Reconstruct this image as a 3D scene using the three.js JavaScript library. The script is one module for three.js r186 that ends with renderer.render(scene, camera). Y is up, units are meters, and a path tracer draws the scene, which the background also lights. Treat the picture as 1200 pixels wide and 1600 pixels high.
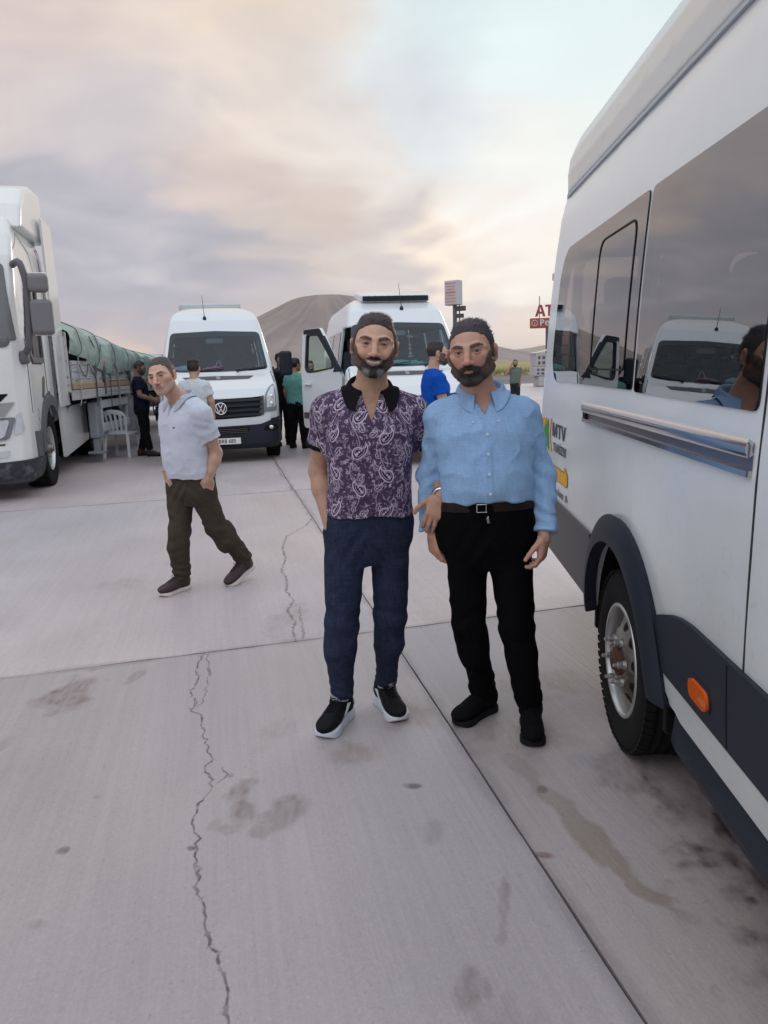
import * as THREE from 'three';
import { RoundedBoxGeometry } from 'three/addons/geometries/RoundedBoxGeometry.js';
import { mergeGeometries } from 'three/addons/utils/BufferGeometryUtils.js';

// ---------------------------------------------------------------- camera, sky, sun, exposure
const BACK_FILL = 1.75;
const W = 768, H = 1024;
const scene = new THREE.Scene();
const camera = new THREE.PerspectiveCamera(67.3, W / H, 0.05, 6000);
camera.position.set(0, 1.5, 0);
camera.rotation.order = 'YXZ';
camera.rotation.set(-0.18906, 0, -0.03142);
const renderer = new THREE.WebGLRenderer({ antialias: true });
renderer.setSize(W, H);
renderer.toneMapping = THREE.LinearToneMapping;
renderer.toneMappingExposure = 1.0;
renderer.shadowMap.enabled = true;
const SUN_AZ = 26 * Math.PI / 180, SUN_EL = 13 * Math.PI / 180;
const sunDir = new THREE.Vector3(Math.sin(SUN_AZ) * Math.cos(SUN_EL), Math.sin(SUN_EL), -Math.cos(SUN_AZ) * Math.cos(SUN_EL));
const sun = new THREE.DirectionalLight(new THREE.Color(1.0, 0.86, 0.72), 0.55);
sun.position.copy(sunDir).multiplyScalar(60);
sun.castShadow = true; sun.shadow.radius = 26;
Object.assign(sun.shadow.camera, { left: -25, right: 25, top: 20, bottom: -20, near: 1, far: 140 });
sun.shadow.mapSize.set(2048, 2048);
scene.add(sun);

// ---------------------------------------------------------------- numbers
function mulberry(a) { return () => { a |= 0; a = a + 0x6D2B79F5 | 0; let t = Math.imul(a ^ a >>> 15, 1 | a); t = t + Math.imul(t ^ t >>> 7, 61 | t) ^ t; return ((t ^ t >>> 14) >>> 0) / 4294967296; }; }
const rnd = mulberry(20240611);
const { sin, cos, abs, min, max, sqrt, PI, floor, hypot, exp, atan2 } = Math;
const clamp = (x, a, b) => x < a ? a : x > b ? b : x;
const mix = (a, b, t) => a + (b - a) * t;
const sstep = (a, b, x) => { const t = clamp((x - a) / (b - a), 0, 1); return t * t * (3 - 2 * t); };
const HASH = new Float32Array(65536); { const r = mulberry(77); for (let i = 0; i < 65536; i++) HASH[i] = r(); }
const h3 = (x, y, z) => HASH[(Math.imul(x, 73856093) ^ Math.imul(y, 19349663) ^ Math.imul(z, 83492791)) & 65535];
function noise(x, y, z = 0) {                                   // value noise, 0..1
  const X = floor(x), Y = floor(y), Z = floor(z); let u = x - X, v = y - Y, w = z - Z;
  u = u * u * (3 - 2 * u); v = v * v * (3 - 2 * v); w = w * w * (3 - 2 * w);
  const a = h3(X, Y, Z), b = h3(X + 1, Y, Z), c = h3(X, Y + 1, Z), d = h3(X + 1, Y + 1, Z), e = h3(X, Y, Z + 1), f = h3(X + 1, Y, Z + 1), g = h3(X, Y + 1, Z + 1), h = h3(X + 1, Y + 1, Z + 1);
  const p = a + (b - a) * u, q = c + (d - c) * u, r = e + (f - e) * u, s = g + (h - g) * u, m = p + (q - p) * v, n = r + (s - r) * v;
  return m + (n - m) * w;
}
function fbm(x, y, z = 0, o = 4) { let s = 0, a = 0.5, t = 0; for (let i = 0; i < o; i++) { s += a * noise(x, y, z); t += a; a *= 0.5; x = x * 2.03 + 17.1; y = y * 2.03 + 5.3; z = z * 2.03 + 9.7; } return s / t; }
const lin = c => c <= 0.04045 ? c / 12.92 : Math.pow((c + 0.055) / 1.055, 2.4);
const rgb = (r, g, b) => [lin(r / 255), lin(g / 255), lin(b / 255)];   // sRGB bytes to linear
const V = (x, y, z) => new THREE.Vector3(x, y, z);

// ---------------------------------------------------------------- sky: air and dusk clouds
{
  const w = 2048, h = 1024, data = new Float32Array(w * h * 4);
  // [azimuth, elevation, colour]: how the dusk sky is tinted, azimuth 0 ahead of the camera, growing to the right
  const K = [];
  const k = (px, py, r, g, b, s = 5) => K.push([(px - 600) / 1202 * 57.3, (570 - py) / 1202 * 57.3, ...rgb(r, g, b), s]);
  k(0, 20, 203, 190, 190); k(130, 110, 206, 194, 192); k(280, 90, 218, 206, 200); k(420, 60, 227, 211, 197); k(560, 60, 224, 214, 206, 4); k(700, 50, 214, 228, 233); k(900, 100, 222, 236, 239); k(1080, 40, 216, 232, 236);
  k(40, 250, 205, 196, 198); k(220, 240, 205, 199, 203); k(420, 210, 224, 214, 208); k(550, 250, 228, 221, 216, 4); k(660, 230, 218, 226, 232, 4); k(820, 300, 236, 238, 236); k(960, 250, 230, 238, 238);
  k(130, 420, 181, 181, 192); k(300, 400, 192, 190, 199, 4); k(370, 330, 219, 204, 198, 3); k(480, 385, 214, 201, 194, 3); k(290, 480, 178, 178, 190, 4); k(450, 445, 190, 187, 194, 3); k(600, 430, 208, 201, 201, 3.5); k(700, 410, 246, 230, 214, 3.5); k(800, 400, 246, 240, 234); k(930, 420, 244, 238, 232);
  k(235, 545, 228, 204, 190, 2.2); k(330, 530, 205, 190, 190, 2.5); k(100, 520, 190, 182, 188, 3); k(500, 520, 200, 190, 190, 3); k(760, 500, 223, 216, 216, 3); k(820, 540, 234, 218, 206, 3); k(1000, 500, 226, 214, 206, 4);
  for (let j = 0; j < h; j++) {
    const el = ((j + 0.5) / h - 0.5) * PI, eld = el * 180 / PI;
    for (let i = 0; i < w; i++) {
      const a = ((i + 0.5) / w - 0.5) * 2 * PI, dx = cos(a), dz = sin(a);     // direction (cos, y, sin) as three.js looks up an equirect
      let az = atan2(dx, -dz) * 180 / PI;
      let R = 0, G = 0, B = 0, S = 1e-6;
      const ex = max(eld, 0.2);
      // domain for clouds: a layer seen in perspective, stretched along the horizon
      const q = 1 / (sin(max(el, 0.03)) + 0.18), cx = dx * cos(el) * q, cz = dz * cos(el) * q;
      const wx = (fbm(cx * 1.6 + 4, cz * 1.6, 1.3, 3) - 0.5), wy = (fbm(cx * 1.6 + 9, cz * 1.6, 7.7, 3) - 0.5);
      const n1 = fbm(cx * 2.2 + wx * 2.2, cz * 2.2 + wy * 2.2, 3.1, 6), n2 = fbm(cx * 5.5 + wx * 3, cz * 5.5 + wy * 3, 8.2, 4);
      if (abs(az) < 100 && eld > -3) {
        const az2 = az + wx * 10 + (n2 - 0.5) * 6, el2 = ex + (wy * 5.5 + (n1 - 0.5) * 7 + (n2 - 0.5) * 3) * sstep(0.5, 9, ex);
        for (const c of K) {
          const d2 = ((az2 - c[0]) ** 2 + (el2 - c[1]) ** 2 * 1.6) / (c[5] * c[5] * 0.8);
          const g = exp(-d2) + 2e-4 / (1 + d2 * d2); R += c[2] * g; G += c[3] * g; B += c[4] * g; S += g;
        }
      }
      let r0 = R / S, g0 = G / S, b0 = B / S;
      // rest of the vault: broken mauve and cream cloud under pale air
      const cl = sstep(0.40, 0.62, n1 + 0.12 * (n2 - 0.5)), lit = sstep(0.35, 0.7, n2 * 0.6 + n1 * 0.4);
      const up = sstep(5, 60, eld), hz = exp(-max(eld, 0) / 9);
      const air = [mix(0.86, 0.74, up), mix(0.90, 0.86, up), mix(0.95, 1.0, up)];
      const cc = [mix(0.56, 1.02, lit), mix(0.56, 0.96, lit), mix(0.65, 0.94, lit)];
      let r1 = mix(air[0], cc[0], cl * 0.9), g1 = mix(air[1], cc[1], cl * 0.9), b1 = mix(air[2], cc[2], cl * 0.9);
      r1 = mix(r1, 0.90, hz * 0.5); g1 = mix(g1, 0.76, hz * 0.5); b1 = mix(b1, 0.74, hz * 0.5);
      const bk = mix(0.70, mix(1.12, BACK_FILL, sstep(50, 140, abs(az)) * (1 - 0.6 * sstep(50, 85, eld))), sstep(16, 40, eld)); r1 *= bk; g1 *= bk; b1 *= bk;  // extra brightness added high up and behind the camera to light front faces
      const f = (1 - sstep(48, 95, abs(az))) * (1 - sstep(24, 42, eld));
      // wisps: soft light and dark texture over the tinted vault
      const m = 1.10 + (n1 - 0.5) * (0.36 + 0.9 * sstep(-24, -34, az)) * (1 - 0.55 * sstep(0, 12, az)) * sstep(0, 6, ex) + (n2 - 0.5) * 0.30 * (1 - 0.6 * sstep(2, 14, az)) * sstep(0.5, 5, ex);
      r0 *= m; g0 *= mix(1, m, 0.88); b0 *= mix(1, m, 0.68);
      const o = (j * w + i) * 4;
      data[o] = mix(r1, r0, f); data[o + 1] = mix(g1, g0, f); data[o + 2] = mix(b1, b0, f); data[o + 3] = 1;
    }
  }
  const t = new THREE.DataTexture(data, w, h, THREE.RGBAFormat, THREE.FloatType);
  t.mapping = THREE.EquirectangularReflectionMapping; t.magFilter = THREE.LinearFilter; t.minFilter = THREE.LinearFilter; t.wrapS = THREE.RepeatWrapping; t.needsUpdate = true;
  scene.background = t; scene.environment = t;
}

// ---------------------------------------------------------------- scene bookkeeping
const taken = {};
function numbered(n) { const k = taken[n] = (taken[n] || 0) + 1; return k === 1 ? n : n + '_' + String(k - 1).padStart(3, '0'); }
function mesh(name, geo, mat, parent) {
  const m = new THREE.Mesh(geo, mat); m.castShadow = m.receiveShadow = true;
  m.name = parent && parent !== scene ? name : numbered(name); (parent || scene).add(m); return m;
}
function tag(o, label, category, group) { o.userData = { label, category }; if (group) o.userData.group = group; return o; }
function thing(name, label, category, pos = [0, 0, 0], turn = 0, group) { const g = new THREE.Group(); g.name = numbered(name); g.position.set(...pos); g.rotation.y = turn; scene.add(g); return tag(g, label, category, group); }
function struct(name, geo, mat) { const m = mesh(name, geo, mat); m.userData = { kind: 'structure' }; return m; }
function std(color, roughness = 0.6, o = {}) { const m = new THREE.MeshStandardMaterial({ roughness, ...o }); m.color.setRGB(...color); return m; }
function phys(color, roughness, o = {}) { const m = new THREE.MeshPhysicalMaterial({ roughness, ...o }); m.color.setRGB(...color); return m; }
function glassMat(color, ior = 1.6) { const m = new THREE.MeshPhysicalMaterial({ roughness: 0, transmission: 1, thickness: 0, ior, side: THREE.DoubleSide }); m.color.setRGB(...color); return m; }
function texture(w, h, draw, srgb = true, rx = 1, ry = 1) { const c = document.createElement('canvas'); c.width = w; c.height = h; draw(c.getContext('2d'), w, h); const t = new THREE.CanvasTexture(c); t.wrapS = t.wrapT = THREE.RepeatWrapping; t.repeat.set(rx, ry); if (srgb) t.colorSpace = THREE.SRGBColorSpace; t.anisotropy = 8; return t; }
function pixels(w, h, f, srgb = true) {                       // f(u, v) -> [r, g, b] 0..255
  const d = new Uint8Array(w * h * 4);
  for (let j = 0; j < h; j++) for (let i = 0; i < w; i++) { const c = f((i + 0.5) / w, (j + 0.5) / h), o = (j * w + i) * 4; d[o] = clamp(c[0], 0, 255); d[o + 1] = clamp(c[1], 0, 255); d[o + 2] = clamp(c[2], 0, 255); d[o + 3] = 255; }
  const t = new THREE.DataTexture(d, w, h); t.wrapS = t.wrapT = THREE.RepeatWrapping; t.magFilter = THREE.LinearFilter; t.minFilter = THREE.LinearMipmapLinearFilter; t.generateMipmaps = true; if (srgb) t.colorSpace = THREE.SRGBColorSpace; t.needsUpdate = true; return t;
}

// ---------------------------------------------------------------- geometry helpers
const G = {
  rbox: (w, h, d, r = 0.01, x = 0, y = 0, z = 0, rx = 0, ry = 0, rz = 0) => G.at(new RoundedBoxGeometry(w, h, d, 3, min(r, w / 2.01, h / 2.01, d / 2.01)), x, y, z, rx, ry, rz),
  at: (g, x, y, z, rx = 0, ry = 0, rz = 0) => { const m = new THREE.Matrix4().makeRotationFromEuler(new THREE.Euler(rx, ry, rz)); m.setPosition(x, y, z); g.applyMatrix4(m); return g; },
  cyl: (r0, r1, h, n = 24, x = 0, y = 0, z = 0, rx = 0, ry = 0, rz = 0) => G.at(new THREE.CylinderGeometry(r0, r1, h, n), x, y, z, rx, ry, rz),
  sph: (r, x = 0, y = 0, z = 0, sx = 1, sy = 1, sz = 1, n = 20) => { const g = new THREE.SphereGeometry(r, n, n * 0.7 | 0); g.scale(sx, sy, sz); g.translate(x, y, z); return g; },
  tube: (pts, r, seg = 24, rad = 8, closed = false) => new THREE.TubeGeometry(new THREE.CatmullRomCurve3(pts.map(p => V(...p)), closed, 'catmullrom', 0.4), seg, r, rad, closed),
  lathe: (pts, n = 48) => new THREE.LatheGeometry(pts.map(p => new THREE.Vector2(p[0], p[1])), n),
  bar: (a, b, w, d = w) => { const A = V(...a), B = V(...b), L = A.distanceTo(B), g = new RoundedBoxGeometry(w, L, d, 2, min(w, d) * 0.2); const q = new THREE.Quaternion().setFromUnitVectors(V(0, 1, 0), B.clone().sub(A).normalize()); g.applyMatrix4(new THREE.Matrix4().compose(A.add(B).multiplyScalar(0.5), q, V(1, 1, 1))); return g; },
  rod: (a, b, r, r2 = r, n = 10) => { const A = V(...a), B = V(...b), L = A.distanceTo(B), g = new THREE.CylinderGeometry(r2, r, L, n); const q = new THREE.Quaternion().setFromUnitVectors(V(0, 1, 0), B.clone().sub(A).normalize()); g.applyMatrix4(new THREE.Matrix4().compose(A.add(B).multiplyScalar(0.5), q, V(1, 1, 1))); return g; },
  merge: list => mergeGeometries(list.map(g => { const o = g.index ? g.toNonIndexed() : g; for (const k of Object.keys(o.attributes)) if (!['position', 'normal', 'uv'].includes(k)) o.deleteAttribute(k); if (!o.attributes.uv) o.setAttribute('uv', new THREE.BufferAttribute(new Float32Array(o.attributes.position.count * 2), 2)); return o; })),
};
function curve1(tab) {                                        // smooth monotone-ish interpolation of [x, y] rows
  const n = tab.length, m = [];
  for (let i = 0; i < n; i++) { const a = tab[max(0, i - 1)], b = tab[min(n - 1, i + 1)]; m.push((b[1] - a[1]) / (b[0] - a[0])); }
  return x => {
    if (x <= tab[0][0]) return tab[0][1]; if (x >= tab[n - 1][0]) return tab[n - 1][1];
    let i = 0; while (tab[i + 1][0] < x) i++;
    const h = tab[i + 1][0] - tab[i][0], t = (x - tab[i][0]) / h, t2 = t * t, t3 = t2 * t;
    return tab[i][1] * (2 * t3 - 3 * t2 + 1) + m[i] * h * (t3 - 2 * t2 + t) + tab[i + 1][1] * (3 * t2 - 2 * t3) + m[i + 1] * h * (t3 - t2);
  };
}
// outline with rounded corners: points [x, y, r]
function round(pts, seg = 6) {
  const out = [], n = pts.length;
  pts.forEach((p, i) => {
    const r = p[2] || 0; if (!r) { out.push([p[0], p[1]]); return; }
    const a = pts[(i + n - 1) % n], b = pts[(i + 1) % n];
    let ax = a[0] - p[0], ay = a[1] - p[1], bx = b[0] - p[0], by = b[1] - p[1]; const la = hypot(ax, ay), lb = hypot(bx, by);
    const d = min(r, la * 0.49, lb * 0.49); ax /= la; ay /= la; bx /= lb; by /= lb;
    for (let k = 0; k <= seg; k++) { const t = k / seg, u = (1 - t) * (1 - t), v = 2 * t * (1 - t), w = t * t; out.push([p[0] + ax * d * u + bx * d * w, p[1] + ay * d * u + by * d * w]); }
  });
  return out;
}
const rect = (x0, y0, x1, y1, r = 0) => round([[x0, y0, r], [x1, y0, r], [x1, y1, r], [x0, y1, r]]);
const ring = (cx, cy, r, n = 24, ry = r) => Array.from({ length: n }, (_, i) => [cx + cos(i / n * 2 * PI) * r, cy + sin(i / n * 2 * PI) * ry]);
// a sheet of given outline (with holes) bent onto map(u, v) -> [x, y, z], raised by off and th thick
function sheet(outline, map, { holes = [], off = 0, th = 0.004, step = 0.15, uv } = {}) {
  const v2 = a => a.map(p => new THREE.Vector2(p[0], p[1]));
  let c = v2(outline), hs = holes.map(v2);
  if (THREE.ShapeUtils.isClockWise(c)) c.reverse();
  hs.forEach(h => { if (!THREE.ShapeUtils.isClockWise(h)) h.reverse(); });
  const tri0 = THREE.ShapeUtils.triangulateShape(c, hs), P = [...c, ...hs.flat()].map(p => [p.x, p.y]);
  let tris = tri0.map(t => [...t]); const mids = new Map();
  const M = []; const mp = i => M[i] || (M[i] = map(P[i][0], P[i][1]));
  const len = (a, b) => { const A = mp(a), B = mp(b); return hypot(A[0] - B[0], A[1] - B[1], A[2] - B[2]); };
  const mid = (a, b) => { const k = a < b ? a * 1e6 + b : b * 1e6 + a; let m = mids.get(k); if (m === undefined) { if (len(a, b) <= step) m = -1; else { m = P.length; P.push([(P[a][0] + P[b][0]) / 2, (P[a][1] + P[b][1]) / 2]); } mids.set(k, m); } return m; };
  for (let it = 0; it < 12; it++) {
    const next = []; let split = false;
    for (const t of tris) {
      const [a, b, d] = t, ab = mid(a, b), bd = mid(b, d), da = mid(d, a), k = (ab >= 0) + (bd >= 0) + (da >= 0);
      if (!k) { next.push(t); continue; } split = true;
      if (k === 3) next.push([a, ab, da], [ab, b, bd], [da, bd, d], [ab, bd, da]);
      else if (k === 1) { if (ab >= 0) next.push([a, ab, d], [ab, b, d]); else if (bd >= 0) next.push([b, bd, a], [bd, d, a]); else next.push([d, da, b], [da, a, b]); }
      else if (ab < 0) next.push([d, da, bd], [a, b, bd], [a, bd, da]);
      else if (bd < 0) next.push([a, ab, da], [ab, b, d], [ab, d, da]);
      else next.push([b, bd, ab], [a, ab, bd], [a, bd, d]);
    }
    tris = next; if (!split) break;
  }
  const e = 4e-3, pos = [], nor = [], uvs = [], idx = [];
  const N = P.map(([u, v], i) => { const a = map(u + e, v), b = mp(i), c2 = map(u, v + e), d = b; const n = V(a[0] - b[0], a[1] - b[1], a[2] - b[2]).cross(V(c2[0] - d[0], c2[1] - d[1], c2[2] - d[2])); return n.normalize(); });
  const put = (i, o, s) => { const m = mp(i), n = N[i]; pos.push(m[0] + n.x * o, m[1] + n.y * o, m[2] + n.z * o); nor.push(n.x * s, n.y * s, n.z * s); const q = uv ? uv(P[i][0], P[i][1]) : P[i]; uvs.push(q[0], q[1]); };
  for (let i = 0; i < P.length; i++) put(i, off, 1);
  for (const t of tris) idx.push(...t);
  if (th > 0) {
    const o2 = P.length; for (let i = 0; i < P.length; i++) put(i, off - th, -1);
    for (const t of tris) idx.push(t[0] + o2, t[2] + o2, t[1] + o2);
    const count = new Map(); for (const t of tris) for (let k = 0; k < 3; k++) { const a = t[k], b = t[(k + 1) % 3]; count.set(a * 1e6 + b, [a, b]); }
    for (const [, [a, b]] of count) if (!count.has(b * 1e6 + a)) {
      const s = pos.length / 3; const A = mp(a), B = mp(b);
      const d = V(B[0] - A[0], B[1] - A[1], B[2] - A[2]).cross(N[a]).normalize();
      for (const [i, o] of [[a, off], [b, off], [b, off - th], [a, off - th]]) { put(i, o, 1); const q = nor.length - 3; nor[q] = d.x; nor[q + 1] = d.y; nor[q + 2] = d.z; }
      idx.push(s, s + 2, s + 1, s, s + 3, s + 2);
    }
  }
  const g = new THREE.BufferGeometry();
  g.setAttribute('position', new THREE.Float32BufferAttribute(pos, 3)); g.setAttribute('normal', new THREE.Float32BufferAttribute(nor, 3)); g.setAttribute('uv', new THREE.Float32BufferAttribute(uvs, 2)); g.setIndex(idx);
  return g;
}
// grid surface f(s, t) -> [x, y, z], s, t in 0..1
function surf(f, n, m, uv) {
  const pos = [], uvs = [], idx = [];
  for (let j = 0; j <= m; j++) for (let i = 0; i <= n; i++) { pos.push(...f(i / n, j / m)); uvs.push(...(uv ? uv(i / n, j / m) : [i / n, j / m])); }
  for (let j = 0; j < m; j++) for (let i = 0; i < n; i++) { const a = j * (n + 1) + i, b = a + 1, c = a + n + 1, d = c + 1; idx.push(a, b, d, a, d, c); }
  const g = new THREE.BufferGeometry(); g.setAttribute('position', new THREE.Float32BufferAttribute(pos, 3)); g.setAttribute('uv', new THREE.Float32BufferAttribute(uvs, 2)); g.setIndex(idx); g.computeVertexNormals(); return g;
}
function extrude(pts, depth, bevel = 0.004, holes = []) { const s = new THREE.Shape(pts.map(p => new THREE.Vector2(p[0], p[1]))); for (const h of holes) s.holes.push(new THREE.Path(h.map(p => new THREE.Vector2(p[0], p[1])))); return new THREE.ExtrudeGeometry(s, { depth, bevelEnabled: bevel > 0, bevelThickness: bevel, bevelSize: bevel, bevelSegments: 2, curveSegments: 8 }); }

// ---------------------------------------------------------------- signed distance modelling
const smin = (a, b, k) => { const h = k - abs(a - b); return h > 0 ? min(a, b) - h * h / (4 * k) : min(a, b); };
const smax = (a, b, k) => -smin(-a, -b, k);
const P = {
  cap(a, b, r0, r1 = r0, k = 0.02, op = 'u') {
    const [ax, ay, az] = a, bx = b[0] - ax, by = b[1] - ay, bz = b[2] - az, L = bx * bx + by * by + bz * bz + 1e-12, dr = r1 - r0;
    return { k, op, f: (x, y, z) => { const px = x - ax, py = y - ay, pz = z - az; let t = (px * bx + py * by + pz * bz) / L; t = t < 0 ? 0 : t > 1 ? 1 : t; const u = px - t * bx, v = py - t * by, w = pz - t * bz; return sqrt(u * u + v * v + w * w) - r0 - dr * t; } };
  },
  ell(c, r, k = 0.02, rot, op = 'u') {
    const m = rot ? new THREE.Matrix4().makeRotationFromEuler(new THREE.Euler(...rot)).invert().elements : null;
    return { k, op, f: (x, y, z) => { x -= c[0]; y -= c[1]; z -= c[2]; if (m) { const X = m[0] * x + m[4] * y + m[8] * z, Y = m[1] * x + m[5] * y + m[9] * z; z = m[2] * x + m[6] * y + m[10] * z; x = X; y = Y; } const a = x / r[0], b = y / r[1], d = z / r[2], k0 = sqrt(a * a + b * b + d * d), e = a / r[0], g = b / r[1], h = d / r[2], k1 = sqrt(e * e + g * g + h * h); return k1 < 1e-9 ? -min(r[0], r[1], r[2]) : k0 * (k0 - 1) / k1; } };
  },
  box(c, h, r = 0.01, k = 0.01, rot, op = 'u') {
    const m = rot ? new THREE.Matrix4().makeRotationFromEuler(new THREE.Euler(...rot)).invert().elements : null;
    return { k, op, f: (x, y, z) => { x -= c[0]; y -= c[1]; z -= c[2]; if (m) { const X = m[0] * x + m[4] * y + m[8] * z, Y = m[1] * x + m[5] * y + m[9] * z; z = m[2] * x + m[6] * y + m[10] * z; x = X; y = Y; } const a = abs(x) - h[0] + r, b = abs(y) - h[1] + r, d = abs(z) - h[2] + r; return hypot(max(a, 0), max(b, 0), max(d, 0)) + min(max(a, b, d), 0) - r; } };
  },
  // stack of ellipses along y: rows [y, cx, cz, a, b]; e = squareness exponent
  loft(rows, k = 0.03, e = 2.3, op = 'u') {
    const c = [1, 2, 3, 4].map(q => curve1(rows.map(r => [r[0], r[q]]))), y0 = rows[0][0], y1 = rows[rows.length - 1][0];
    return { k, op, f: (x, y, z) => { const Y = clamp(y, y0, y1), a = c[2](Y), b = c[3](Y), u = abs(x - c[0](Y)) / a, v = abs(z - c[1](Y)) / b; const q = Math.pow(Math.pow(u, e) + Math.pow(v, e), 1 / e); const d = (q - 1) * (q > 1e-6 ? hypot(u * a, v * b) / (hypot(u, v) * 1) : min(a, b)) * 0.92; const o = abs(y - Y); return o > 0 ? (d > 0 ? hypot(d, o) : o) : max(d, -min(a, b)); } };
  },
  fn: (f, op = 's', k = 0.01) => ({ f, op, k }),
};
function fold(list, x, y, z) {
  let d = 1e3;
  for (let i = 0; i < list.length; i++) { const p = list[i], v = p.f(x, y, z); d = p.op === 'u' ? smin(d, v, p.k) : p.op === 's' ? smax(d, -v, p.k) : p.op === 'i' ? smax(d, v, p.k) : d + v; }
  return d;
}
// surface nets of a field made of parts, evaluated only near the surface
function net(list, lo, hi, cell, { color, uv, relax = 2 } = {}) {
  const n = [0, 1, 2].map(i => Math.ceil((hi[i] - lo[i]) / cell) + 2), [nx, ny, nz] = n, val = new Float32Array(nx * ny * nz), B = 8, act = [];
  const bx = Math.ceil(nx / B), by = Math.ceil(ny / B), bz = Math.ceil(nz / B), R = B * cell * 0.9, flag = new Uint8Array(bx * by * bz);
  for (let c = 0; c < bz; c++) for (let b = 0; b < by; b++) for (let a = 0; a < bx; a++) {
    const X = lo[0] + (a * B + 3.5) * cell, Y = lo[1] + (b * B + 3.5) * cell, Z = lo[2] + (c * B + 3.5) * cell;
    const ds = list.map(p => p.f(X, Y, Z)); let d = 1e3; list.forEach((p, i) => { const v = ds[i]; d = p.op === 'u' ? smin(d, v, p.k) : p.op === 's' ? smax(d, -v, p.k) : p.op === 'i' ? smax(d, v, p.k) : d + v; });
    const near = abs(d) < R * 1.5 + 0.02, i1 = min(nx, a * B + B), j1 = min(ny, b * B + B), k1 = min(nz, c * B + B);
    let sub = list;
    if (near) { flag[(c * by + b) * bx + a] = 1; let ub = 1e3; list.forEach((p, i) => { if (p.op === 'u') ub = min(ub, ds[i]); }); sub = list.filter((p, i) => p.op === 'd' || (p.op === 'u' ? ds[i] - R * 1.3 <= ub + R * 1.3 + p.k : p.op === 's' ? ds[i] < R * 1.3 + p.k + 0.03 : true)); }
    for (let k = c * B; k < k1; k++) for (let j = b * B; j < j1; j++) for (let i = a * B; i < i1; i++) val[(k * ny + j) * nx + i] = near ? fold(sub, lo[0] + i * cell, lo[1] + j * cell, lo[2] + k * cell) : d;
  }
  const at = new Int32Array(nx * ny * nz).fill(-1), pos = [], idx = [], sx = 1, sy = nx, sz = nx * ny, off = [0, sx, sy, sx + sy, sz, sx + sz, sy + sz, sx + sy + sz];
  const E = [[0, 1], [2, 3], [4, 5], [6, 7], [0, 2], [1, 3], [4, 6], [5, 7], [0, 4], [1, 5], [2, 6], [3, 7]];
  for (let k = 0; k < nz - 1; k++) for (let j = 0; j < ny - 1; j++) for (let i = 0; i < nx - 1; i++) {
    const o = (k * ny + j) * nx + i; let m = 0; for (let q = 0; q < 8; q++) if (val[o + off[q]] < 0) m |= 1 << q;
    if (m === 0 || m === 255) continue;
    let px = 0, py = 0, pz = 0, c = 0;
    for (const [a, b] of E) { const va = val[o + off[a]], vb = val[o + off[b]]; if ((va < 0) === (vb < 0)) continue; const t = va / (va - vb), A = [a & 1, a >> 1 & 1, a >> 2 & 1], D = [b & 1, b >> 1 & 1, b >> 2 & 1]; px += A[0] + (D[0] - A[0]) * t; py += A[1] + (D[1] - A[1]) * t; pz += A[2] + (D[2] - A[2]) * t; c++; }
    at[o] = pos.length / 3; pos.push(lo[0] + (i + px / c) * cell, lo[1] + (j + py / c) * cell, lo[2] + (k + pz / c) * cell);
  }
  for (let k = 1; k < nz - 1; k++) for (let j = 1; j < ny - 1; j++) for (let i = 1; i < nx - 1; i++) {
    const o = (k * ny + j) * nx + i, v = val[o] < 0;
    const quad = (a, b, c, d, fl) => { if (a < 0 || b < 0 || c < 0 || d < 0) return; if (fl) idx.push(a, b, c, a, c, d); else idx.push(a, c, b, a, d, c); };
    if (v !== (val[o + sx] < 0)) quad(at[o - sy - sz], at[o - sz], at[o], at[o - sy], v);
    if (v !== (val[o + sy] < 0)) quad(at[o - sx - sz], at[o - sx], at[o], at[o - sz], v);
    if (v !== (val[o + sz] < 0)) quad(at[o - sx - sy], at[o - sy], at[o], at[o - sx], v);
  }
  const N = pos.length, nor = new Float32Array(N), e = cell * 0.35;
  for (let q = 0; q < N; q += 3) {
    let x = pos[q], y = pos[q + 1], z = pos[q + 2], gx, gy, gz;
    for (let r = 0; r <= relax; r++) {
      gx = fold(list, x + e, y, z) - fold(list, x - e, y, z); gy = fold(list, x, y + e, z) - fold(list, x, y - e, z); gz = fold(list, x, y, z + e) - fold(list, x, y, z - e);
      const l = hypot(gx, gy, gz) || 1; gx /= l; gy /= l; gz /= l; if (r === relax) break;
      const d = clamp(fold(list, x, y, z), -cell * 0.4, cell * 0.4) * 0.7; x -= gx * d; y -= gy * d; z -= gz * d;
    }
    pos[q] = x; pos[q + 1] = y; pos[q + 2] = z; nor[q] = gx; nor[q + 1] = gy; nor[q + 2] = gz;
  }
  const g = new THREE.BufferGeometry(); g.setAttribute('position', new THREE.Float32BufferAttribute(pos, 3)); g.setAttribute('normal', new THREE.BufferAttribute(nor, 3)); g.setIndex(idx);
  if (color) { const c = new Float32Array(N); for (let q = 0; q < N; q += 3) { const v = color(pos[q], pos[q + 1], pos[q + 2], nor[q], nor[q + 1], nor[q + 2]); c[q] = v[0]; c[q + 1] = v[1]; c[q + 2] = v[2]; } g.setAttribute('color', new THREE.BufferAttribute(c, 3)); }
  const u = new Float32Array(N / 3 * 2); for (let q = 0; q < N / 3; q++) { const w = uv ? uv(pos[q * 3], pos[q * 3 + 1], pos[q * 3 + 2], nor[q * 3], nor[q * 3 + 1], nor[q * 3 + 2]) : [pos[q * 3], pos[q * 3 + 1]]; u[q * 2] = w[0]; u[q * 2 + 1] = w[1]; } g.setAttribute('uv', new THREE.BufferAttribute(u, 2));
  return g;
}

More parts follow.
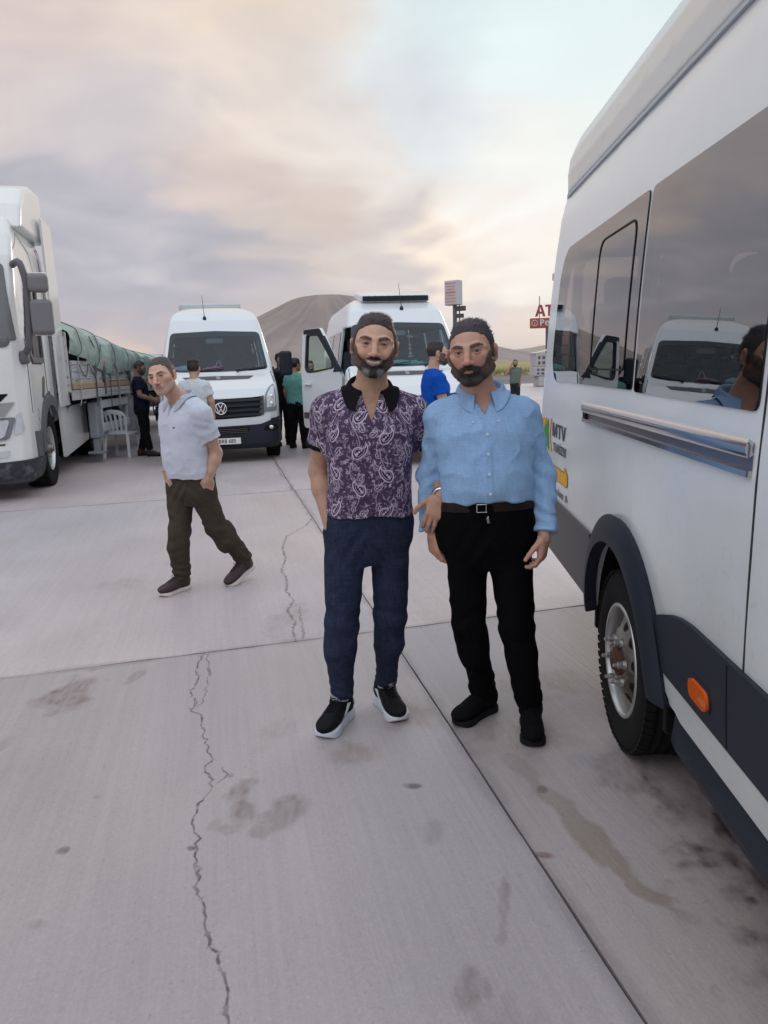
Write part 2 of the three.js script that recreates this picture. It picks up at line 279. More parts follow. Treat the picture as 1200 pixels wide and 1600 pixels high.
// ---------------------------------------------------------------- the forecourt: concrete slabs with cracks and stains
const LO = [-0.0067, -4.222], LW = [0.964, -0.2656], LU = [-0.2057, -0.9786], LS = 5.35;   // joint crossing, across, away, slab side
const toLat = (x, z) => { const dx = x - LO[0], dz = z - LO[1], D = LW[0] * LU[1] - LW[1] * LU[0]; return [(dx * LU[1] - dz * LU[0]) / D / LS, (LW[0] * dz - LW[1] * dx) / D / LS]; };
const fromLat = (a, b) => [LO[0] + LS * (a * LW[0] + b * LU[0]), LO[1] + LS * (a * LW[1] + b * LU[1])];
function slabTexture(size, a0, b0, { cracks = [], stains = [], trails = [], seed = 1, flip = 0 }) {
  const px = (x, z) => { const [a, b] = toLat(x, z); return [(a - a0) * size, (b - b0) * size]; };
  const mask = document.createElement('canvas'); mask.width = mask.height = size; const c = mask.getContext('2d'), m = size / LS, r = mulberry(seed);
  c.fillStyle = '#000'; c.fillRect(0, 0, size, size); c.lineJoin = 'round'; c.lineCap = 'round';
  for (const { pts, w = 0.006, chip = 1 } of cracks) {
    const P2 = pts.map(p => px(...p)), fine = [];
    for (let i = 0; i + 1 < P2.length; i++) { const L = hypot(P2[i + 1][0] - P2[i][0], P2[i + 1][1] - P2[i][1]), n = max(2, L / (0.018 * m) | 0); for (let k = 0; k < n; k++) { const t = k / n; fine.push([mix(P2[i][0], P2[i + 1][0], t) + (r() - 0.5) * 0.017 * m, mix(P2[i][1], P2[i + 1][1], t) + (r() - 0.5) * 0.012 * m]); } }
    for (let i = 0; i + 1 < fine.length; i++) {
      c.strokeStyle = `rgb(${170 + r() * 85 | 0},0,0)`; c.lineWidth = max(1, w * m * (0.35 + r() * 1.1)); c.beginPath(); c.moveTo(...fine[i]); c.lineTo(...fine[i + 1]); c.stroke();
      if (r() < 0.14 * chip) { c.strokeStyle = `rgb(${90 + r() * 120 | 0},0,0)`; c.lineWidth = 1 + r() * w * m * 0.6; c.beginPath(); c.moveTo(...fine[i]); const o = (r() - 0.5) * 0.035 * m; c.quadraticCurveTo(fine[i][0] + o, fine[i][1] + (r() - 0.5) * 0.05 * m, ...fine[min(fine.length - 1, i + 2 + (r() * 3 | 0))]); c.stroke(); }
      if (r() < 0.22 * chip) { c.fillStyle = `rgb(${80 + r() * 80 | 0},0,0)`; c.beginPath(); c.ellipse(fine[i][0], fine[i][1], (0.003 + r() * 0.011) * m, (0.002 + r() * 0.006) * m, r() * 3, 0, 7); c.fill(); }
    }
  }
  const mk = c.getImageData(0, 0, size, size).data;
  const st = stains.map(([x, z, rx, rz, k, col, turn = 0.21]) => [x, z, rx, rz, k, col, cos(turn), sin(turn)]);
  const N = size * size, colr = new Float32Array(N * 3), bump = new Uint8Array(N * 4);
  for (let j = 0; j < size; j++) for (let i = 0; i < size; i++) {
    const a = a0 + (i + 0.5) / size, b = b0 + (j + 0.5) / size, [x, z] = fromLat(a, b), o = j * size + i;
    const A = a * LS, Bm = b * LS;
    const big = fbm(A * 0.55 + seed * 7, Bm * 0.45, seed, 4), md = fbm(A * 3.1, Bm * 2.0, seed + 3, 3), br = noise(A * 140, Bm * 2.2, seed), br2 = noise(A * 60, Bm * 1.1, seed + 9), gr = HASH[(i * 7919 + j * 104729 + seed * 31) & 65535], gr2 = noise(i * 0.33, j * 0.33, seed + 2);
    let t = 1 + (big - 0.5) * 0.34 + (md - 0.5) * 0.16 + (br - 0.5) * 0.07 + (br2 - 0.5) * 0.05 + (gr - 0.5) * 0.10 + (gr2 - 0.5) * 0.08;
    const warm = fbm(A * 0.4 + 31, Bm * 0.4, seed + 5, 3) - 0.5;
    let R = CON[0] * t * (1 + warm * 0.13), Gc = CON[1] * t, Bc = CON[2] * t * (1 - warm * 0.13);
    // grit: small pale and dark specks
    const sp = noise(A * 120 + big * 9, Bm * 120, seed + 21); if (sp > 0.86) { const q = (sp - 0.86) * 2.2; R *= 1 + q * 0.5; Gc *= 1 + q * 0.5; Bc *= 1 + q * 0.5; } else if (sp < 0.10) { const q = (0.10 - sp) * 2.4; R *= 1 - q; Gc *= 1 - q; Bc *= 1 - q; }
    for (const [sx, sz, rx, rz, k, col, ct, sn] of st) {
      const dx = x - sx, dz = z - sz; if (abs(dx) > rx * 2.2 + rz && abs(dz) > rz * 2.2 + rx) continue;
      const u = (dx * ct + dz * sn) / rx, v = (-dx * sn + dz * ct) / rz, d = sqrt(u * u + v * v); if (d > 1.6) continue;
      const n = fbm(x * 13, z * 13, seed + 40, 4), g = sstep(1.15, 0.35, d + (n - 0.5) * 1.5) * k * (0.55 + 0.9 * noise(x * 60, z * 22, 4));
      R = mix(R, R * col[0], g); Gc = mix(Gc, Gc * col[1], g); Bc = mix(Bc, Bc * col[2], g);
    }
    for (const { pts, w, k, col } of trails) {
      let d = 9, tt = 0; for (let q = 0; q + 1 < pts.length; q++) { const p = pts[q], s = pts[q + 1], ex = s[0] - p[0], ez = s[1] - p[1]; let h = ((x - p[0]) * ex + (z - p[1]) * ez) / (ex * ex + ez * ez); h = clamp(h, 0, 1); const dd = hypot(x - p[0] - ex * h, z - p[1] - ez * h); if (dd < d) { d = dd; tt = (q + h) / (pts.length - 1); } }
      if (d > 0.25) continue; const n = fbm(x * 9 + 3, z * 9, 12, 4), ww = w * (0.55 + 0.75 * sin(tt * 3.0) + 0.35 * tt), g = sstep(ww + 0.012, ww - 0.012, d + (n - 0.5) * 0.11) * k * (0.45 + 0.55 * sstep(0, 0.45, tt)) * (1 - 0.6 * sstep(0.88, 1, tt));
      R = mix(R, R * col[0], g); Gc = mix(Gc, Gc * col[1], g); Bc = mix(Bc, Bc * col[2], g);
    }
    const e = min(i, j, size - 1 - i, size - 1 - j) / m, ed = sstep(0.05, 0, e + (noise(A * 9, Bm * 9, 3) - 0.5) * 0.05) * 0.22; R *= 1 - ed; Gc *= 1 - ed; Bc *= 1 - ed;
    const q = mk[o * 4] / 255; R = mix(R, 0.035, q * 0.85); Gc = mix(Gc, 0.032, q * 0.85); Bc = mix(Bc, 0.036, q * 0.85);
    colr[o * 3] = R; colr[o * 3 + 1] = Gc; colr[o * 3 + 2] = Bc;
    const hgt = clamp(150 + (br - 0.5) * 46 + (gr - 0.5) * 44 + (gr2 - 0.5) * 40 + (md - 0.5) * 40 - q * 150 - (sp < 0.08 ? 22 : 0), 0, 255); bump[o * 4] = bump[o * 4 + 1] = bump[o * 4 + 2] = hgt; bump[o * 4 + 3] = 255;
  }
  const out = new Uint8Array(N * 4); for (let o = 0; o < N; o++) { for (let q = 0; q < 3; q++) { const v = colr[o * 3 + q]; out[o * 4 + q] = clamp(255 * (v <= 0.0031308 ? v * 12.92 : 1.055 * Math.pow(v, 1 / 2.4) - 0.055), 0, 255); } out[o * 4 + 3] = 255; }
  const make = (d, s) => { const t = new THREE.DataTexture(d, size, size); t.magFilter = THREE.LinearFilter; t.minFilter = THREE.LinearMipmapLinearFilter; t.generateMipmaps = true; if (s) t.colorSpace = THREE.SRGBColorSpace; t.wrapS = t.wrapT = THREE.RepeatWrapping; t.needsUpdate = true; return t; };
  return new THREE.MeshStandardMaterial({ map: make(out, true), bumpMap: make(bump, false), bumpScale: 0.0024, roughness: 0.47 });
}
const CON = [0.405, 0.360, 0.358];
{
  const C1 = [[-1.0, -3.98], [-0.99, -3.73], [-0.94, -3.58], [-0.95, -3.43], [-0.89, -3.32], [-0.9, -3.25], [-0.84, -3.17], [-0.78, -2.99], [-0.71, -2.79], [-0.72, -2.73], [-0.67, -2.62], [-0.66, -2.56], [-0.69, -2.44], [-0.67, -2.34], [-0.64, -2.27], [-0.63, -2.17], [-0.59, -2.08], [-0.59, -2.03], [-0.56, -1.96], [-0.53, -1.9], [-0.52, -1.83], [-0.47, -1.76], [-0.45, -1.71], [-0.43, -1.65], [-0.4, -1.54], [-0.39, -1.4], [-0.33, -1.0], [-0.2, 0.2]];
  const C1b = [[-0.98, -3.93], [-0.91, -3.68], [-0.88, -3.48], [-0.86, -3.33], [-0.88, -3.26]];
  const C2 = [[-0.72, -7.68], [-0.76, -7.25], [-0.89, -6.82], [-0.87, -6.37], [-0.8, -6.0], [-0.79, -5.65], [-0.72, -5.37], [-0.68, -5.05], [-0.61, -4.86], [-0.63, -4.63], [-0.55, -4.41], [-0.55, -4.27], [-0.51, -4.05]];
  const C3 = [[-1.75, -12.54], [-1.42, -10.71], [-1.27, -10.37], [-1.15, -9.53], [-1.06, -9.03], [-1.03, -8.59], [-0.84, -7.98], [-0.7, -7.5]];
  const C4 = [[-1.25, -10.36], [-1.17, -10.84], [-1.1, -11.3]];
  const mud = [0.68, 0.63, 0.61], oil = [0.52, 0.48, 0.48], rust = [0.72, 0.60, 0.50];
  const near = slabTexture(2048, -1, -1, {
    seed: 3, cracks: [{ pts: C1, w: 0.007 }, { pts: C1b, w: 0.004 }, { pts: [[-0.66, -2.6], [-0.62, -2.66], [-0.66, -2.74]], w: 0.004 }],
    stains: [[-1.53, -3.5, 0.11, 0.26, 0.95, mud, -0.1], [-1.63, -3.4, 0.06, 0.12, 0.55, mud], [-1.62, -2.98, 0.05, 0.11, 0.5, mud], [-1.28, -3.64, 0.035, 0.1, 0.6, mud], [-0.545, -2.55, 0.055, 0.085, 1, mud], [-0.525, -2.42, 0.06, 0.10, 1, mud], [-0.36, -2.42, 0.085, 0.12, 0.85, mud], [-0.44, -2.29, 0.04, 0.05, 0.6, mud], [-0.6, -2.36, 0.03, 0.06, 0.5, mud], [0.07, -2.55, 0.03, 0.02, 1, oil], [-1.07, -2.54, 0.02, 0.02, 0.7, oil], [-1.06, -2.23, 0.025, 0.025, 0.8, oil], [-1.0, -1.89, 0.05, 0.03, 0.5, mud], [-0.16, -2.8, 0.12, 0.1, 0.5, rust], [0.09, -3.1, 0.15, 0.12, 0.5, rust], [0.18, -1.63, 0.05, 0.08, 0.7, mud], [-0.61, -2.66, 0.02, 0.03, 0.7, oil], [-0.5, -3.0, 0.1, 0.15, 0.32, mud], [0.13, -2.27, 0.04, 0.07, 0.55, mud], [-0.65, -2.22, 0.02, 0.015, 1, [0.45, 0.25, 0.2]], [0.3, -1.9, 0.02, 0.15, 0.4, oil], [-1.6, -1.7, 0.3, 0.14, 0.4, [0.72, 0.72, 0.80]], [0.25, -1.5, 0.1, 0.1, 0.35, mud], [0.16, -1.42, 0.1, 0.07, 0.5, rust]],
  });
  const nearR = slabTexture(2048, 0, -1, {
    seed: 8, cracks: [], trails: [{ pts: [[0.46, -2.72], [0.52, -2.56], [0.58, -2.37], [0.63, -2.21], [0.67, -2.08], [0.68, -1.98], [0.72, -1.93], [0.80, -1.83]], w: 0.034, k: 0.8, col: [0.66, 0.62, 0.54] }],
    stains: [[0.46, -2.13, 0.035, 0.018, 1, [0.42, 0.27, 0.22]], [0.99, -1.9, 0.03, 0.03, 0.9, oil], [0.47, -1.55, 0.09, 0.05, 0.7, mud], [0.9, -1.5, 0.02, 0.02, 0.9, oil], [0.5, -2.9, 0.3, 0.2, 0.4, rust], [0.85, -2.6, 0.10, 0.25, 0.4, oil], [1.25, -2.1, 0.34, 0.62, 1, [0.42, 0.39, 0.40]], [1.05, -2.35, 0.2, 0.3, 0.6, [0.6, 0.57, 0.57]], [0.72, -3.4, 0.2, 0.2, 0.45, rust], [0.53, -2.5, 0.02, 0.03, 0.9, oil], [0.7, -2.7, 0.1, 0.08, 0.5, [0.8, 0.86, 0.95]], [1.5, -3, 0.5, 0.7, 0.5, [0.7, 0.65, 0.65]]],  // broad dark patches paint in shade under the minibus, over oily ground
  });
  const far = slabTexture(1024, -1, 0, { seed: 12, cracks: [{ pts: C2, w: 0.010, chip: 1.6 }, { pts: [[-0.56, -4.7], [-0.52, -4.45], [-0.47, -4.1]], w: 0.006 }], stains: [[-1.9, -5.4, 0.2, 0.2, 0.3, mud], [-1.3, -6.1, 0.05, 0.04, 0.5, mud], [-0.35, -6.3, 0.05, 0.04, 0.5, mud], [-0.6, -4.5, 0.12, 0.3, 0.4, mud]] });
  const far2 = slabTexture(1024, -1, 1, { seed: 17, cracks: [{ pts: C3, w: 0.010 }, { pts: C4, w: 0.008 }], stains: [[-1.5, -10.5, 0.8, 0.8, 0.3, mud]] });
  const plain = [slabTexture(512, 5, 5, { seed: 23, stains: [] }), slabTexture(512, 9, 4, { seed: 29, stains: [] }), slabTexture(512, 3, 8, { seed: 31, cracks: [], stains: [] })];
  for (const m of [far, far2, ...plain]) m.color.setRGB(1.16, 1.15, 1.15);  // lighter tint paints the glancing sky sheen into the farther slabs
  const pave = new THREE.Group(); pave.name = 'pavement'; pave.userData = { kind: 'structure' }; scene.add(pave);
  const filler = std([0.07, 0.066, 0.066], 0.95);
  const fg = []; { const q = [fromLat(-7, -2), fromLat(6, -2), fromLat(6, 8), fromLat(-7, 8)]; fg.push(sheet(q.map(p => [p[0], -p[1]]), (u, v) => [u, -0.012, -v], { th: 0, step: 40 })); }
  mesh('joint_filler', fg[0], filler, pave);
  for (let b = -2; b < 8; b++) for (let a = -7; a < 6; a++) {
    const nearby = a >= -2 && a <= 0 && b >= -1 && b <= 1, out = [], n = nearby ? 70 : 1, g = 0.0045 / LS;
    const seg = (a0, b0, a1, b1, s) => { for (let k = 0; k < n; k++) { const t = k / n; let j = nearby && k ? (noise(t * 60, s * 3.3 + a * 7 + b, 2) - 0.5) * 0.011 / LS + (noise(t * 9, s, a + b) - 0.5) * 0.008 / LS : 0; if (nearby && s === 1) j *= 0.35; out.push([mix(a0, a1, t) + (b0 === b1 ? 0 : j), mix(b0, b1, t) + (b0 === b1 ? j : 0)]); } };
    seg(a + g, b + g, a + 1 - g, b + g, 0); seg(a + 1 - g, b + g, a + 1 - g, b + 1 - g, 1); seg(a + 1 - g, b + 1 - g, a + g, b + 1 - g, 2); seg(a + g, b + 1 - g, a + g, b + g, 1);
    const hh = nearby ? 0 : (h3(a + 50, b + 50, 3) - 0.5) * 0.004;
    const geo = sheet(out, (u, v) => { const p = fromLat(u, v); return [p[0], hh, p[1]]; }, { th: 0.06, step: 9, uv: (u, v) => [u - a, v - b] });
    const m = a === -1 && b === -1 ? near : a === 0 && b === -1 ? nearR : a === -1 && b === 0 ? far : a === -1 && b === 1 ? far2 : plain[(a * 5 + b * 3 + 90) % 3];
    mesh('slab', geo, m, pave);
  }
}
// land beyond the forecourt
{
  const soil = std([0.27, 0.23, 0.17], 0.95, { map: pixels(512, 512, (u, v) => { const n = fbm(u * 40, v * 40, 1, 4) * 90 + 150; return [n, n * 0.98, n * 0.94]; }) });
  const soilUV = (u, v) => [u / 60, v / 60];
  struct('ground', surf((s, t) => [(s - 0.5) * 9000, -0.07, 200 - t * 5200], 40, 40, (s, t) => [s * 150, t * 90]), soil);
  const tar = std([0.20, 0.185, 0.18], 0.9, { map: pixels(512, 512, (u, v) => { const n = fbm(u * 16, v * 16, 5, 5) * 60 + 190; return [n, n * 0.985, n * 0.97]; }) });
  struct('road', sheet([[-150, 30], [260, 30], [260, 82], [-150, 76]], (u, v) => [u, -0.04, -v], { th: 0, step: 60, uv: (u, v) => [u / 12, v / 12] }), tar);
  const kerb = std([0.36, 0.34, 0.33], 0.85);
  struct('kerb', sheet([[-150, 76.6], [260, 82.6], [260, 83], [-150, 77]], (u, v) => [u, 0.07, -v], { th: 0.14, step: 60 }), kerb);
  const fieldM = std([0.46, 0.44, 0.25], 0.95, { map: pixels(512, 512, (u, v) => { const n = fbm(u * 10, v * 30, 9, 5), g = fbm(u * 3, v * 9, 4, 3); return [150 + n * 90 + g * 30, 150 + n * 90, 120 + n * 70 - g * 40]; }) });
  struct('field', sheet([[-500, 83], [900, 90], [900, 330], [-500, 330]], (u, v) => [u, -0.02 + 0.004 * (v - 83), -v], { th: 0, step: 60, uv: (u, v) => [u / 90, v / 90] }), fieldM);
  // rough verge grass, one mass
  const blade = new THREE.BufferGeometry(); { const p = []; for (let k = 0; k < 7; k++) { const a = k * 0.9, r = 0.12 + 0.1 * (k % 3), hh = 0.5 + 0.12 * (k % 4); p.push(cos(a) * 0.04, 0, sin(a) * 0.04, cos(a + 0.7) * 0.04, 0, sin(a + 0.7) * 0.04, cos(a) * r * 2, hh, sin(a) * r * 2); } blade.setAttribute('position', new THREE.Float32BufferAttribute(p, 3)); blade.computeVertexNormals(); }
  const gm = std([0.17, 0.17, 0.085], 0.9, { side: THREE.DoubleSide }), gi = new THREE.InstancedMesh(blade, gm, 3500), d = new THREE.Object3D(), gc = new THREE.Color();
  for (let i = 0; i < 3500; i++) { const x = -60 + rnd() * 180, z = 84 + x * 0.01 + Math.pow(rnd(), 2) * 22; d.position.set(x, 0, -z - 1); d.rotation.y = rnd() * 7; d.scale.setScalar(0.5 + rnd() * 0.9); d.updateMatrix(); gi.setMatrixAt(i, d.matrix); const k = rnd(); gi.setColorAt(i, gc.setRGB(0.7 + k * 0.5, 0.8 + k * 0.25, 0.8)); }
  gi.name = 'grass'; tag(gi, 'rough yellow green verge grass beyond the forecourt kerb', 'grass'); gi.userData.kind = 'stuff'; scene.add(gi);
  // the bare cinder hill and the low ridges
  const hillM = std([0.47, 0.395, 0.36], 0.95, { map: pixels(1024, 512, (u, v) => { const s = fbm(u * 90, v * 5, 3, 4), n = fbm(u * 18, v * 18, 6, 5), q = sstep(0.5, 0.7, fbm(u * 30, v * 3, 8, 3)); return [168 + s * 34 + n * 26 - q * 12, 163 + s * 33 + n * 26 - q * 11, 162 + s * 32 + n * 28 - q * 8]; }) });  // hill colour paled to carry distance haze
  const hprof = curve1([[0, 62], [14, 62.5], [26, 60], [42, 52], [60, 43], [88, 32], [118, 20], [150, 10], [185, 3], [240, -4]]);
  const hill = surf((s, t) => {
    const a = s * 2 * PI, r = t * 240, n = fbm(cos(a) * 7, sin(a) * 7, r * 0.004, 4) - 0.5, k = 1 + 0.10 * cos(a * 2 + 0.6);
    return [-50 + cos(a) * r * k + 4, hprof(r) + n * 7 * sstep(12, 60, r) * sstep(240, 150, r) - (noise(a * 14, r * 0.01, 2) - 0.5) * 2.4 * sstep(20, 80, r), -700 - sin(a) * r];
  }, 180, 60);
  struct('hill', hill, hillM);
  const ridgeM = std([0.56, 0.50, 0.38], 0.95, { map: hillM.map });
  const rp = curve1([[-60, 20], [-26, 30], [-17, 38], [-12, 26], [-4, 32], [4, 46], [8.1, 36], [9.4, 26], [12, 30], [16, 34], [24, 26], [40, 40], [60, 20]]);
  struct('hills', surf((s, t) => { const az = (-60 + s * 120) * PI / 180, D = 950 + t * 900, k = sin(min(1, t * 1.35) * PI / 2); return [sin(az) * D, k * (rp(az * 180 / PI) + (fbm(s * 60, t * 3, 5, 4) - 0.5) * 9) * (t > 0.75 ? 1 - (t - 0.75) * 2 : 1) - 1, -cos(az) * D]; }, 220, 24), ridgeM);
}

scene.fog = new THREE.FogExp2(new THREE.Color(0.80, 0.74, 0.74), 0.00012);

// ---------------------------------------------------------------- shared vehicle materials
const paint = phys([0.66, 0.69, 0.71], 0.32, { clearcoat: 1, clearcoatRoughness: 0.04 });
const paintIn = std([0.03, 0.03, 0.034], 0.9);
const plasticBlue = phys([0.017, 0.021, 0.034], 0.55, { specularIntensity: 0.6 }), plasticGrey = std([0.075, 0.068, 0.074], 0.55), black = phys([0.006, 0.006, 0.007], 0.6, { specularIntensity: 0.4 });
const rubber = phys([0.010, 0.0098, 0.0105], 0.85, { specularIntensity: 0.35 }), chrome = std([0.72, 0.70, 0.68], 0.12, { metalness: 1 }), steel = std([0.50, 0.50, 0.49], 0.32, { metalness: 0.85 });
const seatM = std([0.02, 0.02, 0.023], 0.95), seal = std([0.012, 0.012, 0.014], 0.6), darkGap = std([0.02, 0.02, 0.022], 0.8);
const dirtySteel = std([0.34, 0.33, 0.32], 0.42, { metalness: 0.7, map: pixels(256, 256, (u, v) => { const n = fbm(u * 12, v * 12, 2, 5), k = sstep(0.45, 0.7, n); return [235 - k * 70, 232 - k * 80, 228 - k * 90]; }) });
const rustM = std([0.16, 0.085, 0.05], 0.8, { map: pixels(128, 128, (u, v) => { const n = fbm(u * 14, v * 14, 4, 4); return [120 + n * 130, 110 + n * 110, 100 + n * 100]; }) });
// a road wheel round the x axis, outer face to -x; style: 'dish' (deep dual wheel), 'cover', 'truck'
function tyreGeo(R, w, ri) {
  const h = w / 2, p = [[ri, -h * 0.80], [ri + 0.012, -h * 0.92], [mix(ri, R, 0.35), -h * 0.99], [mix(ri, R, 0.6), -h], [R - 0.03, -h * 0.96], [R - 0.012, -h * 0.88], [R - 0.003, -h * 0.78]];
  const gz = [-0.5, -0.17, 0.17, 0.5];
  for (const g of gz) { const c = g * h * 1.0, q = 0.0045; p.push([R, c - q - 0.004], [R - 0.009, c - q], [R - 0.009, c + q], [R, c + q + 0.004]); }
  for (const q of [[R - 0.003, h * 0.78], [R - 0.012, h * 0.88], [R - 0.03, h * 0.96], [mix(ri, R, 0.6), h], [mix(ri, R, 0.35), h * 0.99], [ri + 0.012, h * 0.92], [ri, h * 0.80]]) p.push(q);
  return G.at(G.lathe(p, 72), 0, 0, 0, 0, 0, PI / 2);
}
function wheel(parent, name, pos, R, w, ri, style, turn = 0) {
  const g = new THREE.Group(); g.name = name; g.position.set(...pos); g.rotation.y = turn; parent.add(g);
  mesh('tyre', tyreGeo(R, w, ri), rubber, g);
  // shoulder lugs of the tread
  const lugs = []; for (let i = 0; i < 64; i++) for (const s of [-1, 1]) { const a = (i + (s > 0 ? 0.5 : 0)) / 64 * 2 * PI; lugs.push(G.at(G.at(new THREE.BoxGeometry(w * 0.155, 0.012, R * 0.074), 0, 0, 0, 0, s * 0.12, 0), s * w * 0.40, R - 0.0052, 0, 0, 0, s * -0.16)); lugs[lugs.length - 1].applyMatrix4(new THREE.Matrix4().makeRotationX(a)); }
  const tr = mesh('tread', G.merge(lugs), rubber, g); tr.userData.kind = 'stuff';
  const h = w / 2;
  if (style === 'dish') {
    const lip = G.at(G.lathe([[ri + 0.004, -h * 0.80], [ri + 0.012, -h * 0.9], [ri + 0.004, -h * 0.97], [ri - 0.006, -h * 0.95], [ri - 0.010, -h * 0.8], [ri - 0.016, -h * 0.5], [ri - 0.022, h * 0.1], [ri - 0.03, h * 0.7], [ri - 0.02, h * 0.8]], 64), 0, 0, 0, 0, 0, PI / 2);
    // lathe about y turned so that its -y looks to... +x; mirror it to the outer face
    lip.scale(-1, 1, 1); lip.index && (() => { const a = lip.index.array; for (let i = 0; i < a.length; i += 3) { const t = a[i]; a[i] = a[i + 1]; a[i + 1] = t; } })(); lip.computeVertexNormals();
    mesh('rim', lip, steel, g);
    const zr = curve1([[0.03, -h * 0.95], [0.085, -h * 0.95], [0.11, -h * 0.91], [0.14, -h * 0.80], [0.17, -h * 0.64], [ri - 0.02, -h * 0.48]]);
    const disc = sheet(ring(0, 0, ri - 0.018, 64), (u, v) => [zr(hypot(u, v)), v, -u].map((q, i) => i === 2 ? u : q), { holes: Array.from({ length: 10 }, (_, i) => { const a = (i + 0.3) / 10 * 2 * PI, c = cos(a), s = sin(a); return ring(0, 0, 1, 16).map(([x, y]) => [c * (0.146 + x * 0.021) - s * y * 0.0245, s * (0.146 + x * 0.021) + c * y * 0.024]); }), th: 0.006, step: 0.022 });
    mesh('wheel_disc', disc, dirtySteel, g);
    mesh('hub', G.merge([G.cyl(0.058, 0.062, 0.02, 28, -h * 0.97, 0, 0, 0, 0, PI / 2), G.cyl(0.036, 0.044, 0.02, 24, -h * 0.97 - 0.016, 0, 0, 0, 0, PI / 2), G.sph(0.02, -h * 0.97 - 0.026, 0, 0, 0.4, 1, 1)]), rustM, g);
    for (let i = 0; i < 6; i++) { const a = (i + 0.15) / 6 * 2 * PI, y = sin(a) * 0.086, z = cos(a) * 0.086; mesh('wheel_bolt', G.merge([G.cyl(0.0165, 0.018, 0.010, 20, -h * 0.95 - 0.004, y, z, 0, 0, PI / 2), G.cyl(0.0135, 0.0135, 0.022, 6, -h * 0.95 - 0.018, y, z, 0, 0, PI / 2), G.cyl(0.007, 0.0075, 0.020, 10, -h * 0.95 - 0.036, y, z, 0, 0, PI / 2)]), steel, g); }
    mesh('valve', G.rod([h * 0.0 - 0.02, -0.150, -0.035], [-h * 0.5, -0.163, -0.045], 0.0045, 0.0035), black, g);
    mesh('brake_drum', G.cyl(ri - 0.03, ri - 0.03, 0.12, 40, h * 0.9, 0, 0, 0, 0, PI / 2), black, g);
  } else {
    mesh('rim', G.at(G.lathe([[ri + 0.006, h * 0.93], [ri - 0.008, h * 0.9], [ri - 0.02, h * 0.6], [ri - 0.025, 0], [ri - 0.02, -h * 0.8]], 48), 0, 0, 0, 0, 0, PI / 2), steel, g);
    const zr = curve1([[0, -h * 0.55], [ri * 0.35, -h * 0.5], [ri * 0.6, -h * 0.25], [ri, -h * 0.1]]);
    const n = style === 'truck' ? 10 : 12;
    mesh('wheel_disc', sheet(ring(0, 0, ri - 0.008, 48), (u, v) => [zr(hypot(u, v)), v, u], { holes: Array.from({ length: n }, (_, i) => { const a = i / n * 2 * PI, c = cos(a) * ri * 0.74, s = sin(a) * ri * 0.74; return ring(c, s, ri * 0.105, 12); }), th: 0.008, step: 0.05 }), dirtySteel, g);
    mesh('hub', G.merge([G.cyl(ri * 0.22, ri * 0.28, h * 0.5, 24, -h * 0.75, 0, 0, 0, 0, PI / 2), G.cyl(ri * 0.14, ri * 0.18, h * 0.2, 24, -h * 1.05, 0, 0, 0, 0, PI / 2)]), dirtySteel, g);
    const nb = style === 'truck' ? 10 : 6; for (let i = 0; i < nb; i++) { const a = i / nb * 2 * PI; mesh('wheel_bolt', G.cyl(ri * 0.05, ri * 0.055, h * 0.35, 8, -h * 0.62, sin(a) * ri * 0.44, cos(a) * ri * 0.44, 0, 0, PI / 2), steel, g); }
  }
  return g;
}
function decal(name, text, parent, map, x0, x1, y0, y1, draw, o = {}) { // print on a panel: a thin sheet cut to its rectangle, its ground the panel's own
  const t = texture(512, 256, draw); const m = new THREE.MeshPhysicalMaterial({ map: t, transparent: true, alphaTest: 0.35, roughness: 0.6, specularIntensity: 0.15 });
  return mesh(name, sheet(rect(x0, y0, x1, y1), map, { off: 0.0035, th: 0, step: 0.08, uv: (u, v) => [o.flip ? (u - x0) / (x1 - x0) : 1 - (u - x0) / (x1 - x0), (v - y0) / (y1 - y0)] }), m, parent);
}

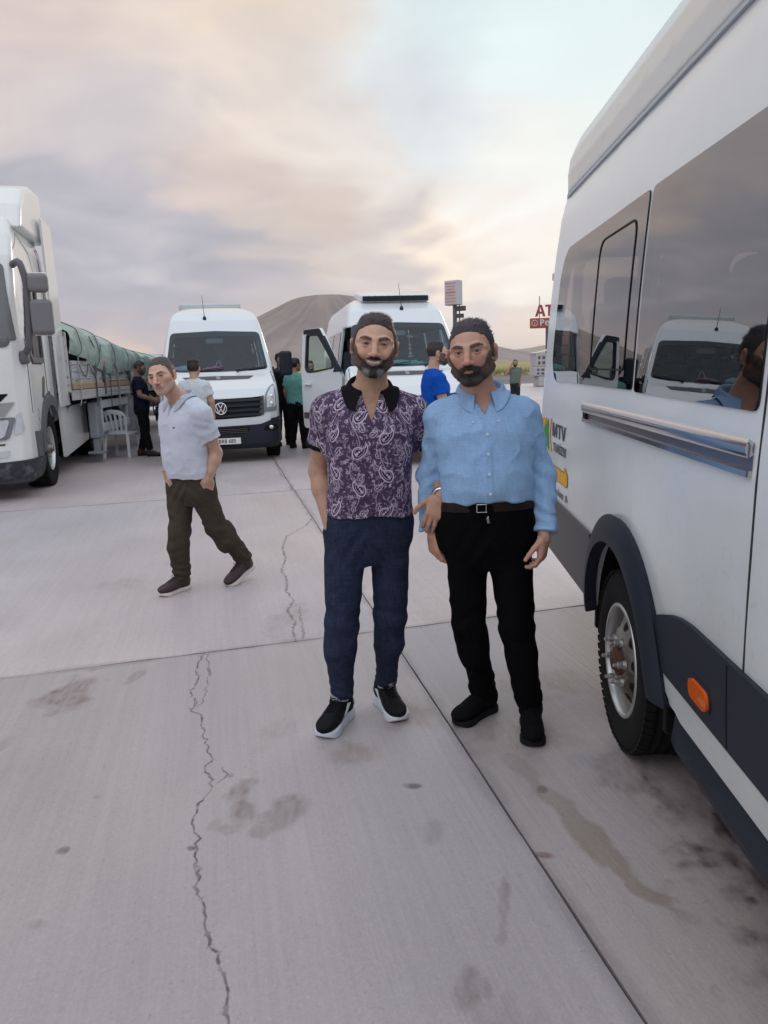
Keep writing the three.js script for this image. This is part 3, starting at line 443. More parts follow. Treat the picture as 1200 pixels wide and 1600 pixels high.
// ---------------------------------------------------------------- the minibus at the right: its right flank runs past the camera
{
  const paint = phys([0.74, 0.79, 0.82], 0.38, { clearcoat: 0.55, clearcoatRoughness: 0.14 });
  paint.map = pixels(512, 512, (u, v) => { const y = v * 3, n = fbm(u * 60, v * 30, 3, 4), d = fbm(u * 14, v * 9, 7, 4), sp = noise(u * 420, v * 210, 5), k = sstep(1.15, 0.45, y + (d - 0.5) * 0.7) * 0.10 + (n - 0.5) * 0.035 + (sp > 0.87 ? 0.05 : 0) * sstep(1.6, 0.5, y); return [255 * (1 - k * 0.8), 255 * (1 - k * 0.92), 255 * (1 - k * 1.1)]; }); paint.map.repeat.set(1 / 6, 1 / 3);
  const T = thing('minibus', 'white minibus with dark tinted windows and a bare rear wheel beside the man in blue', 'minibus', [0.88, 0, -2.66], -0.042);
  const prof = curve1([[0.20, 0.09], [0.30, 0.05], [0.40, 0.02], [0.55, 0.004], [0.8, -0.006], [1.05, -0.004], [1.25, 0.0], [1.38, 0.008], [1.7, 0.026], [2.06, 0.056], [2.25, 0.08], [2.36, 0.105]]);
  const RE = -2.10, FR = 3.3, rr = 0.16;                      // rear end, front end of the straight flank
  const rear = (z, y) => { const e = RE + max(0, y - 1.2) * 0.10; const q = e + rr - z; return q > 0 ? rr - sqrt(max(0, rr * rr - min(q, rr) * min(q, rr))) : 0; };
  const flank = (z, y) => [prof(y) + rear(z, y), y, z];       // outer side looks to -x
  const mapF = (z, y) => flank(z, y);
  // roof cross-section from the gutter over to the far side
  const roofP = [[0.105, 2.36], [0.122, 2.385], [0.108, 2.40], [0.106, 2.49], [0.118, 2.575], [0.15, 2.65], [0.205, 2.708], [0.31, 2.75], [0.52, 2.78], [0.8, 2.795], [1.0, 2.797]];
  const WX = 2.0;                                             // overall width
  const arch = (r, z0 = -0.14) => { const o = []; for (let i = 0; i <= 18; i++) { const a = PI * (1 - i / 18); o.push([z0 + cos(a) * r * 1.02, 0.38 + sin(a) * r]); } return o; };
  const body = [[RE, 0.42], ...arch(0.455), [FR, 0.42], [FR, 2.36], [RE + 0.115, 2.36]];
  body.splice(1, 0, [-0.60, 0.42]); body.splice(body.length - 3, 0, [0.33, 0.42]);
  const winA = round([[-0.09, 1.385, 0.02], [-0.09, 2.055, 0.03], [-1.50, 2.06, 0.14], [-1.62, 1.95, 0.1], [-1.68, 1.48, 0.06], [-1.58, 1.385, 0.10]]);
  const winB = round([[-0.055, 1.38, 0.02], [0.93, 1.37, 0.03], [0.93, 2.045, 0.05], [-0.055, 2.055, 0.03]]);
  const winC = round([[0.99, 1.37, 0.03], [2.25, 1.37, 0.05], [2.25, 2.04, 0.07], [0.99, 2.045, 0.05]]);
  const grow = (o, d) => { const cx = o.reduce((s, p) => s + p[0], 0) / o.length, cy = o.reduce((s, p) => s + p[1], 0) / o.length; return o.map(p => [p[0] + (p[0] > cx ? -d : d), p[1] + (p[1] > cy ? -d : d)]); };
  const inA = grow(winA, 0.05), inB = grow(winB, 0.05), inC = grow(winC, 0.05);
  // near flank with openings behind each pane
  mesh('body', G.merge([
    sheet(body, mapF, { holes: [inA, inB, inC], th: 0.03, step: 0.12 }),
    // roof: near half and far half, rear rounding
    surf((s, t) => { const z = mix(RE + 0.115, FR, s), k = t * (roofP.length - 1) * 2, n = roofP.length - 1, i = min(n - 1, floor(k <= n ? k : 2 * n - k)), f = (k <= n ? k : 2 * n - k) - i, p = [mix(roofP[i][0], roofP[i + 1][0], f), mix(roofP[i][1], roofP[i + 1][1], f)]; const q = max(0, RE + 0.45 - z), drop = q * q * 0.55 * sstep(2.38, 2.6, p[1]); const x = p[0] + rear(z, p[1]) * 0.8; return [k <= n ? x : WX - x, p[1] - drop, z]; }, 60, 120),
    // far flank, with its windows open
    sheet([[RE, 0.42], [FR, 0.42], [FR, 2.36], [RE + 0.115, 2.36]], (z, y) => { const p = flank(-z + FR + RE, y); const zz = -z + FR + RE; return [WX - prof(y) - rear(zz, y), y, zz]; }, { holes: [rect(FR + RE - 2.2, 1.42, FR + RE - 1.0, 2.0, 0.06), rect(FR + RE - 0.9, 1.42, FR + RE + 0.0, 2.0, 0.06), rect(FR + RE + 0.1, 1.42, FR + RE + 1.45, 2.0, 0.06)], th: 0.03, step: 0.3 }),
    // front: cab end, bonnet
    G.rbox(1.9, 1.9, 0.1, 0.04, 1.0, 1.35, FR + 0.02), G.rbox(1.84, 0.75, 1.3, 0.2, 1.0, 0.9, FR + 0.65),
  ]), paint, T);
  mesh('floor_pan', G.merge([G.rbox(1.84, 0.30, 3.0, 0.05, 1.0, 0.47, 1.9), G.rbox(1.8, 0.26, 1.36, 0.05, 1.0, 0.50, -1.33)]), black, T);  // unseen underbody blocks added to keep sky light from under the minibus
  // rear doors with two windows
  const rearMap = (x, y) => [x, y, RE + 0.015 + max(0, y - 1.2) * 0.10];
  mesh('rear_door', sheet(round([[0.14, 0.42], [WX - 0.14, 0.42], [WX - 0.2, 2.36], [WX - 0.55, 2.70, 0.1], [0.55, 2.70, 0.1], [0.2, 2.36]].reverse()), rearMap, { holes: [rect(0.24, 1.44, 0.92, 2.07, 0.09), rect(1.08, 1.44, 1.76, 2.07, 0.09)], th: 0.04, step: 0.3 }), paint, T);
  const tint = glassMat([0.16, 0.12, 0.115], 3.3), tint2 = glassMat([0.55, 0.56, 0.52], 1.5);
  for (const [x0, x1] of [[0.22, 0.94], [1.06, 1.78]]) mesh('rear_window', sheet(rect(x0, 1.42, x1, 2.09, 0.1), rearMap, { off: 0.004, th: 0, step: 0.4 }), tint2, T);
  const winFar = (z0, z1) => sheet(rect(-z1, 1.4, -z0, 2.02, 0.06), (z, y) => [WX - prof(y) + 0.004, y, -z], { th: 0, step: 0.5 });
  for (const [a, b] of [[1.0, 2.2], [0.0, 0.9], [-1.45, -0.1]]) mesh('window', winFar(a, b), tint2, T);
  // near panes: flush dark glass over a black ceramic border
  const pane = (o, name) => { const p = mesh(name, sheet(o, mapF, { off: 0.006, th: 0, step: 0.10 }), tint, T); const inner = grow(o, 0.055); mesh('pane_border', sheet(o, mapF, { holes: [inner], off: 0.004, th: 0.006, step: 0.15 }), seal, p); return p; };
  const pA = pane(winA, 'window'); pane(winB, 'window'); pane(winC, 'window');
  // opening vent pane in the rear window
  const vo = round([[-0.20, 1.45, 0.03], [-0.20, 1.985, 0.06], [-0.75, 1.985, 0.08], [-0.75, 1.45, 0.03]]), vi = round([[-0.208, 1.457, 0.03], [-0.208, 1.978, 0.06], [-0.742, 1.978, 0.08], [-0.742, 1.457, 0.03]]);
  mesh('vent_seal', sheet(vo, mapF, { holes: [vi], off: 0.009, th: 0.004, step: 0.2 }), black, pA);
  // gutter and swage lines
  mesh('roof_gutter', sheet(rect(RE + 0.18, 2.362, FR, 2.374), mapF, { off: 0.012, th: 0.02, step: 0.3 }), std([0.46, 0.50, 0.54], 0.4), T);
  // sliding door rail
  const railM = phys([0.55, 0.53, 0.55], 0.16, { metalness: 1 });
  const bulge = (yc, hh, d) => (z, y) => { const p = flank(z, y), q = clamp((y - yc) / hh, -1, 1); p[0] -= d * sqrt(1 - q * q * 0.98); return p; };
  mesh('door_rail', G.merge([
    sheet(round([[-0.80, 1.272, 0.01], [0.93, 1.272], [0.93, 1.303, 0.008], [-0.80, 1.303, 0.012]]), bulge(1.2875, 0.0165, 0.009), { off: 0.012, th: 0.016, step: 0.008, slim: 1 }),
    sheet(round([[-0.80, 1.224, 0.01], [0.93, 1.222], [0.93, 1.236], [-0.80, 1.238, 0.004]]), mapF, { off: 0.014, th: 0.014, step: 0.2 })]), railM, T);
  mesh('rail_channel', sheet(rect(-0.79, 1.236, 0.93, 1.274), mapF, { off: 0.003, th: 0.008, step: 0.2 }), std([0.22, 0.20, 0.23], 0.25, { metalness: 0.8 }), T);
  mesh('rail_stop', G.rbox(0.014, 0.05, 0.05, 0.004, -0.006, 1.255, -0.77), black, T);
  // sliding door seam
  mesh('door_seam', sheet(rect(0.953, 0.55, 0.962, 2.30), mapF, { off: 0.0015, th: 0.004, step: 0.3 }), darkGap, T);
  mesh('panel_seam', sheet(rect(-1.985, 0.44, -1.978, 2.34), mapF, { off: 0.0015, th: 0.004, step: 0.3 }), darkGap, T);
  // lower trim, arch flare, sill and step
  const arc = (r, n = 22, a0 = 0, a1 = PI) => Array.from({ length: n + 1 }, (_, i) => { const a = a1 + (a0 - a1) * i / n; return [-0.14 + cos(a) * r * 1.02, 0.38 + sin(a) * r]; });
  const band1 = round([[RE + 0.02, 0.43], [-0.60, 0.43], [-0.60, 0.75], [RE + 0.02, 0.76]].reverse());
  mesh('rear_trim', sheet(band1, mapF, { off: 0.014, th: 0.02, step: 0.1 }), plasticGrey, T);
  const flareO = arc(0.53, 26, 0.06, PI - 0.06), flareI = arc(0.435, 26, 0.06, PI - 0.06);
  const bowed = (z, y) => { const p = flank(z, y), r = hypot((z + 0.14) / 1.02, y - 0.38), t = clamp((r - 0.435) / 0.1, 0, 1); p[0] -= 0.028 * (1 - t * t); return p; };
  mesh('arch_flare', sheet([...flareO, ...flareI.slice().reverse()], bowed, { off: 0.02, th: 0.05, step: 0.04 }), plasticBlue, T);
  mesh('side_trim', sheet(round([[0.34, 0.70, 0.02], [0.30, 0.53], [3.2, 0.53], [3.2, 0.765], [0.62, 0.765, 0.2], [0.50, 0.75, 0.1]]), mapF, { off: 0.014, th: 0.02, step: 0.1 }), plasticBlue, T);
  mesh('trim_seam', sheet(rect(0.893, 0.535, 0.899, 0.755), mapF, { off: 0.0155, th: 0.004, step: 0.2 }), black, T);
  mesh('sill', sheet(round([[0.33, 0.52], [3.2, 0.52], [3.2, 0.42], [0.52, 0.42], [0.40, 0.46, 0.05]]), mapF, { off: 0.008, th: 0.03, step: 0.15 }), paint, T);
  mesh('step_skirt', sheet(round([[0.42, 0.43, 0.02], [0.45, 0.30, 0.03], [3.2, 0.26], [3.2, 0.415], [0.5, 0.425]]), (z, y) => { const p = flank(z, 0.42); return [p[0] + 0.015 - (0.42 - y) * 0.25 + sstep(0.34, 0.26, y) * 0.03, y, z]; }, { off: 0.0, th: 0.03, step: 0.1 }), plasticBlue, T);
  const mk = mesh('side_marker', sheet(round([[0.66, 0.575, 0.03], [0.66, 0.632, 0.03], [0.79, 0.632, 0.03], [0.79, 0.575, 0.03]]), mapF, { off: 0.026, th: 0.02, step: 0.05 }), phys([0.85, 0.14, 0.01], 0.18, { clearcoat: 1 }), T);
  mesh('reflector_bezel', sheet(round([[0.652, 0.568, 0.034], [0.652, 0.64, 0.034], [0.798, 0.64, 0.034], [0.798, 0.568, 0.034]]), mapF, { off: 0.0175, th: 0.008, step: 0.05 }), plasticBlue, mk);
  // wheel house and wheels
  mesh('wheel_arch', G.merge([(() => { const g = new THREE.CylinderGeometry(0.452, 0.452, 0.78, 40, 1, true, 0, PI); return G.at(g, 0.415, 0.38, -0.14, 0, 0, PI / 2); })(), G.rbox(0.02, 0.6, 0.95, 0.005, 0.78, 0.55, -0.14), G.rbox(0.80, 0.46, 0.03, 0.005, 0.42, 0.55, -0.615), G.rbox(0.80, 0.4, 0.03, 0.005, 0.42, 0.50, 0.345), G.rbox(0.06, 0.34, 0.06, 0.02, 0.45, 0.5, -0.50, 0.3)]), black, T);
  wheel(T, 'rear_wheel', [0.112, 0.345, -0.165], 0.352, 0.215, 0.213, 'dish');
  wheel(T, 'rear_wheel', [0.36, 0.345, -0.165], 0.348, 0.215, 0.213, 'cover');
  wheel(T, 'front_wheel', [0.16, 0.345, 3.75], 0.348, 0.215, 0.213, 'cover');
  mesh('axle', G.merge([G.rod([0.3, 0.33, -0.14], [1.7, 0.33, -0.14], 0.06), G.rbox(0.07, 0.03, 1.5, 0.01, 0.55, 0.32, -0.14), G.sph(0.16, 1.0, 0.33, -0.14)]), black, T);
  // inside: floor, lining, seats
  mesh('cabin_lining', G.merge([G.rbox(1.8, 0.03, 5.2, 0.01, 1, 0.72, 0.6), G.rbox(1.55, 0.02, 5.0, 0.01, 1, 2.28, 0.6)]), std([0.05, 0.048, 0.05], 0.9), T);
  for (let r = 0; r < 4; r++) for (const x of [0.42, 0.86, 1.52]) { const z = -1.55 + r * 0.95, b = mesh('seat', G.merge([G.rbox(0.43, 0.14, 0.46, 0.05, x, 1.08, z + 0.18), G.rbox(0.43, 0.72, 0.13, 0.05, x, 1.43, z - 0.06, -0.12), G.rbox(0.27, 0.17, 0.1, 0.04, x, 1.84, z - 0.12, -0.1)]), seatM, T); }
  // door mirror-side handle and lamp at the far rear corner
  mesh('roof_lamp', G.rbox(0.05, 0.05, 0.05, 0.015, 0.10, 1.98, RE + 0.02), phys([0.5, 0.45, 0.4], 0.2), T);
  // print on the rear quarter: company sign
  const q = T;
  decal('logo', '', q, mapF, -1.98, -1.13, 0.985, 1.19, (c, w, h) => {
    c.clearRect(0, 0, w, h); c.lineJoin = 'round';
    c.fillStyle = '#e2a022'; c.beginPath(); c.moveTo(0, 40); c.lineTo(140, 20); c.quadraticCurveTo(90, 90, 60, 130); c.closePath(); c.fill();
    c.fillStyle = '#3c9a46'; c.beginPath(); c.moveTo(70, 135); c.quadraticCurveTo(120, 70, 168, 18); c.quadraticCurveTo(150, 130, 190, 246); c.quadraticCurveTo(110, 190, 70, 135); c.fill();
    c.strokeStyle = '#dba63a'; c.lineWidth = 18; c.beginPath(); c.moveTo(222, 12); c.quadraticCurveTo(170, 120, 232, 240); c.stroke();
    c.fillStyle = '#5a5560'; c.font = 'bold 118px sans-serif'; c.save(); c.translate(232, 128); c.scale(0.95, 1.1); c.fillText('MTV', 0, 0); c.restore();
    c.font = 'bold 70px sans-serif'; c.save(); c.translate(262, 226); c.scale(0.83, 1.15); c.fillText('TURİZM', 0, 0); c.restore();
  }, { flip: true });
  decal('lettering', '', q, mapF, -1.82, -1.13, 0.85, 0.965, (c, w, h) => { c.clearRect(0, 0, w, h); c.font = 'bold 200px sans-serif'; c.save(); c.translate(0, 205); c.scale(0.52, 1.05); c.lineWidth = 44; c.lineJoin = 'round'; c.strokeStyle = '#7d6a36'; c.strokeText('Danışmab', 14, 0); c.strokeStyle = '#e0a93c'; c.lineWidth = 30; c.strokeText('Danışmab', 14, 0); c.fillStyle = '#e6b04a'; c.fillText('Danışmab', 14, 0); c.restore(); }, { flip: true });
  decal('lettering', '', q, mapF, -1.78, -1.13, 0.765, 0.835, (c, w, h) => { c.clearRect(0, 0, w, h); c.fillStyle = '#5c5764'; c.font = 'italic bold 150px serif'; c.save(); c.translate(10, 180); c.scale(0.62, 1.2); c.fillText('Servisim May', 0, 0); c.restore(); }, { flip: true });
}

// ---------------------------------------------------------------- vans facing the camera
function poly2(pts) {                                         // signed distance to a closed polygon
  const n = pts.length;
  return (u, v) => {
    let d = 1e9, s = 1;
    for (let i = 0, j = n - 1; i < n; j = i++) {
      const ex = pts[j][0] - pts[i][0], ey = pts[j][1] - pts[i][1], wx = u - pts[i][0], wy = v - pts[i][1]; let h = (wx * ex + wy * ey) / (ex * ex + ey * ey + 1e-12); h = h < 0 ? 0 : h > 1 ? 1 : h;
      const bx = wx - ex * h, by = wy - ey * h, q = bx * bx + by * by; if (q < d) d = q;
      const c1 = v >= pts[i][1], c2 = v < pts[j][1], c3 = ex * wy > ey * wx; if ((c1 && c2 && c3) || (!c1 && !c2 && !c3)) s = -s;
    }
    return s * sqrt(d);
  };
}
function projector(f, hi = 0.6) {                             // where a ray along an axis meets a field
  const march = (g, t0, far = 2.6) => { let t = t0; for (let i = 0; i < 40; i++) { const d = g(t); if (d < 1e-3) return t; t -= d * 0.93; if (t < t0 - far) return t0 - far; } return t; };
  return { front: (x, y) => [x, y, march(t => f(x, y, t), hi, hi + (y < 0.8 ? 0.5 : 4))], left: (z, y) => [march(t => f(t, y, z), 1.2, 0.7), y, z], right: (z, y) => [-march(t => f(-t, y, z), 1.2, 0.7), y, z] };
}
const sym = pts => [...pts, ...pts.slice().reverse().map(p => [-p[0], p[1], p[2]])];
const lampGlass = phys([0.55, 0.57, 0.60], 0.05, { clearcoat: 1, clearcoatRoughness: 0.02 }), lampDark = phys([0.16, 0.17, 0.19], 0.12, { clearcoat: 1 });
const screenGlass = glassMat([0.42, 0.52, 0.56], 1.55);
const plateM = text => new THREE.MeshStandardMaterial({ roughness: 0.5, map: texture(512, 112, (c, w, h) => { c.fillStyle = '#e9e9e6'; c.fillRect(0, 0, w, h); c.fillStyle = '#24408f'; c.fillRect(0, 0, 46, h); c.fillStyle = '#fff'; c.font = 'bold 30px sans-serif'; c.fillText('TR', 3, 96); c.strokeStyle = '#222'; c.lineWidth = 6; c.strokeRect(3, 3, w - 6, h - 6); c.fillStyle = '#15151a'; c.font = 'bold 88px sans-serif'; c.save(); c.translate(62, 88); c.scale(0.80, 1); c.fillText(text, 0, 0); c.restore(); }) });
function buildVan(o) {
  const T = thing('van', o.label, 'van', o.pos, o.turn, 'white vans parked side by side behind the men');
  const side = poly2([[-0.12, 0.22], [-0.02, 0.30], [0, 0.45], [-0.012, 0.62], [-0.04, 0.78], [-0.075, 0.95], [-0.12, 1.06], [-0.24, 1.18], [-0.50, 1.31], [-0.78, 1.425], [-1.44, 2.17], [-1.60, 2.36], [-1.85, 2.52], [-2.3, 2.63], [-3.0, 2.67], [-o.len + 0.1, 2.67], [-o.len, 2.5], [-o.len, 0.4], [-o.len + 0.4, 0.3]]);
  const fw = [[0.20, 0.93], [0.35, 0.975], [0.6, 0.99], [1.0, 0.99], [1.4, 0.945], [1.8, 0.885], [2.15, 0.825], [2.4, 0.765], [2.52, 0.70], [2.60, 0.60], [2.66, 0.42], [2.67, 0.0]];
  const front = poly2(sym(fw.map(p => [p[1], p[0]])));
  const pl = [[0, 0.0], [0.35, -0.004], [0.6, -0.03], [0.78, -0.09], [0.90, -0.20], [0.97, -0.36], [1.0, -0.60], [1.0, -o.len - 0.2]];
  const plan = poly2(sym(pl));
  const outer = (x, y, z) => smax(smax(side(z, y), front(x, y), 0.10), plan(x, z) - 0.005, 0.10);
  const archZ = -0.92, rearZ = -o.len + 1.45;
  const solid = (x, y, z) => { let d = outer(x, y, z); for (const q of [archZ, rearZ]) d = smax(d, -max(hypot(y - 0.36, z - q) - 0.43, 0.62 - abs(x)), 0.03); return d; };
  const wsO = round(sym([[0, 1.465], [0.60, 1.475], [0.845, 1.50, 0.06], [0.755, 2.14, 0.08], [0, 2.17]]));
  const wsIn = poly2(round(sym([[0, 1.49], [0.60, 1.50], [0.80, 1.53, 0.05], [0.715, 2.09, 0.06], [0, 2.12]])));
  const swP = [[-0.95, 1.42], [-1.9, 1.40], [-1.9, 2.05], [-1.50, 2.05]], swIn = poly2(swP);
  const rowW = []; for (let z = -2.1; z > -o.len + 1.0; z -= 1.25) rowW.push([z, max(z - 1.15, -o.len + 0.25)]);
  const list = [P.fn((x, y, z) => solid(x, y, z), 'u'), P.fn((x, y, z) => outer(x, y, z) + 0.055, 's', 0.01), P.fn((x, y, z) => max(wsIn(x, y), -z - 1.7), 's', 0.005), P.fn((x, y, z) => max(swIn(z, y), 0.5 - abs(x)), 's', 0.005),
    P.fn((x, y, z) => { let d = 9; for (const [a, b] of rowW) d = min(d, max(z - a, b - z, 1.42 - y, y - 2.05)); return max(d, 0.5 - abs(x)); }, 's', 0.005)];
  if (o.doorOpen) list.push(P.fn((x, y, z) => max(abs(z + 1.42) - 0.56, abs(y - 1.27) - 0.83, x + 0.7), 's', 0.01));
  mesh('body', net(list, [-1.06, 0.14, -o.len - 0.06], [1.06, 2.74, 0.08], 0.028, { relax: 1 }), paint, T);
  const pr = projector(outer), F = pr.front, L = pr.left, R = pr.right;
  const put = (name, outline, mat, map = F, q = {}, parent = T) => mesh(name, sheet(outline, map, { step: 0.07, th: 0.02, ...q }), mat, parent);
  const ws = put('windscreen', wsO, screenGlass, F, { off: 0.004, th: 0 });
  put('screen_border', wsO, seal, F, { holes: [round(sym([[0, 1.50], [0.60, 1.51], [0.80, 1.54, 0.06], [0.712, 2.06, 0.08], [0, 2.085]]))], off: 0.001, th: 0.012 }, ws);
  for (const s of [1, -1]) {
    if (!(s < 0 && o.doorOpen)) put('side_window', round(swP.map(p => [...p, 0.06])), screenGlass, s > 0 ? L : R, { off: 0.004, th: 0, step: 0.2 });
    for (const [a, b] of rowW) put('side_window', rect(b, 1.40, a, 2.07, 0.06), glassMat([0.12, 0.12, 0.14], 1.8), s > 0 ? L : R, { off: 0.006, th: 0, step: 0.25 });
  }
  // bonnet: vent slot, shut lines
  put('bonnet_vent', round(sym([[0, 1.335], [0.50, 1.340], [0.58, 1.385], [0.0, 1.395]])), plasticGrey, F, { off: 0.006, th: 0.02 });
  put('vent_badge', rect(-0.03, 1.34, 0.03, 1.392, 0.008), std([0.25, 0.25, 0.27], 0.4), F, { off: 0.010, th: 0.01 });
  const line = (name, pts, w = 0.008, m = darkGap) => { const up = pts.map(p => [p[0], p[1] + w / 2]), dn = pts.map(p => [p[0], p[1] - w / 2]).reverse(); return put(name, [...up, ...dn], m, F, { off: 0.002, th: 0.006, step: 0.05 }); };
  for (const s of [1, -1]) { put('bonnet_seam', [[s * 0.90, 1.28], [s * 0.91, 1.28], [s * 0.885, 1.46], [s * 0.875, 1.46]], darkGap, F, { off: 0.002, th: 0.006 }); }
  // grille with slats and emblem
  const gt = 1.035, gb = 0.715;
  put('grille', round(sym([[0, gb], [0.55, gb + 0.02], [0.66, gb + 0.035, 0.03], [0.70, gt + 0.03, 0.03], [0.5, gt + 0.012], [0, gt]])), black, F, { off: 0.004, th: 0.03 });
  for (let k = 0; k < 4; k++) { const y0 = gb + 0.028 + k * 0.078, w = 0.645 + k * 0.014; put('grille_slat', round(sym([[0, y0], [w - 0.02, y0 + 0.014], [w, y0 + 0.05, 0.01], [0, y0 + 0.036]])), plasticBlue, F, { off: 0.022, th: 0.02 }); }
  const em = new THREE.Group(); em.name = 'emblem'; em.position.set(0, 0.885, F(0, 0.885)[2] + 0.03); em.rotation.x = -0.14; T.add(em);
  mesh('emblem_disc', G.cyl(0.088, 0.088, 0.012, 36, 0, 0, 0, PI / 2), plasticBlue, em);
  mesh('emblem_ring', G.at(new THREE.TorusGeometry(0.090, 0.010, 10, 40), 0, 0, 0.008), chrome, em);
  const stroke = (a, b) => G.bar([a[0], a[1], 0.012], [b[0], b[1], 0.012], 0.017, 0.012);
  mesh('emblem_letters', G.merge([[[-0.036, 0.074], [0, 0.006]], [[0, 0.006], [0.036, 0.074]], [[-0.072, 0.046], [-0.034, -0.068]], [[-0.034, -0.068], [0, -0.004]], [[0, -0.004], [0.034, -0.068]], [[0.034, -0.068], [0.072, 0.046]]].map(([a, b]) => stroke(a, b))), chrome, em);
  // head lamps
  for (const s of [1, -1]) {
    const mir = pts => round(pts.map(p => [p[0] * s, p[1], p[2]]));
    const hl = put('headlight', mir([[0.69, 0.80, 0.02], [0.90, 0.82, 0.04], [0.885, 1.25, 0.03], [0.80, 1.20, 0.08], [0.715, 1.075, 0.05]]), lampDark, F, { off: 0.012, th: 0.03, step: 0.04 });
    put('lamp_lens', mir([[0.735, 0.875, 0.02], [0.875, 0.885, 0.04], [0.870, 1.215, 0.03], [0.81, 1.17, 0.08], [0.745, 1.07, 0.05]]), lampGlass, F, { off: 0.018, th: 0.01, step: 0.04 }, hl);
    for (const [x, y, r] of [[0.81, 0.93, 0.045], [0.82, 1.05, 0.038]]) { const p = F(x * s, y); mesh('lamp_reflector', G.sph(r, p[0], p[1], p[2] + 0.004, 1, 1, 0.5), chrome, hl); }
    put('lamp_panel', mir([[0.60, 0.752, 0.02], [0.685, 0.765, 0.01], [0.70, 1.07, 0.02], [0.655, 1.055, 0.02]]), plasticGrey, F, { off: 0.014, th: 0.02, step: 0.05 });
  }
  // bumper
  const bm = o.bumper || plasticBlue;
  put('bumper', round(sym([[0, 0.22], [0.80, 0.23], [0.93, 0.30, 0.08], [0.968, 0.735], [0.86, 0.70, 0.05], [0.62, 0.615, 0.06], [0, 0.60]])), bm, F, { off: 0.016, th: 0.04 });
  for (const s of [1, -1]) put('bumper_side', [[-0.38, 0.25], [-0.08, 0.25], [-0.10, 0.70], [-0.42, 0.73]], bm, s > 0 ? L : R, { off: 0.014, th: 0.03 });
  put('lower_grille', round(sym([[0, 0.475], [0.40, 0.475, 0.05], [0.46, 0.585, 0.03], [0, 0.578]])), black, F, { off: 0.022, th: 0.012 });
  for (let k = 0; k < 3; k++) put('intake_slat', sym([[0, 0.492 + k * 0.028], [0.40, 0.492 + k * 0.028], [0.40, 0.501 + k * 0.028], [0, 0.501 + k * 0.028]]), plasticGrey, F, { off: 0.028, th: 0.008 });
  for (const s of [1, -1]) {
    const fr = put('fog_recess', round([[s * 0.66, 0.50, 0.04], [s * 0.90, 0.51, 0.04], [s * 0.90, 0.60, 0.04], [s * 0.68, 0.59, 0.04]]), black, F, { off: 0.021, th: 0.012 });
    const p = F(s * 0.79, 0.555); mesh('fog_lamp', G.sph(0.036, p[0], p[1], p[2] + 0.022, 1.2, 0.9, 0.5), chrome, fr);
  }
  if (o.plate) { const p = F(0.02, 0.36); const pl2 = mesh('licence_plate', G.at(new THREE.PlaneGeometry(0.52, 0.112), 0.03, 0.365, p[2] + 0.038), plateM(o.plate), T); mesh('plate_holder', G.rbox(0.54, 0.13, 0.015, 0.006, 0.03, 0.365, p[2] + 0.028), black, pl2); }
  // mirrors
  for (const s of [1]) {
    const g = new THREE.Group(); g.name = 'mirror'; g.position.set(s * 0.95, 1.52, -1.06); T.add(g);
    mesh('mirror_housing', G.merge([G.rbox(0.22, 0.42, 0.12, 0.05, s * 0.22, 0.06, 0.02, 0, s * 0.15)]), plasticBlue, g);
    mesh('mirror_arm', G.merge([G.rbox(0.2, 0.06, 0.09, 0.025, s * 0.07, -0.07, 0.0), G.rbox(0.09, 0.14, 0.16, 0.03, s * -0.03, -0.06, 0)]), plasticBlue, g);
    mesh('mirror_glass', G.rbox(0.18, 0.36, 0.01, 0.004, s * 0.22, 0.06, -0.045, 0, s * 0.15), chrome, g);
  }
  // wipers, aerial
  for (const s of [-0.42, 0.30]) { const p = F(s, 1.49), q = F(s + 0.52, 1.535); mesh('wiper', G.merge([G.bar([p[0], p[1], p[2] + 0.03], [q[0], q[1], q[2] + 0.03], 0.014, 0.02), G.bar([p[0] + 0.06, p[1] + 0.012, p[2] + 0.04], [p[0] + 0.02, p[1] - 0.04, p[2] + 0.03], 0.02)]), seal, T); }
  const ab = F(o.antX, 2.39); mesh('aerial', G.merge([G.sph(0.045, ab[0], ab[1], ab[2], 0.7, 1.2, 0.8), G.rod([ab[0], ab[1] + 0.02, ab[2]], [ab[0] - 0.02, ab[1] + 0.42, ab[2] - 0.12], 0.006, 0.003)]), seal, T);
  if (o.roofUnit === 'box') mesh('air_conditioner', G.merge([G.rbox(1.2, 0.16, 1.4, 0.05, -0.05, 2.72, -4.1)]), std([0.50, 0.53, 0.54], 0.6), T);
  if (o.roofUnit === 'hatch') { mesh('roof_hatch', G.rbox(1.16, 0.12, 0.9, 0.04, 0.05, 2.64, -2.25, 0.14), paint, T); mesh('hatch_grille', G.merge([G.rbox(1.1, 0.085, 0.03, 0.01, 0.05, 2.575, -1.795, 0.1), ...Array.from({ length: 9 }, (_, i) => G.rbox(0.02, 0.09, 0.04, 0.005, -0.40 + i * 0.112, 2.575, -1.79, 0.1))]), plasticBlue, T); }
  // wheels
  for (const z of [archZ, rearZ]) for (const s of [1, -1]) { const w = wheel(T, z === archZ ? 'front_wheel' : 'rear_wheel', [s * 0.86, 0.345, z], 0.345, 0.22, 0.21, 'cover', s > 0 ? PI : 0); }
  mesh('chassis', G.merge([G.rbox(1.5, 0.16, o.len - 1.4, 0.04, 0, 0.42, -o.len / 2 - 0.2), G.rbox(1.3, 0.3, 0.5, 0.05, 0, 0.42, -0.6)]), black, T);
  // what shows through the windscreen
  mesh('dashboard', G.merge([G.rbox(1.62, 0.22, 0.50, 0.08, 0, 1.34, -1.08), G.rbox(0.5, 0.35, 0.3, 0.05, 0, 1.15, -1.25), G.rbox(0.42, 0.1, 0.25, 0.05, 0.42, 1.46, -1.14)]), std([0.035, 0.04, 0.048], 0.7), T);
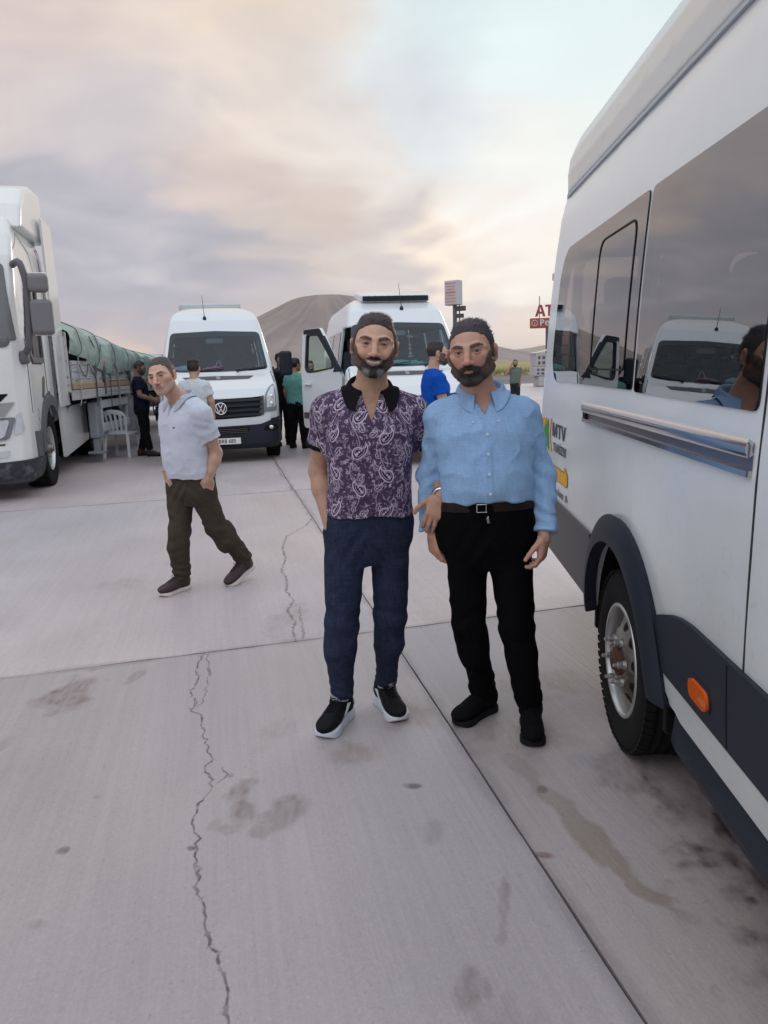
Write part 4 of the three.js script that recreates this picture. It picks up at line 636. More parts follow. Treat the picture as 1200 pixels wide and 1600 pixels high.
  const stw = mesh('steering_wheel', G.at(new THREE.TorusGeometry(0.19, 0.017, 8, 32), 0.42, 1.44, -1.45, -0.75), seatM, T); mesh('wheel_spokes', G.merge([G.rod([0.42, 1.44, -1.45], [0.25, 1.44, -1.45], 0.018), G.rod([0.42, 1.44, -1.45], [0.59, 1.44, -1.45], 0.018), G.sph(0.06, 0.42, 1.44, -1.45)]), seatM, stw);
  for (const [x, w] of [[0.42, 0.50], [-0.18, 0.44], [-0.62, 0.44]]) mesh('seat', G.merge([G.rbox(w, 0.16, 0.5, 0.06, x, 1.0, -1.78), G.rbox(w, 0.72, 0.15, 0.06, x, 1.38, -2.05, -0.14), G.rbox(0.27, 0.2, 0.1, 0.05, x, 1.84, -2.10, -0.1)]), std([0.05, 0.06, 0.075], 0.95), T);
  for (let r = 0; r < 3; r++) for (const x of [-0.6, -0.15, 0.55]) mesh('seat', G.merge([G.rbox(0.42, 0.75, 0.13, 0.05, x, 1.4, -3.0 - r * 0.85, -0.1), G.rbox(0.26, 0.18, 0.1, 0.04, x, 1.86, -3.05 - r * 0.85)]), seatM, T);
  mesh('cabin_lining', G.merge([G.rbox(1.75, 0.04, o.len - 1.0, 0.01, 0, 0.72, -o.len / 2 - 0.3), G.rbox(1.3, 0.03, o.len - 2.4, 0.01, 0, 2.35, -o.len / 2 - 0.8)]), std([0.06, 0.062, 0.07], 0.9), T);
  mesh('mirror_inside', G.merge([G.rbox(0.30, 0.085, 0.03, 0.02, -0.02, 2.00, -1.42, 0.1), G.rod([-0.02, 2.0, -1.43], [-0.02, 2.1, -1.45], 0.012)]), std([0.4, 0.42, 0.44], 0.3), T);
  return { T, F, L, R, put, outer };
}
{
  const a = buildVan({ label: 'white van with black bumper and number plate behind the man in pale polo', pos: [-2.56, 0, -12.42], turn: 0.21, len: 6.0, plate: '47 BRB 489', roofUnit: 'box', antX: -0.16 });
  const cl = tag(mesh('bag', net([P.ell([-0.12, 1.50, -1.02], [0.15, 0.045, 0.09], 0.02), P.ell([-0.02, 1.51, -1.0], [0.11, 0.05, 0.08], 0.03), P.fn((x, y, z) => (noise(x * 25, y * 25, z * 25) - 0.5) * 0.03, 'd')], [-0.4, 1.38, -1.2], [0.3, 1.65, -0.8], 0.012), std([0.75, 0.16, 0.36], 0.7), null), 'pink bag lying on the dashboard behind the windscreen', 'bag'); scene.add(cl); cl.position.copy(a.T.position); cl.rotation.copy(a.T.rotation);
  const hd = mesh('bag_handle', G.tube([[-0.05, 1.52, -1.0], [0.0, 1.62, -1.0], [0.04, 1.66, -1.0], [0.06, 1.60, -1.0], [0.09, 1.52, -1.0]], 0.006), std([0.75, 0.75, 0.78], 0.6), cl);
  const sh = tag(mesh('towel', net([P.ell([-0.56, 1.52, -1.06], [0.2, 0.07, 0.1], 0.02), P.fn((x, y, z) => (noise(x * 15, y * 15, z * 15) - 0.5) * 0.05, 'd')], [-0.85, 1.4, -1.25], [-0.3, 1.65, -0.85], 0.014), std([0.55, 0.62, 0.62], 0.8)), 'pale cloth heaped at the passenger side of the dashboard', 'cloth'); sh.position.copy(a.T.position); sh.rotation.copy(a.T.rotation);
  const b = buildVan({ label: 'white van with open front door and roof hatch behind the man in paisley', pos: [0.52, 0, -11.4], antX: 0.12, turn: 0.15, len: 5.4, bumper: paint, doorOpen: true, roofUnit: 'hatch' });
  const tw = tag(mesh('towel', net([P.ell([-0.20, 1.50, -1.0], [0.30, 0.06, 0.14], 0.02), P.ell([0.12, 1.49, -1.0], [0.26, 0.05, 0.13], 0.02), P.ell([-0.5, 1.5, -1.04], [0.2, 0.06, 0.12], 0.02), P.fn((x, y, z) => (fbm(x * 11, y * 11, z * 11, 3) - 0.5) * 0.11, 'd')], [-0.85, 1.36, -1.25], [0.5, 1.72, -0.78], 0.014), std([0.16, 0.52, 0.48], 0.85)), 'turquoise cloth spread over the dashboard behind the windscreen', 'cloth'); tw.position.copy(b.T.position); tw.rotation.copy(b.T.rotation);
  // ornament hanging from the mirror
  const og = tag(mesh('ornament', G.merge([G.rod([0.16, 2.03, -1.30], [0.16, 1.62, -1.14], 0.004), G.rbox(0.09, 0.018, 0.01, 0.004, 0.16, 1.94, -1.27), G.rbox(0.016, 0.08, 0.01, 0.004, 0.16, 1.93, -1.27), G.sph(0.022, 0.16, 1.80, -1.21), G.sph(0.02, 0.16, 1.74, -1.19), G.sph(0.024, 0.16, 1.66, -1.16), G.rbox(0.08, 0.02, 0.01, 0.004, 0.16, 1.62, -1.14)]), std([0.55, 0.6, 0.62], 0.5)), 'string of pale beads hanging behind the windscreen', 'ornament'); og.position.copy(b.T.position); og.rotation.copy(b.T.rotation);
  // the open passenger door, hinged at the front pillar
  const D = new THREE.Group(); D.name = 'open_door'; D.position.set(-0.955, 0, -0.98); D.rotation.y = 0.56; b.T.add(D);
  const dm = (z, y) => [-(0.02 - 0.05 * sstep(1.3, 2.1, y)) - 0.012 * cos((y - 0.9) * 1.8), y, z];   // outer skin looks to -x, hinge at z = 0
  const dO = round([[0, 0.50, 0.05], [-1.08, 0.50, 0.08], [-1.10, 2.10, 0.10], [-0.62, 2.12, 0.06], [-0.10, 1.46, 0.05], [0, 1.35, 0.05]]), wO = round([[-0.20, 1.47, 0.05], [-0.28, 1.62, 0.05], [-0.66, 2.03, 0.05], [-1.00, 2.03, 0.06], [-1.00, 1.40, 0.14], [-0.70, 1.41]]), wI = round([[-0.24, 1.485, 0.05], [-0.31, 1.615, 0.05], [-0.68, 2.0, 0.05], [-0.965, 2.0, 0.05], [-0.965, 1.44, 0.12], [-0.70, 1.445]]);
  mesh('door_panel', sheet(dO, dm, { holes: [wO], th: 0.06, step: 0.12 }), paint, D);
  mesh('window_frame', sheet(round([[0.02, 1.42], [-0.10, 1.50, 0.03], [-0.62, 2.11, 0.05], [-1.06, 2.10, 0.06], [-1.06, 2.03], [-1.0, 2.03], [-1.0, 2.03], [-0.66, 2.03, 0.05], [-0.28, 1.62], [-0.20, 1.47], [-0.22, 1.41]]), dm, { off: 0.006, th: 0.04, step: 0.12 }), plasticBlue, D);
  mesh('window_seal', sheet(wO, dm, { holes: [wI], off: 0.004, th: 0.05, step: 0.12 }), seal, D);
  mesh('door_glass', sheet(wI, dm, { off: -0.018, th: 0, step: 0.2 }), glassMat([0.62, 0.82, 0.76], 1.6), D);
  mesh('door_handle', G.merge([G.rbox(0.035, 0.035, 0.2, 0.014, -0.06, 1.22, -0.90), G.rbox(0.02, 0.06, 0.16, 0.01, -0.035, 1.235, -0.90)]), paint, D);
  mesh('rub_strip', sheet(rect(-1.05, 0.66, -0.05, 0.76, 0.02), dm, { off: 0.012, th: 0.014, step: 0.2 }), plasticGrey, D);
}

// ---------------------------------------------------------------- the lorry: tractor and flat trailer under a green tarpaulin
{
  const T = thing('lorry', 'white tractor unit with high roof and grey mirrors at the left edge', 'lorry', [-5.42, 0, -8.96], 0.227);
  const cabP = phys([0.74, 0.75, 0.735], 0.34, { clearcoat: 0.8, clearcoatRoughness: 0.06 });
  const side = poly2([[-0.16, 0.22], [0.0, 0.42], [0.03, 0.75], [0.03, 1.15], [0.0, 1.5], [-0.05, 1.9], [-0.32, 2.92], [-0.48, 3.2], [-0.75, 3.44], [-1.2, 3.58], [-2.28, 3.62], [-2.28, 1.02], [-1.95, 1.00], [-1.9, 0.22]]);
  const front = poly2(sym([[1.18, 0.2], [1.245, 0.5], [1.25, 1.0], [1.26, 1.9], [1.25, 2.6], [1.20, 3.1], [1.12, 3.40], [0.9, 3.62]]));
  const plan = poly2(sym([[0, 0.06], [0.6, 0.045], [0.95, -0.02], [1.13, -0.12], [1.21, -0.26], [1.25, -0.5], [1.25, -2.4]]));
  const outer = (x, y, z) => smax(smax(side(z, y), front(x, y), 0.08), plan(x, z), 0.08);
  const wz = -1.45;
  const doorW = [[-0.52, 1.78], [-0.46, 1.98], [-0.74, 2.72], [-1.38, 2.74], [-1.40, 1.66], [-0.70, 1.66]], dwIn = poly2(doorW);
  const wsO = round(sym([[0, 1.93], [1.02, 1.96, 0.08], [0.93, 2.84, 0.1], [0, 2.88]])), wsIn = poly2(round(sym([[0, 1.98], [0.97, 2.0, 0.08], [0.885, 2.80, 0.1], [0, 2.84]])));
  mesh('cab', net([P.fn(outer, 'u'), P.fn((x, y, z) => -smax(-hypot(y - 0.5, z - wz) + 0.62, 0.55 - abs(x), 0.02) > 0 ? -(max(hypot(y - 0.5, z - wz) - 0.62, 0.55 - abs(x))) * -1 : max(hypot(y - 0.5, z - wz) - 0.62, 0.55 - abs(x)), 's', 0.02), P.fn((x, y, z) => outer(x, y, z) + 0.07, 's', 0.01), P.fn((x, y, z) => max(wsIn(x, y), -z - 0.7), 's'), P.fn((x, y, z) => max(dwIn(z, y), 0.7 - abs(x)), 's')], [-1.32, 0.14, -2.4], [1.32, 3.7, 0.14], 0.036, { relax: 1 }), cabP, T);
  const pr = projector(outer, 0.4), F = pr.front, L0 = pr.left;
  const L = (z, y) => { const m = (t0) => { let t = t0; for (let i = 0; i < 40; i++) { const d = outer(t, y, z); if (d < 1e-3) break; t -= d * 0.93; if (t < 0.6) break; } return t; }; return [m(1.5), y, z]; };
  const put = (name, outline, mat, map = F, q = {}, parent = T) => mesh(name, sheet(outline, map, { step: 0.09, th: 0.02, ...q }), mat, parent);
  const grey = std([0.15, 0.155, 0.165], 0.55), gm = std([0.105, 0.105, 0.115], 0.5), dusty = std([0.085, 0.095, 0.115], 0.75, { map: pixels(256, 256, (u, v) => { const n = fbm(u * 20, v * 20, 2, 5), k = sstep(0.45, 0.75, n); return [150 + k * 105, 150 + k * 100, 155 + k * 90]; }) });
  const ws = put('windscreen', wsO, glassMat([0.26, 0.46, 0.52], 1.7), F, { off: 0.004, th: 0 });
  put('screen_border', wsO, seal, F, { holes: [round(sym([[0, 2.0], [0.95, 2.02, 0.08], [0.87, 2.78, 0.1], [0, 2.82]]))], off: 0.002, th: 0.012 }, ws);
  put('sun_visor', round(sym([[0, 2.80], [0.98, 2.78, 0.04], [0.95, 2.98, 0.06], [0, 3.0]])), gm, (x, y) => { const p = F(x, y); p[2] += 0.14 - (y - 2.8) * 0.4; return p; }, { th: 0.03 });
  put('pillar_trim', round([[1.03, 1.90, 0.03], [1.175, 1.92, 0.03], [1.11, 2.80, 0.04], [0.98, 2.84, 0.04]]), grey, F, { off: 0.012 });
  put('wiper_panel', round(sym([[0, 1.80], [1.10, 1.84, 0.06], [1.13, 1.95, 0.04], [0, 1.93]])), gm, F, { off: 0.012 });
  put('grille_slot', round(sym([[0, 1.16], [0.95, 1.20, 0.02], [1.05, 1.30, 0.03], [0, 1.26]])), black, F, { off: 0.006 });
  put('grille_bar', round(sym([[0, 1.0], [0.98, 1.04, 0.02], [1.10, 1.20, 0.03], [0.95, 1.19, 0.02], [0, 1.14]])), std([0.36, 0.35, 0.35], 0.35, { metalness: 0.3 }), F, { off: 0.02 });
  const hl = put('headlight', round([[0.45, 0.72, 0.05], [1.00, 0.76, 0.05], [1.09, 1.02, 0.04], [0.98, 1.02, 0.03], [0.45, 0.98, 0.04]]), lampDark, F, { off: 0.02, step: 0.06 });
  put('lamp_lens', round([[0.48, 0.75, 0.05], [0.95, 0.78, 0.05], [1.02, 0.995, 0.04], [0.48, 0.96, 0.04]]), lampGlass, F, { off: 0.026, th: 0.006, step: 0.06 }, hl);
  for (const [x, y, r] of [[0.78, 0.86, 0.06], [0.60, 0.85, 0.055]]) { const p = F(x, y); mesh('lamp_reflector', G.merge([G.sph(r, p[0], p[1], p[2] + 0.01, 1, 1, 0.5), G.at(new THREE.TorusGeometry(r, 0.008, 8, 24), p[0], p[1], p[2] + 0.03)]), chrome, hl); }
  put('turn_lamp', round([[1.05, 0.80, 0.03], [1.16, 0.84, 0.04], [1.14, 1.08, 0.04], [1.10, 1.05, 0.03]]), lampGlass, F, { off: 0.014, step: 0.06 });
  put('bumper_seam', round(sym([[0, 0.655], [0.95, 0.69], [0.96, 0.71], [0, 0.675]])), plasticBlue, F, { off: 0.006, th: 0.01 });
  put('fog_lamp', round([[0.72, 0.52, 0.03], [0.98, 0.55, 0.02], [1.0, 0.63, 0.02], [0.70, 0.61, 0.02]]), lampGlass, F, { off: 0.012, step: 0.06 });
  put('lower_bumper', round(sym([[0, 0.20], [1.0, 0.20, 0.06], [1.20, 0.30, 0.06], [1.22, 0.50], [0, 0.46]])), dusty, F, { off: 0.02, th: 0.05 });
  put('bumper_corner', round([[-0.12, 0.22], [-0.78, 0.24], [-0.86, 0.48], [-0.3, 0.50], [-0.12, 0.48]]), dusty, L, { off: 0.016, th: 0.04 });
  put('bumper_side', round([[-0.45, 0.50], [-0.82, 0.50], [-0.84, 0.80], [-0.42, 0.82]]), gm, L, { off: 0.004, th: 0.02 });
  // flank: door window, door lines, side deflector, wheel arch
  const dw = put('door_window', round(doorW.map(p => [...p, 0.05])), glassMat([0.22, 0.24, 0.25], 1.8), L, { off: 0.004, th: 0, step: 0.2 });
  put('window_trim', round(doorW.map(p => [...p, 0.05])), gm, L, { holes: [round([[-0.58, 1.80, 0.03], [-0.54, 1.97, 0.04], [-0.78, 2.66, 0.04], [-1.33, 2.68, 0.04], [-1.34, 1.73, 0.04], [-0.73, 1.73, 0.04]])], off: 0.012, th: 0.03 }, dw);
  put('quarter_bar', [[-0.80, 1.72], [-0.86, 1.72], [-0.98, 2.68], [-0.92, 2.68]], gm, L, { off: 0.014, th: 0.02 }, dw);
  for (const pts of [[[-0.42, 1.05], [-0.43, 1.05], [-0.41, 1.95], [-0.40, 1.95]], [[-1.47, 0.98], [-1.48, 0.98], [-1.47, 2.80], [-1.46, 2.80]], [[-1.98, 1.02], [-1.99, 1.02], [-1.99, 3.2], [-1.98, 3.2]]]) put('panel_seam', pts, darkGap, L, { off: 0.002, th: 0.006, step: 0.2 });
  put('panel_seam', [[-0.45, 3.0], [-0.9, 3.24], [-1.35, 3.06], [-1.5, 2.79], [-2.1, 2.82], [-2.1, 2.835], [-1.495, 2.805], [-1.36, 3.08], [-0.9, 3.255], [-0.45, 3.015]], std([0.25, 0.25, 0.25], 0.7), L, { off: 0.003, th: 0.006, step: 0.12 });
  put('door_handle', round([[-1.08, 1.22, 0.03], [-1.20, 1.20, 0.02], [-1.34, 1.45, 0.03], [-1.30, 1.50, 0.03], [-1.2, 1.46, 0.03]]), gm, L, { off: 0.012, th: 0.02, step: 0.08 });
  const arcs = (r, a0 = 0.02, a1 = PI - 0.02, n = 20) => Array.from({ length: n + 1 }, (_, i) => { const a = a0 + (a1 - a0) * i / n; return [wz + cos(a) * r, 0.5 + sin(a) * r]; });
  put('wheel_arch', [...arcs(0.74, 0.05, PI - 0.5), ...arcs(0.60, 0.05, PI - 0.5).reverse()], gm, L, { off: 0.02, th: 0.06, step: 0.06 });
  put('arch_panel', round([[-1.05, 1.14], [-1.30, 1.24, 0.05], [-1.62, 1.30, 0.06], [-1.78, 1.0], [-1.5, 1.12]]), gm, L, { off: 0.012, th: 0.02, step: 0.08 });
  for (const [y, r] of [[1.02, 0.07], [0.88, 0.075]]) put('repeater_lamp', ring(-0.74, y, r * 0.8, 20, r), grey, L, { holes: [ring(-0.74, y, r * 0.68, 20, r * 0.86)], off: 0.008, th: 0.01, step: 0.05 });
  // roof fairing and side deflector
  const fsec = s => { const k = sstep(0, 0.35, s); return s; };
  mesh('roof_fairing', net([P.fn((x, y, z) => smax(smax(poly2([[-0.80, 3.30], [-1.0, 3.62], [-1.35, 3.88], [-1.75, 3.99], [-2.42, 4.02], [-2.50, 3.72], [-2.40, 3.66], [-2.34, 3.30]])(z, y), abs(x) - 1.25 + 0.02 * (y - 3.4), 0.07), 0 - y + 3.30, 0.02), 'u'), P.fn((x, y, z) => max(abs(x) - 1.0, y - 3.9, z + 2.2), 's', 0.02)], [-1.34, 3.25, -2.6], [1.34, 4.1, -0.7], 0.04, { relax: 1 }), cabP, T);
  mesh('side_deflector', G.merge([sheet(round([[-1.995, 1.05], [-2.75, 1.05], [-2.62, 3.60, 0.1], [-1.90, 3.62, 0.04]]), (z, y) => [1.285, y, z], { th: 0.03, step: 0.4 }), sheet(round([[-2.26, 1.05], [-2.75, 1.05], [-2.62, 3.42, 0.1], [-2.28, 3.46, 0.04]]), (z, y) => [-1.22 + 0.03, y, z], { th: 0.03, step: 0.4 })]), cabP, T);
  mesh('deflector_edge', G.rbox(0.03, 2.3, 0.05, 0.01, 1.21, 2.2, -2.75, 0.05), seal, T);
  mesh('roof_lamp', G.sph(0.05, 0.98, 3.22, -0.60, 0.8, 1, 1), gm, T);
  // mirrors on a bracket
  const mr = new THREE.Group(); mr.name = 'mirror'; T.add(mr);
  mesh('mirror_housing', G.merge([G.rbox(0.23, 0.22, 0.14, 0.06, 1.50, 2.57, -0.12, 0, 0.15), G.rbox(0.245, 0.40, 0.15, 0.05, 1.51, 2.18, -0.12, 0, 0.15)]), std([0.17, 0.165, 0.175], 0.55), mr);
  mesh('mirror_bracket', G.merge([G.tube([[1.14, 2.78, -0.42], [1.30, 2.82, -0.20], [1.36, 2.6, -0.16], [1.36, 2.2, -0.16], [1.31, 1.85, -0.18], [1.19, 1.72, -0.34]], 0.04, 30, 8), G.rbox(0.12, 0.16, 0.2, 0.05, 1.22, 1.72, -0.30)]), gm, mr);
  mesh('mirror_glass', G.merge([G.rbox(0.22, 0.40, 0.01, 0.004, 1.51, 2.17, -0.212, 0, 0.15), G.rbox(0.21, 0.2, 0.01, 0.004, 1.49, 2.60, -0.20, 0, 0.15)]), chrome, mr);
  // cab inside
  mesh('cabin', G.merge([G.rbox(2.2, 0.3, 0.6, 0.1, 0, 1.72, -0.45), G.rbox(2.3, 0.1, 2.0, 0.02, 0, 1.3, -1.2), G.rbox(2.3, 1.6, 0.08, 0.02, 0, 2.2, -2.1)]), std([0.10, 0.10, 0.10], 0.8), T);
  for (const x of [0.68, -0.68]) mesh('seat', G.merge([G.rbox(0.5, 0.16, 0.5, 0.06, x, 1.6, -1.3), G.rbox(0.5, 0.75, 0.15, 0.06, x, 1.98, -1.58, -0.12), G.rbox(0.3, 0.2, 0.1, 0.05, x, 2.44, -1.64)]), seatM, T);
  mesh('curtain', surf((s, t) => [0.2 + s * 0.8, 2.05 + t * 0.6, -0.75 + sin(s * 40) * 0.02], 40, 4), std([0.6, 0.6, 0.58], 0.9), T);
  // wheels, side skirt, chassis
  for (const [z, x, st] of [[wz, 1.06, 'truck'], [wz, -1.06, 'truck'], [-5.62, 1.06, 'truck'], [-5.62, -1.06, 'truck'], [-5.62, 0.72, 'truck'], [-5.62, -0.72, 'truck']]) wheel(T, z === wz ? 'front_wheel' : 'drive_wheel', [x, 0.51, z], 0.515, 0.31, 0.295, st, x > 0 ? PI : 0);
  const sk = (z, y) => [1.225, y, z];
  mesh('side_skirt', sheet(round([[-2.22, 0.30, 0.02], [-4.75, 0.36, 0.03], [-4.80, 1.02, 0.04], [-3.0, 1.02, 0.05], [-2.92, 0.86, 0.05], [-2.72, 0.86, 0.05], [-2.60, 1.22, 0.05], [-2.40, 1.26, 0.05], [-2.15, 0.98]]), sk, { th: 0.04, step: 0.3 }), cabP, T);
  mesh('skirt_seam', G.merge([sheet(rect(-4.7, 0.735, -3.1, 0.745), sk, { off: 0.003, th: 0.006, step: 0.5 }), sheet(rect(-3.45, 0.50, -3.05, 0.506), sk, { off: 0.003, th: 0.006, step: 0.5 }), sheet(rect(-3.06, 0.5, -3.05, 0.72), sk, { off: 0.003, th: 0.006, step: 0.5 })]), std([0.2, 0.2, 0.2], 0.7), T);
  mesh('skirt_latch', G.merge([sheet(rect(-2.92, 0.62, -2.84, 0.74, 0.02), sk, { off: 0.006, th: 0.01 }), sheet(rect(-4.55, 0.78, -4.50, 0.86, 0.01), sk, { off: 0.006, th: 0.01 })]), gm, T);
  mesh('side_reflector', sheet(rect(-2.62, 0.60, -2.55, 0.67, 0.01), sk, { off: 0.006, th: 0.01 }), std([0.55, 0.08, 0.04], 0.4), T);
  mesh('deck_plate', G.merge([G.rbox(1.9, 0.04, 2.2, 0.01, 0.1, 0.98, -3.6), G.rbox(0.5, 0.2, 0.5, 0.04, 0.85, 1.1, -3.1)]), std([0.30, 0.31, 0.32], 0.6), T);
  mesh('wheel_guard', G.at(new THREE.CylinderGeometry(0.60, 0.60, 0.62, 32, 1, true, -0.3, PI + 0.2), 0.9, 0.52, -5.62, 0, 0, PI / 2), gm, T);
  mesh('chassis', G.merge([G.rbox(0.9, 0.26, 6.4, 0.03, 0, 0.80, -3.6), G.rod([-0.9, 0.51, -1.45], [0.9, 0.51, -1.45], 0.07), G.rod([-0.9, 0.51, -5.62], [0.9, 0.51, -5.62], 0.1), G.rbox(2.0, 0.5, 1.5, 0.1, 0, 0.65, -3.4)]), black, T);

  // trailer, a thing of its own coupled behind
  const R = thing('trailer', 'flatbed trailer with silver drop sides coupled behind the white tractor unit', 'trailer', [-5.79, 0, -8.886], 0.055);
  const z0 = -2.95, z1 = -16.2;
  const alu = std([0.68, 0.69, 0.71], 0.5, { metalness: 0.1, map: pixels(256, 256, (u, v) => { const n = fbm(u * 10, v * 24, 3, 5), k = sstep(0.5, 0.75, n); return [230 - k * 80, 228 - k * 84, 225 - k * 84]; }) });
  mesh('frame', G.merge([G.rbox(0.14, 0.34, z0 - z1 - 0.4, 0.02, 0.45, 1.0, (z0 + z1) / 2), G.rbox(0.14, 0.34, z0 - z1 - 0.4, 0.02, -0.45, 1.0, (z0 + z1) / 2), ...Array.from({ length: 22 }, (_, i) => G.rbox(2.4, 0.1, 0.07, 0.01, 0, 1.11, z0 - 0.2 - i * 0.6))]), black, R);
  mesh('bed', G.rbox(2.48, 0.06, z0 - z1, 0.01, 0, 1.22, (z0 + z1) / 2), plasticGrey, R);
  mesh('bed_rail', G.rbox(0.03, 0.15, z0 - z1, 0.008, 1.255, 1.185, (z0 + z1) / 2), std([0.66, 0.66, 0.67], 0.5, { map: alu.map }), R);
  mesh('timber_rail', G.rbox(0.03, 0.09, z0 - z1 - 0.1, 0.008, 1.257, 1.315, (z0 + z1) / 2), std([0.40, 0.27, 0.17], 0.8), R);
  for (let k = 0; k < 8; k++) { const a = z0 - 0.06 - k * 1.65, L2 = 1.56; mesh('drop_side', G.merge([G.rbox(0.03, 0.34, L2, 0.008, 1.25, 1.54, a - L2 / 2), ...[0.06, 0.17, 0.28].map(q => G.rbox(0.04, 0.018, L2, 0.006, 1.253, 1.38 + q, a - L2 / 2))]), alu, R); mesh('side_post', G.rbox(0.06, 0.62, 0.07, 0.012, 1.262, 1.46, a - L2 - 0.045), gm, R); mesh('drop_side', G.rbox(0.03, 0.42, L2, 0.008, -1.25, 1.5, a - L2 / 2), alu, R); }
  mesh('front_board', G.rbox(2.5, 0.9, 0.06, 0.01, 0, 1.68, z0 + 0.02), alu, R);
  for (const z of [-4.55, -6.2, -8.6]) mesh('marker_lamp', G.merge([G.rbox(0.05, 0.07, 0.09, 0.02, 1.30, 1.70, z)]), std([0.75, 0.13, 0.03], 0.4), R);
  for (const z of [-4.55, -6.2]) mesh('post_bracket', G.rbox(0.045, 0.24, 0.09, 0.012, 1.29, 1.52, z), gm, R);
  for (let k = 0; k < 14; k++) { const z = z0 - 0.3 - k * 0.72 - (k % 3) * 0.12; mesh('strap', G.tube([[1.30, 1.80 - (k % 2) * 0.06, z], [1.295, 1.5, z + 0.02], [1.29, 1.2, z - 0.03 + (k % 3) * 0.03], [1.27, 1.02 - (k % 4) * 0.05, z]], 0.009 + (k % 2) * 0.005, 16, 6), k % 3 ? gm : std([0.35, 0.36, 0.38], 0.8), R); }
  for (let k = 0; k < 6; k++) { const z = z0 - 0.35 - k * 0.5; mesh('rope', G.tube([[1.285, 1.66, z], [1.30, 1.52, z - 0.1], [1.30, 1.46, z - 0.25], [1.29, 1.55, z - 0.38], [1.285, 1.68, z - 0.46]], 0.008, 18, 5), gm, R); }
  mesh('landing_leg', G.merge([G.rbox(0.16, 0.62, 0.2, 0.03, 1.12, 0.72, -4.35), G.rbox(0.10, 0.3, 0.12, 0.02, 1.12, 0.32, -4.35), G.rbox(0.26, 0.04, 0.26, 0.01, 1.12, 0.17, -4.35)]), std([0.28, 0.30, 0.33], 0.5), R);
  mesh('side_guard', G.merge([G.rbox(0.04, 0.14, 1.7, 0.01, 1.2, 0.98, -5.35), G.rbox(0.04, 0.14, 1.7, 0.01, 1.2, 0.58, -5.35), G.rbox(0.05, 0.62, 0.08, 0.01, 1.18, 0.78, -4.55), G.rbox(0.05, 0.62, 0.08, 0.01, 1.18, 0.78, -6.15)]), std([0.55, 0.56, 0.57], 0.5), R);
  mesh('tool_box', G.rbox(0.5, 0.5, 1.1, 0.03, 0.75, 0.72, -5.45), plasticBlue, R);
  mesh('air_tank', G.merge([G.cyl(0.21, 0.21, 0.95, 28, 1.0, 0.86, -6.5), G.sph(0.21, 1.0, 1.335, -6.5, 1, 0.35, 1), G.cyl(0.21, 0.21, 0.95, 28, 1.0, 0.86, -7.05)]), std([0.42, 0.44, 0.46], 0.35, { metalness: 0.5 }), R);
  for (const z of [-12.2, -13.5, -14.8]) for (const x of [1.05, -1.05]) wheel(R, 'trailer_wheel', [x, 0.51, z], 0.51, 0.33, 0.295, 'truck', x > 0 ? PI : 0);
  // the load under its tarpaulin
  const tarpM = std([0.44, 0.565, 0.51], 0.62, { side: THREE.DoubleSide, map: pixels(512, 512, (u, v) => { const n = fbm(u * 40, v * 40, 3, 4), k = fbm(u * 9, v * 5, 8, 4), w = ((u * 512 | 0) + (v * 512 | 0)) & 1; return [205 + n * 26 + k * 26 - w * 6, 210 + n * 24 + k * 18 - w * 6, 205 + n * 24 + k * 22 - w * 6]; }) });
  const top = curve1([[0, 2.38], [0.9, 2.34], [2.1, 2.22], [3.4, 2.08], [5, 1.98], [8, 1.88], [10, 1.92], [13.2, 1.9]]);
  const sec = (u, zz, tp) => { const s = (u - 0.5) * 2, k = abs(s), hw = 1.29; let x, y; if (k < 0.5) { x = hw * 0.98 * k / 0.5; y = tp - 0.20 * Math.pow(k / 0.5, 3.2); } else { const t = (k - 0.5) / 0.5; x = hw * (0.98 + 0.03 * sin(t * 3)); y = mix(tp - 0.20, max(1.48, 1.76 - 0.13 * zz) + 0.05 * sin(zz * 2.3) + (noise(zz * 1.7, 3, 1) - 0.5) * 0.16, t); } return [Math.sign(s) * x, y]; };
  const tp = thing('tarpaulin', 'faded green tarpaulin roped over the load of the flatbed trailer', 'tarpaulin', [-5.79, 0, -8.886], 0.055);
  mesh('sheet', surf((s, t) => {
    const zz = t * 13.1, pull = abs(sin(zz * PI / 0.9)), h = top(zz) + (fbm(zz * 0.9, s * 2, 4, 3) - 0.5) * 0.22; let [x, y] = sec(s, zz, h);
    const k = abs(s - 0.5) * 2, drape = sstep(0.4, 0.7, k), f = (fbm(zz * 2.6, s * 3 + 9, 2, 4) - 0.5) * 0.17 + sin(zz * 9 + 5 * noise(zz * 1.1, s * 2)) * 0.022 * drape - (1 - pull) * -0.02 + pull * 0.05 * sstep(0.3, 0.6, k) - 0.03;
    x += Math.sign(x) * f * sstep(0.2, 0.6, k); y += f * 0.7 * (1 - drape) + pull * 0.05 * (1 - drape); return [x, y, z0 - 0.02 - zz];
  }, 110, 420, (s, t) => [s * 4, t * 13]), tarpM, tp);
  for (let k = 0; k < 14; k++) { const zz = (k + 0.02) * 0.9 + 0.3; mesh('rope', G.tube(Array.from({ length: 15 }, (_, i) => { const s = 0.5 + 0.5 * (i / 14) * 0.99, [x, y] = sec(s, zz, top(zz)); return [x + 0.035 * sstep(0.7, 0.78, s) + 0.02, y + 0.05 * (1 - sstep(0.7, 0.8, s)), z0 - zz + (i === 14 ? 0.1 : 0) + sin(i * 0.9 + k) * 0.03]; }), 0.007, 40, 5), gm, tp); }
  mesh('rope', G.tube([[1.31, 2.10, z0 - 0.9], [1.33, 1.92, z0 - 1.1], [1.33, 1.85, z0 - 1.35], [1.32, 1.98, z0 - 1.45]], 0.008, 20, 5), gm, tp);
}

